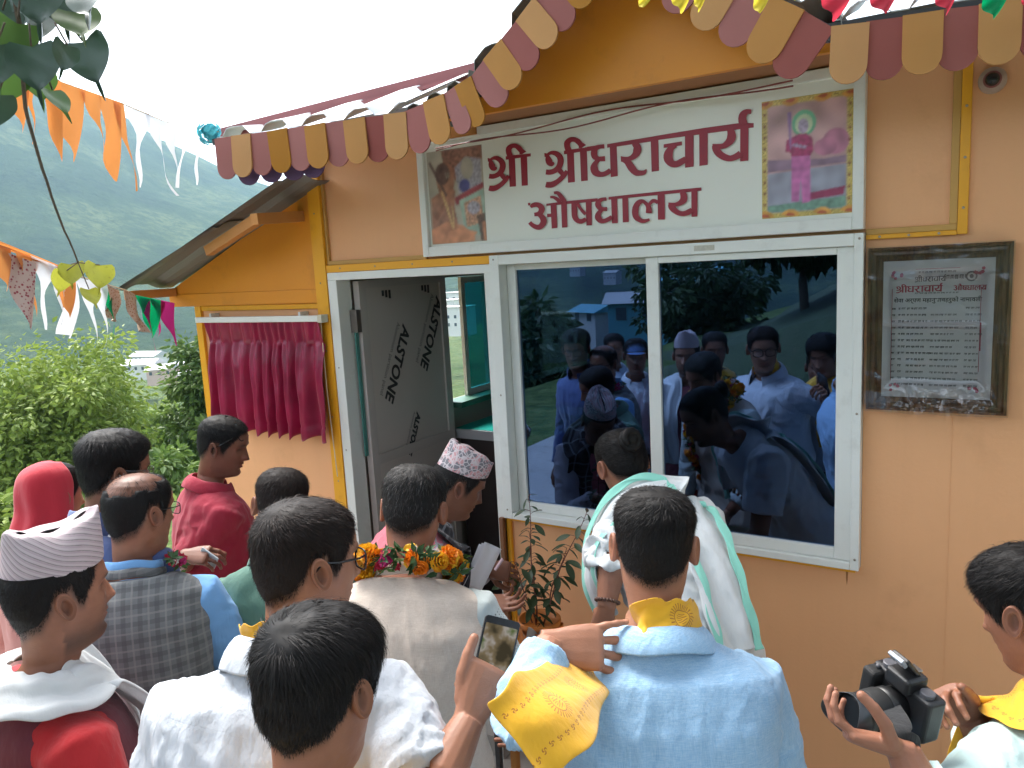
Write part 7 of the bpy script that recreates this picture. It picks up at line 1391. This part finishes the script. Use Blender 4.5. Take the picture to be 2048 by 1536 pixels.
# ---- 5 man in striped topi, maroon vest, white shawl
ps = Pose((120, 1190, 1.58), 74, 2, 0, byaw=76, lean=2, k=.98, fat=1.05); T = new_person('man in a striped topi, maroon vest and white shawl, in profile', ps.C)
S = ps.SH[1]; ps.arm(1, S+(Vector((0,0,-.27))+ps.r*.085+ps.f*.02)*PS); ps.arm(-1); body(T, ps, SK1, stub=.75); hair(T, ps, hairm, 4000, .006, .006, .014, seed=5, zmax=.07); topi(T, ps, topi_a, .058, .10, (.122, .090, .106), .010, .003)
garment(T, ps, 'kurta', red_k, .0, .97, .008, sleeves={1: .9, -1: .9}, fold=.0035, seed=5, skirt=.3, sl_loose=1.1); garment(T, ps, 'vest', maroon_v, .0, .982, .026, aw=.93, fold=.003, seed=6, shoulders=.90, skirt=.12)
pts, wd = drape(ps, .122, .118, .014, .45, .62, .105, fy=.195); ribbon(T, pts, wd, [.12]*3+[.115]*9+[.12, .13, .14], white_sc, folds=1.7, amp=.009, seed=5, th=.006)
finish(T, ps); PEOPLE[5] = (T, ps)
# ---- 4 balding man in grey checked vest with garland
ps = Pose((282, 1026, 2.15), 54, 8, 0, byaw=14, lean=6, k=.97, fat=1.05); T = new_person('balding man in a grey checked vest and sky blue shirt with a flower garland', ps.C)
ps.arm(1, None, None); S = ps.SH[1]; ps.arm(1, S+(Vector((0,0,-.26))+ps.r*.09+ps.f*.03)*PS, S+(Vector((0,0,-.36))+ps.r*.10+ps.f*.24)*PS); ps.arm(-1)
body(T, ps, SK1, bald=(.74, .5, .045)); hair(T, ps, hairm, 4500, .006, .008, .016, bald=(.74, 0, .045), seed=4); glasses(T, ps, blackframe)
garment(T, ps, 'shirt', blue_s, .0, .985, .008, sleeves={1: .42, -1: .42}, fold=.004, seed=4, sl_loose=1.12); collar(T, ps, blue_s, .036, .070, .006, False, .4, lift=.008)
garment(T, ps, 'vest', vest_g, .0, .984, .030, fold=.0032, seed=14, shoulders=.92, skirt=.12); collar(T, ps, vest_g, .022, .078, .004, False, .4, name='vest_collar'); finish(T, ps); PEOPLE[4] = (T, ps)
# ---- 2 man in blue jacket
ps = Pose((232, 946, 2.25), 72, 10, 0, byaw=40, lean=8, k=1.0); T = new_person('young man in a blue track jacket with thin glasses and swept up hair', ps.C); ps.arm(1); ps.arm(-1)
body(T, ps, SK1); hair(T, ps, hairm, 7000, .026, .009, .038, (0, -.06), style='quiff', seed=22); glasses(T, ps, chrome, r_=.0011)
garment(T, ps, 'jacket', navy_j, .0, .985, .022, sleeves={1: .97, -1: .97}, fold=.006, seed=2); collar(T, ps, navy_j, .06, .080, .004, False, .5); collar(T, ps, navy_d, .055, .074, .002, False, .55, name='lining')
c, T_, rt, f_ = ps.frame(.93); st = MB()
for k_ in (0, .02): st.tube([ps.frame(.965)[0]+rt*(.085+k_*.2)-f_*.085+T_*.015, ps.SH[1]+T_*.074-f_*(.01+k_), ps.SH[1].lerp(ps.arms[1][1], .3)+rt*.078-f_*k_, ps.arms[1][1]+rt*.07-f_*k_], .004, 6)
st.build('stripe', fabric('white_stripe', (.8, .8, .82)), T, True); finish(T, ps); PEOPLE[2] = (T, ps)
# ---- 1 woman in red headscarf
ps = Pose((112, 992, 2.72), 62, 12, 0, byaw=50, lean=6, k=.93, fat=.95); T = new_person('woman with a red headscarf and salmon pink sleeves', ps.C); ps.arm(1); ps.arm(-1); body(T, ps, SK2); hair(T, ps, hairm, 4000, .010, .008, .05, style='back', seed=31)
garment(T, ps, 'kurta', salmon, .0, .985, .016, sleeves={1: .9, -1: .9}, fold=.006, seed=31, skirt=.3, sl_loose=1.1)
hs_ = MB(); rings = []; HM = ps.HM
for i in range(20):
    v = i/19; ring = []; z = .1195-.0015*i if i < 4 else .115-.30*((i-3)/16)**1.05; open_ = R(88-18*smooth(0, .6, v))
    for j in range(41):
        a = open_+(2*math.pi-2*open_)*j/40; p = hp(a, max(-.115, z)); rad = Vector((p.x, p.y+.015, 0)); off_ = .016+.035*smooth(.45, 1, v)+.006*math.sin(a*7+v*5)*smooth(.2, .6, v)
        q = Vector((p.x, p.y, z+.012*(1-v)))+(rad.normalized()*off_ if rad.length > .004 else Vector())
        q.y -= .014*v+.012*smooth(.0, .3, v)*max(0, -math.cos(a)); ring.append(HM @ q)
    rings.append(ring)
hs_.loft(rings, caps=False, closed=False); hs_.attr = {'bc': [tuple(v) for v in hs_.v]}; o = hs_.build('headscarf', scarf_r, T, True, False); md = o.modifiers.new('s', 'SOLIDIFY'); md.thickness = .004; sb = o.modifiers.new('b', 'SUBSURF'); sb.levels = 1; sb.render_levels = 1
finish(T, ps); PEOPLE[1] = (T, ps)
# ---- 3 man in crimson shirt with sunglasses on his head
ps = Pose((447, 893, 3.02), 108, 16, 0, byaw=72, lean=3, k=.96, fat=1.04); T = new_person('man in a crimson shirt with sunglasses pushed up on his head', ps.C)
S = ps.SH[1]; ps.arm(1, pat(366, 1128, 2.96), pat(372, 1112, 2.72)); ps.arm(-1, None, None)
h3 = {1: dict(a=cv(.9, -.05, -.2), n=cv(0, -.7, -.7), curl=[(30, 45, 30)]*4, thumb=TH_OPP)}
body(T, ps, SK3, stub=.25, hands=h3); hair(T, ps, hairm, 6000, .012, .004, .02, seed=3, style='forward'); garment(T, ps, 'shirt', red_sh, .0, .985, .014, sleeves={1: .5, -1: .5}, fold=.008, seed=3, skirt=.15, bulge=.03, sl_loose=1.1); collar(T, ps, red_sh, .036, .070, .014, True, .42)
glasses(T, ps, mat('dark_shades', (.02, .015, .012), .2), False, .100, .006, 42, .0022); finish(T, ps, grey_tr); PEOPLE[3] = (T, ps)
# ---- 6 man in green polo shirt
ps = Pose((562, 1014, 2.40), -2, 18, 10, byaw=8, lean=12, k=.95); T = new_person('man in a green polo shirt bowing his head beside the door', ps.C); ps.arm(1); ps.arm(-1); body(T, ps, SK1, stub=.3); hair(T, ps, hairb, 6500, .013, .007, .024, (.01, -.05), seed=6)
garment(T, ps, 'shirt', green_sh, .0, .985, .014, sleeves={1: .42, -1: .42}, fold=.007, seed=66, sl_loose=1.1); collar(T, ps, green_sh, .034, .070, .012, True, .5); finish(T, ps); PEOPLE[6] = (T, ps)
# ---- 9 man in beige vest with marigold garland
ps = Pose((828, 1024, 2.0), 14, 22, 4, byaw=16, lean=16, k=.98, fat=1.08); T = new_person('man in a beige vest wearing a thick marigold garland, seen from behind', ps.C)
S = ps.SH[1]; ps.arm(1, S+(Vector((0,0,-.25))+ps.r*.10+ps.f*.02)*PS, S+(Vector((0,0,-.42))+ps.r*.06+ps.f*.20)*PS); ps.arm(-1)
body(T, ps, SK1); hair(T, ps, hairg, 7500, .015, .008, .026, (.0, -.055), seed=9); garment(T, ps, 'shirt', dot_s, .0, .985, .009, sleeves={1: .9, -1: .9}, fold=.005, seed=9, sl_loose=1.12); garment(T, ps, 'vest', beige_v, .0, .984, .032, fold=.005, seed=19, shoulders=.92, skirt=.16, vox=.0075); collar(T, ps, beige_v, .03, .080, .004, False, .4); finish(T, ps, fabric('cream_trousers', (.6, .55, .45))); PEOPLE[9] = (T, ps)
# ---- 10 old man in topi reading papers at the door
ps = Pose((916, 972, 2.72), 78, 26, 0, byaw=62, lean=30, k=.94, fat=.98); T = new_person('older man in a pink patterned topi and dark plaid shawl holding papers', ps.C)
ps.arm(1, pat(862, 1215, 2.62), pat(962, 1205, 2.48)); ps.arm(-1, pat(900, 1190, 2.95), pat(972, 1135, 2.85))
h10 = {1: dict(a=cv(.95, -.02, -.1), n=cv(.1, .85, .5), curl=[(12, 22, 18), (16, 28, 20), (22, 32, 25), (28, 35, 25)], thumb=TH_OUT, vox=.0036), -1: dict(a=cv(.9, .15, -.1), n=cv(.1, -.4, -.9), curl=[(30, 40, 25)]*4, thumb=TH_OPP, vox=.0036)}
body(T, ps, SK3, hands=h10, brow=.6); hair(T, ps, hairg, 3500, .005, .006, .012, seed=10, zmax=.055); topi(T, ps, topi_b, .050, .20, (.075, .100, .112), .012, .004, .058)
garment(T, ps, 'shirt', lilac, .0, .985, .010, sleeves={1: .95, -1: .95}, fold=.007, seed=10, sl_loose=1.05); garment(T, ps, 'vest', pink_s, .0, .984, .020, fold=.006, seed=11, shoulders=.93, skirt=.1)
pts, wd = drape(ps, .115, .115, .005, .45, .5, .105); ribbon(T, pts, wd, .135, plaid, folds=1.7, amp=.009, seed=10, th=.006); finish(T, ps, grey_tr); PEOPLE[10] = (T, ps)
# ---- 11 robed man with a hair bun, bending forward
ps = Pose((1246, 932, 2.50), -22, 26, -6, byaw=-20, lean=38, k=.95, fat=.90, side=-7); T = new_person('robed man in white with mint borders and a hair bun, bending forward', ps.C)
ps.arm(-1, pat(1225, 1120, 2.25), pat(1213, 1215, 2.2)); S = ps.SH[1]; ps.arm(1, S+(Vector((0,0,-.27))+ps.f*.06+ps.r*.03)*PS, S+(Vector((0,0,-.46))+ps.f*.2)*PS)
h11 = {-1: dict(a=cv(-.1, .9, .3), n=cv(-.6, 0, -.8), curl=[(35, 40, 30)]*4, thumb=TH_OPP, vox=.004)}
body(T, ps, SK1, stub=.6, hands=h11); hair(T, ps, hairm, 8000, .010, .009, .032, style='back', seed=11)
bun = MB(); HM = ps.HM; rnd = []
for q in range(3):
    pts = [HM @ (Vector((.0, -.116, .062))+Vector((math.cos(a+q*2.1)*.026, math.sin(q+a*.5)*.012-.016, math.sin(a+q*2.1)*.026))) for a in [k*.55 for k in range(12)]]; bun.tube(pts, [.010+.006*math.sin(k/11*3.14) for k in range(12)], 10)
bun.sphere(HM @ Vector((0, -.118, .062)), .034, 14, 10); bun.attr = {'rnd': [.3]*len(bun.v)}; bun.build('hair_bun', hairm, T, True)
garment(T, ps, 'robe', white_k, .0, .985, .022, sleeves={1: .35, -1: .40}, fold=.011, seed=11, skirt=.5, sl_loose=1.35, vox=.0085)
def bp(t, x, y): c, T_, rt, f_ = ps.frame(t); return c+(rt*x+f_*y)*PS
c, T_, rt, f_ = ps.frame(.96)
pts = [bp(.55, -.20, .10), bp(.75, -.225, .03), bp(.92, -.17, -.03), bp(.975, -.06, -.095), bp(.93, .08, -.115), bp(.78, .085, -.122), bp(.58, .075, -.126), bp(.36, .065, -.126), bp(.16, .06, -.126)]
wr_ = [f_, f_*.9+T_*.2, T_*.6+f_*.6, T_*.9, T_*.8-rt*.4, T_*.3-rt*.9, rt*-1, rt*-1, rt*-1]
ribbon(T, pts, wr_, [.12, .13, .14, .15, .15, .15, .15, .14, .14], white_k, name='shawl', folds=1.6, amp=.010, seed=11, th=.004)
edge = lambda s_: [p+w_.normalized()*s_+(p-ps.frame(.6)[0]).normalized()*.012 for p, w_ in zip(pts, wr_)]
ribbon(T, edge(.064), wr_, .024, mint, name='shawl_border', folds=.5, amp=.002, seed=3, th=.003); ribbon(T, edge(-.066), wr_, .024, mint, name='shawl_border', folds=.5, amp=.002, seed=5, th=.003)
finish(T, ps, white_k); PEOPLE[11] = (T, ps)
# ---- 13 photographer
ps = Pose((2062, 1222, 1.46), -62, 22, 0, byaw=-48, lean=8, k=.95, fat=1.0); T = new_person('photographer in a pale mint shirt and yellow scarf looking down at his camera', ps.C)
ps.arm(-1, pat(1880, 1670, 1.22), pat(1806, 1500, 1.25)); ps.arm(1, pat(2010, 1560, 1.55), pat(1938, 1432, 1.50))
h13 = {-1: dict(a=cv(-.93, -.22, .30), n=cv(-.12, .92, -.30), curl=[(22, 38, 30), (24, 40, 30), (26, 42, 30), (28, 42, 30)], k=.95, thumb=((.030, .026, -.006), ((.55, .45, -.60), (.25, .70, -.60), (.10, .85, -.5))), fine=True, vox=.0028), 1: dict(a=cv(-.75, -.6, -.25), n=cv(.35, -.3, .85), curl=[(45, 45, 30)]*4, thumb=((.028, .028, -.008), ((.4, .85, -.2), (.2, .95, -.2), (.1, .95, -.2))), fine=True, vox=.0030)}
body(T, ps, SK1, hands=h13, stub=.2); hair(T, ps, hairm, 8500, .022, .009, .034, (0, -.05), style='forward', seed=13)
garment(T, ps, 'shirt', mintw, .0, .985, .016, sleeves={1: .86, -1: .86}, fold=.008, seed=13, sl_loose=1.08, vox=.0072); collar(T, ps, mintw, .038, .070, .012, True, .5)
pts, wd = drape(ps, .110, .105, .012, .5, .5, .095); SC13 = (pts, wd); ribbon(T, pts, wd, .115, saff, folds=.9, amp=.006, seed=13, th=.003); finish(T, ps); PEOPLE[13] = (T, ps)
# ---- people seen only as reflections in the glass, standing left of and behind the camera
def extra(pos, yaw, label, skin, shirt, seed, scarf=False, cap=None, lean=3, k=.97, fat=1.05):
    ps = Pose(None, yaw, 4, 0, byaw=yaw, lean=lean, k=k, fat=fat, world=pos); T = new_person(label, ps.C); ps.arm(1); ps.arm(-1); body(T, ps, skin, stub=.15, detail=False); hair(T, ps, hairm, 3000, .015, .007, .024, seed=seed)
    garment(T, ps, 'shirt', shirt, .0, .985, .016, sleeves={1: .45, -1: .45}, fold=.008, seed=seed, vox=.011); collar(T, ps, shirt, .036, .070, .012, True, .5)
    if scarf:
        pts, wd = drape(ps, .105, .10, .01, .4, .4, .07); ribbon(T, pts, wd, .08, saff, folds=.8, amp=.005, seed=seed)
    if cap:
        cm = MB(); HM = ps.HM; cm.loft([[HM @ (hp(6.2832*j/32, z)*1.05+Vector((0, 0, .004))) for j in range(32)] for z in (.045, .065, .085, .1, .112, .119)], caps=False); cm.loft([[HM @ Vector((.065*math.sin(a)*r_, .07+.075*r_*math.cos(a), .052-.012*r_)) for a in [R(-85+170*j/16) for j in range(17)]] for r_ in (.3, .65, 1)], caps=False, closed=False); cm.build('cap', cap, T, True, False)
    finish(T, ps, grey_tr); return ps
def mirrored(px, py, s_):            # a point seen in the glass: s_ = distance travelled along Y
    d = ray(px, py); t_ = s_/d.y; p = CAMP+d*t_; return (p.x, -p.y, p.z)
capm = mat('blue_cap_cloth', (.10, .18, .36), .8, .2, 20)
extra(mirrored(1265, 715, 5.35), 25, 'man in a white shirt and blue cap mirrored in the left pane', SK3, white_sh, 101, cap=capm)
extra(mirrored(1432, 700, 5.55), 22, 'man in a grey green shirt with a loose yellow scarf mirrored beside the middle stile', SK3, fabric('grey_green_cotton', (.22, .36, .34)), 102, scarf=True)
extra(mirrored(1222, 700, 6.1), 30, 'man in a pale shirt mirrored behind the cap wearer', SK1, fabric('pale_blue_cotton', (.5, .58, .68)), 103)
extra(mirrored(1640, 735, 5.9), 8, 'man in a blue shirt and yellow scarf mirrored at the right of the glass', SK3, fabric('royal_blue_cotton', (.12, .2, .5)), 104, scarf=True)
# ================================================================== THINGS IN HANDS, GARLANDS
# ---- smartphone filming the ceremony
PH = empty('smartphone', pat(995, 1320, 1.40), 'black smartphone held up in a raised hand with its screen lit', 'phone')
pc0 = pat(990, 1316, 1.41); pu = cv(.22, -.92, .36).normalized(); pr = (CR-pu*CR.dot(pu)+CF*.25).normalized(); pr = (pr-pu*pr.dot(pu)).normalized(); pn = pr.cross(pu)
if pn.dot(CF) > 0: pn = -pn
def slab(o, hw, hh, th, r_, nm, mt, par, rt=pr, up=pu, nn=pn):
    P_ = []
    for cx_, cy_, a0 in ((hw-r_, hh-r_, 0), (-hw+r_, hh-r_, 90), (-hw+r_, -hh+r_, 180), (hw-r_, -hh+r_, 270)):
        for k in range(6): a = R(a0+18*k); P_.append((cx_+r_*math.cos(a), cy_+r_*math.sin(a)))
    return MB().prism(P_, o, rt, up, nn*-th).build(nm, mt, par)
bevel(slab(pc0, .034*PS, .071*PS, .009, .008, 'case', mat('black_glass', (.012, .012, .014), .18), PH), .001)
scm, n, bs, out = newmat('phone_screen'); vec = coords(n); f1 = noise(n, vec, 22, 3)
emc = ramp(n, f1, [(.35, (.06, .05, .03)), (.5, (.22, .17, .10)), (.6, (.42, .38, .34)), (.7, (.12, .16, .06))]); em_ = N(n, 'ShaderNodeEmission', i_Strength=.16); n.links.new(emc, em_.inputs[0]); n.links.new(em_.outputs[0], out.inputs[0])
slab(pc0+pn*.0006+pu*.004, .0305*PS, .054*PS, .0004, .002, 'screen', scm, PH)
b_ = MB(); b_.add([pc0+pn*.0008-pu*.070+pr*.005*math.cos(a)+pu*.005*math.sin(a) for a in [6.2832*k/16 for k in range(16)]], [tuple(range(16))]); b_.build('shutter_button', mat('white_dot', (.8, .8, .8), .4), PH, fixn=False)
# ---- papers held by the older man
PP = empty('papers', pat(945, 1150, 2.62), 'folded sheaf of white printed papers in the older man\'s hand', 'papers')
for k in range(3):
    o_ = pat(925-3*k, 1175+3*k, 2.62+.004*k); u_ = cv(.46-.03*k, -.88, .12).normalized(); v_ = cv(.75, .42, .35).normalized(); mb = MB()
    for i in range(9):
        for j in range(5): mb.v.append(o_+u_*.19*i/8+v_*(.085*(j/4))+u_.cross(v_)*(.022*math.sin(j/4*2.6)+.01*(i/8)**2))
    for i in range(8):
        for j in range(4): p = i*5+j; mb.f.append((p, p+1, p+6, p+5)); mb.m.append(0)
    o = mb.build('sheet', mat('paper', (.72, .71, .74), .7, .03), PP, True, False); md = o.modifiers.new('s', 'SOLIDIFY'); md.thickness = .0008
tg = MB(); tg.bar(pat(990, 1140, 2.78), pat(1005, 1118, 2.78), .02, .006); tag(tg.build('ticket', mat('pinkish_card', (.62, .45, .52), .6)), 'small pink card held by the older man at the door jamb', 'card')
# pale blue folded cloth on the doorstep table
TBL = empty('side_table', (-2.05, -.42, GZ), 'low table with a folded pale blue cloth in front of the doorway', 'table')
boxo('table_top', mat('white_board', (.7, .72, .72), .5), TBL, -2.25, -1.86, -.62, -.28, .40, .425)
for dx in (-2.22, -1.89):
    for dy in (-.59, -.31): boxo('leg', tin_dark, TBL, dx-.012, dx+.012, dy-.012, dy+.012, GZ, .40)
cb = MB()
for i in range(13):
    for j in range(13): x, y = i/12, j/12; cb.v.append(Vector((-2.18+.28*x, -.56+.22*y, .43+.035*math.sin(x*5)*math.sin(y*4)+.02*fbm(Vector((x*4, y*4, 1)), 3)+.02)))
for i in range(12):
    for j in range(12): p = i*13+j; cb.f.append((p, p+13, p+14, p+1)); cb.m.append(0)
tag(cb.build('folded_cloth', mat('pale_blue_cloth', (.35, .55, .66), .8, .15, 20), None, True, False), 'crumpled pale blue cloth lying on the low table', 'cloth')
# ---- face mask / phone in the red shirted man's hand
S_, E_, W_ = PEOPLE[3][1].arms[1]; pos = W_+cv(.9, .05, -.15)*.105; mk = MB(); u_ = cv(.7, .5, 0).normalized(); v_ = cv(-.4, .75, .3).normalized()
mk.obox(pos, u_*.040, v_*.028, u_.cross(v_)*.004); tag(bevel(mk.build('handset', mat('pale_grey_plastic', (.45, .5, .52), .4)), .003), 'pale grey handset held by the man in the crimson shirt', 'phone')
# ---- flower garlands
def flower_mesh(col, r_, kind, nm):
    mb = MB(); rg = random.Random(int(col[0]*999)+len(nm))
    if kind == 'marigold':
        for L_ in range(5):
            el = R(10+L_*20); k_ = 14-2*L_
            for j in range(k_):
                a = 6.2832*j/k_+L_*.4; d = Vector((math.cos(a)*math.cos(el), math.sin(a)*math.cos(el), math.sin(el))); t = Vector((-math.sin(a), math.cos(a), 0)); p0 = d*r_*.35; w_ = r_*.26; tip = d*r_*rg.uniform(.88, 1.08)
                mb.add([p0-t*w_*.5, tip-t*w_+Vector((0,0,r_*.05)), tip+Vector((0,0,r_*.16))+d*r_*.05, tip+t*w_+Vector((0,0,r_*.05)), p0+t*w_*.5], [(0,1,2,3,4)])
        mb.sphere((0,0,0), r_*.6, 10, 6, sc_=(1, 1, .7))
    elif kind == 'leaf':
        for j in range(5):
            a = 6.2832*j/5+rg.random(); d = Vector((math.cos(a), math.sin(a), rg.uniform(-.2, .5))).normalized(); t = d.cross(Vector((0,0,1))).normalized(); n_ = t.cross(d)
            mb.add([Vector(), d*r_*.8+t*r_*.38+n_*.1*r_, d*r_*1.7, d*r_*.8-t*r_*.38+n_*.1*r_], [(0,1,2,3)])
    else:
        for j in range(9):
            a = 6.2832*j/9; el = rg.uniform(.1, 1.1); d = Vector((math.cos(a)*math.cos(el), math.sin(a)*math.cos(el), math.sin(el))); t = Vector((-math.sin(a), math.cos(a), 0))
            mb.add([Vector(), d*r_*.6+t*r_*.4, d*r_, d*r_*.6-t*r_*.4], [(0,1,2,3)])
        mb.sphere((0,0,r_*.1), r_*.45, 8, 5)
    return mb.mesh(nm, [mat(nm+'_petal', col, .6, .2, 60, trans=.2)], False)
FM = dict(o=flower_mesh((.80, .26, .01), .021, 'marigold', 'orange_marigold'), y=flower_mesh((.85, .48, .02), .022, 'marigold', 'yellow_marigold'), r=flower_mesh((.42, .01, .04), .017, 'other', 'red_flower'), p=flower_mesh((.45, .02, .14), .016, 'other', 'magenta_flower'), w=flower_mesh((.75, .70, .66), .015, 'other', 'white_flower'), g=flower_mesh((.03, .08, .02), .020, 'leaf', 'green_sprig'), g2=flower_mesh((.07, .14, .03), .018, 'leaf', 'light_sprig'))
def garland(path, seq, label, rows=2, seed=1, spacing=.02, spread=.018):
    rg = random.Random(seed); G = empty('flower_garland', path[0], label, 'garland')
    MB().tube(path, .004, 6).build('thread', mat('thread', (.2, .3, .1), .8), G)
    Ls = [0]
    for a, b in zip(path, path[1:]): Ls.append(Ls[-1]+(b-a).length)
    d = 0; k = 0
    while d < Ls[-1]:
        i = max(j for j in range(len(Ls)) if Ls[j] <= d); i = min(i, len(path)-2); p = path[i].lerp(path[i+1], (d-Ls[i])/max(1e-6, Ls[i+1]-Ls[i]))
        for r_ in range(rows):
            c = seq[(k*3+r_*5+rg.randrange(3)) % len(seq)]; v = Vector((rg.gauss(0, 1), rg.gauss(0, 1), rg.gauss(.4, 1))).normalized()
            o = bpy.data.objects.new('leaf_sprig' if c[0] == 'g' else 'flower', FM[c]); COL.objects.link(o); o.parent = G; o.matrix_parent_inverse = PINV(G); s_ = rg.uniform(.8, 1.2)*PS
            o.matrix_basis = Matrix.LocRotScale(p+v*spread*rg.uniform(.5, 1.1), v.to_track_quat('Z', 'Y'), Vector((s_, s_, s_)))
        d += spacing; k += 1
    return G
def gpath(ps, Rx, Ry, h0, lL, lR, fxx): return drape(ps, Rx, Ry, h0, lL, lR, fxx, n=17)[0]
def dens(P_, n=4):
    out = []
    for a, b in zip(P_, P_[1:]): out += [a.lerp(b, k/n) for k in range(n)]
    return out+[P_[-1]]
garland(dens(gpath(PEOPLE[9][1], .122, .118, .028, .36, .42, .10)), ['o', 'g', 'y', 'r', 'g', 'w', 'p', 'g2', 'o', 'r', 'g', 'y', 'p'], 'thick garland of marigolds, red flowers and leaves round the beige vest', 4, 4, .018, .030)
garland(dens(gpath(PEOPLE[4][1], .118, .112, .020, .3, .3, .10)[:6]+gpath(PEOPLE[4][1], .118, .112, .020, .3, .3, .10)[6:8]), ['r', 'w', 'g', 'r', 'g2', 'w'], 'red and white flower garland round the balding man\'s left shoulder', 3, 6, .02, .02)
garland(dens(gpath(PEOPLE[4][1], .118, .112, .020, .3, .3, .10)[-8:]), ['r', 'g', 'p', 'r', 'g2', 'w'], 'red flower garland end over the balding man\'s right shoulder', 3, 7, .02, .02)
# ---- DSLR camera
DS = empty('dslr_camera', pat(1760, 1395, 1.33), 'black digital camera with a petal lens hood and open flash in the photographer\'s hands', 'camera')
blkp = mat('black_camera_plastic', (.016, .016, .017), .42, .15, 40, .25, 300, .0006); rub = mat('black_rubber', (.010, .010, .010), .7, .2, 80, .5, 500, .0008); lensm = mat('grey_ring', (.09, .09, .10), .4)
lo = pat(1806, 1400, 1.36); la = (pat(1690, 1430, 1.32)-pat(1800, 1400, 1.36)).normalized()      # lens axis
cu_ = cv(-.22, -.88, -.38); cu_ = (cu_-la*cu_.dot(la)).normalized(); cr_ = la.cross(cu_)
LC = lambda x, y, z: lo+(cr_*x+cu_*y+la*z)*PS
def rbox(nm, mt, cx_, cy_, cz_, hx, hy, hz, bv=.006, par=DS):
    o = MB().obox(LC(cx_, cy_, cz_), cr_*hx*PS, cu_*hy*PS, la*hz*PS).build(nm, mt, par); return bevel(o, bv, 3)
bd = rbox('camera_body', blkp, 0, 0, -.005, .063, .042, .020, .008)
gs = 1 if cr_.dot(CR) > 0 else -1
rbox('grip', rub, .050, -.002, .018, .015, .038, .020, .009); rbox('prism_hump', blkp, 0, .046, .004, .026, .016, .024, .008)
rbox('rear_screen', mat('lcd_glass', (.02, .022, .03), .08), -.006, -.004, -.0265, .036, .026, .0012, .001)
def ring_(nm, mt, prof, par=DS, n=36): return MB().loft([[LC(r_*math.cos(a), -.004+r_*math.sin(a), z) for a in [6.2832*k/n for k in range(n)]] for r_, z in prof]).build(nm, mt, par, True)
ring_('lens_barrel', blkp, [(.031, .012), (.031, .03), (.034, .032), (.034, .05)]); zr = ring_('zoom_ring', rub, [(.0352, .05), (.0358, .053), (.0358, .078), (.0352, .08)]); ring_('focus_ring', lensm, [(.0335, .08), (.0335, .086)]); ring_('lens_front', blkp, [(.0345, .086), (.036, .11), (.030, .112)])
hd = MB(); nh = 48; rin = []; 
for r_, zf in ((.037, 0), (.0415, 1), (.040, 1), (.0355, 0)): rin.append([LC((r_)*math.cos(a), -.004+r_*math.sin(a), .103+zf*(.026+.013*math.cos(2*a))) for a in [6.2832*k/nh for k in range(nh)]])
hd.loft(rin+[rin[0]], caps=False); bevel(hd.build('petal_hood', mat('hood_plastic', (.03, .035, .04), .35), DS, True), .0006)
fl_ = MB(); a0, a1 = LC(0, .060, -.006), LC(0, .098, .030); fl_.bar(a0, a1, .040, .010, la); bevel(fl_.build('flash_unit', blkp, DS), .004, 3)
fb = MB(); fb.bar(LC(0, .085, .028), LC(0, .100, .040), .036, .009, la); bevel(fb.build('flash_window', mat('flash_lens', (.25, .27, .3), .2), DS), .002)
rbox('hot_shoe', mat('shoe_metal', (.3, .3, .3), .3, metal=.9), 0, .0635, -.010, .010, .0015, .009, .0005)
for x, y in ((.040, .045), (-.042, .045)):
    d_ = MB(); d_.loft([[LC(x+r_*math.cos(a), y+h_, r_*math.sin(a)) for a in [6.2832*k/24 for k in range(24)]] for r_, h_ in ((.012, -.006), (.012, .004), (.010, .005))]); d_.build('dial', lensm, DS, False)
bt = MB(); bt.sphere(LC(.048, .040, .018), .005, 10, 6); bt.build('shutter_button', lensm, DS, True)
sp_ = [LC(-.064, .03, -.005), LC(-.070, -.01, -.02), pat(1800, 1450, 1.28), pat(1825, 1500, 1.28), pat(1850, 1580, 1.3)] if gs > 0 else [LC(.064, .03, -.005), LC(.070, -.01, -.02), pat(1800, 1450, 1.26), pat(1825, 1500, 1.26), pat(1850, 1580, 1.3)]
ribbon(DS, sp_, [la]*5, .032, fabric('black_strap', (.012, .012, .013)), name='neck_strap', folds=.2, amp=.001, th=.002)
# prayer beads on the robed man's wrist
S_, E_, W_ = PEOPLE[11][1].arms[-1]; ax_ = (W_-E_).normalized(); u_ = ax_.orthogonal().normalized(); v_ = ax_.cross(u_); bm_ = MB()
for k in range(22): a = 6.2832*k/22; bm_.sphere(W_-ax_*.02+u_*.037*math.cos(a)+v_*.037*math.sin(a), .006, 8, 6)
bm_.build('wrist_beads', mat('brown_beads', (.09, .04, .025), .4), PEOPLE[11][0], True)
# ================================================================== air
def add_haze():
    hz = MB(); hz.box(-4700, 4700, -4700, 4700, -700, 520)
    m_ = bpy.data.materials.new('haze_air'); m_.use_nodes = True; n = m_.node_tree; n.nodes.clear(); out = n.nodes.new('ShaderNodeOutputMaterial')
    pv = n.nodes.new('ShaderNodeVolumePrincipled'); pv.inputs['Color'].default_value = (.50, .80, 1.0, 1); pv.inputs['Density'].default_value = .00026; pv.inputs['Anisotropy'].default_value = .3
    n.links.new(pv.outputs[0], out.inputs['Volume']); o = hz.build('haze', m_); tag(o, kind='stuff')
add_haze()
# ================================================================== survey units -> metres (one uniform change of unit for the whole place)
UNIT = .885
for o in list(bpy.data.objects):
    if o.parent is None:
        if o is cam: o.location = o.location*UNIT
        else: o.location = o.location*UNIT; o.scale = o.scale*UNIT
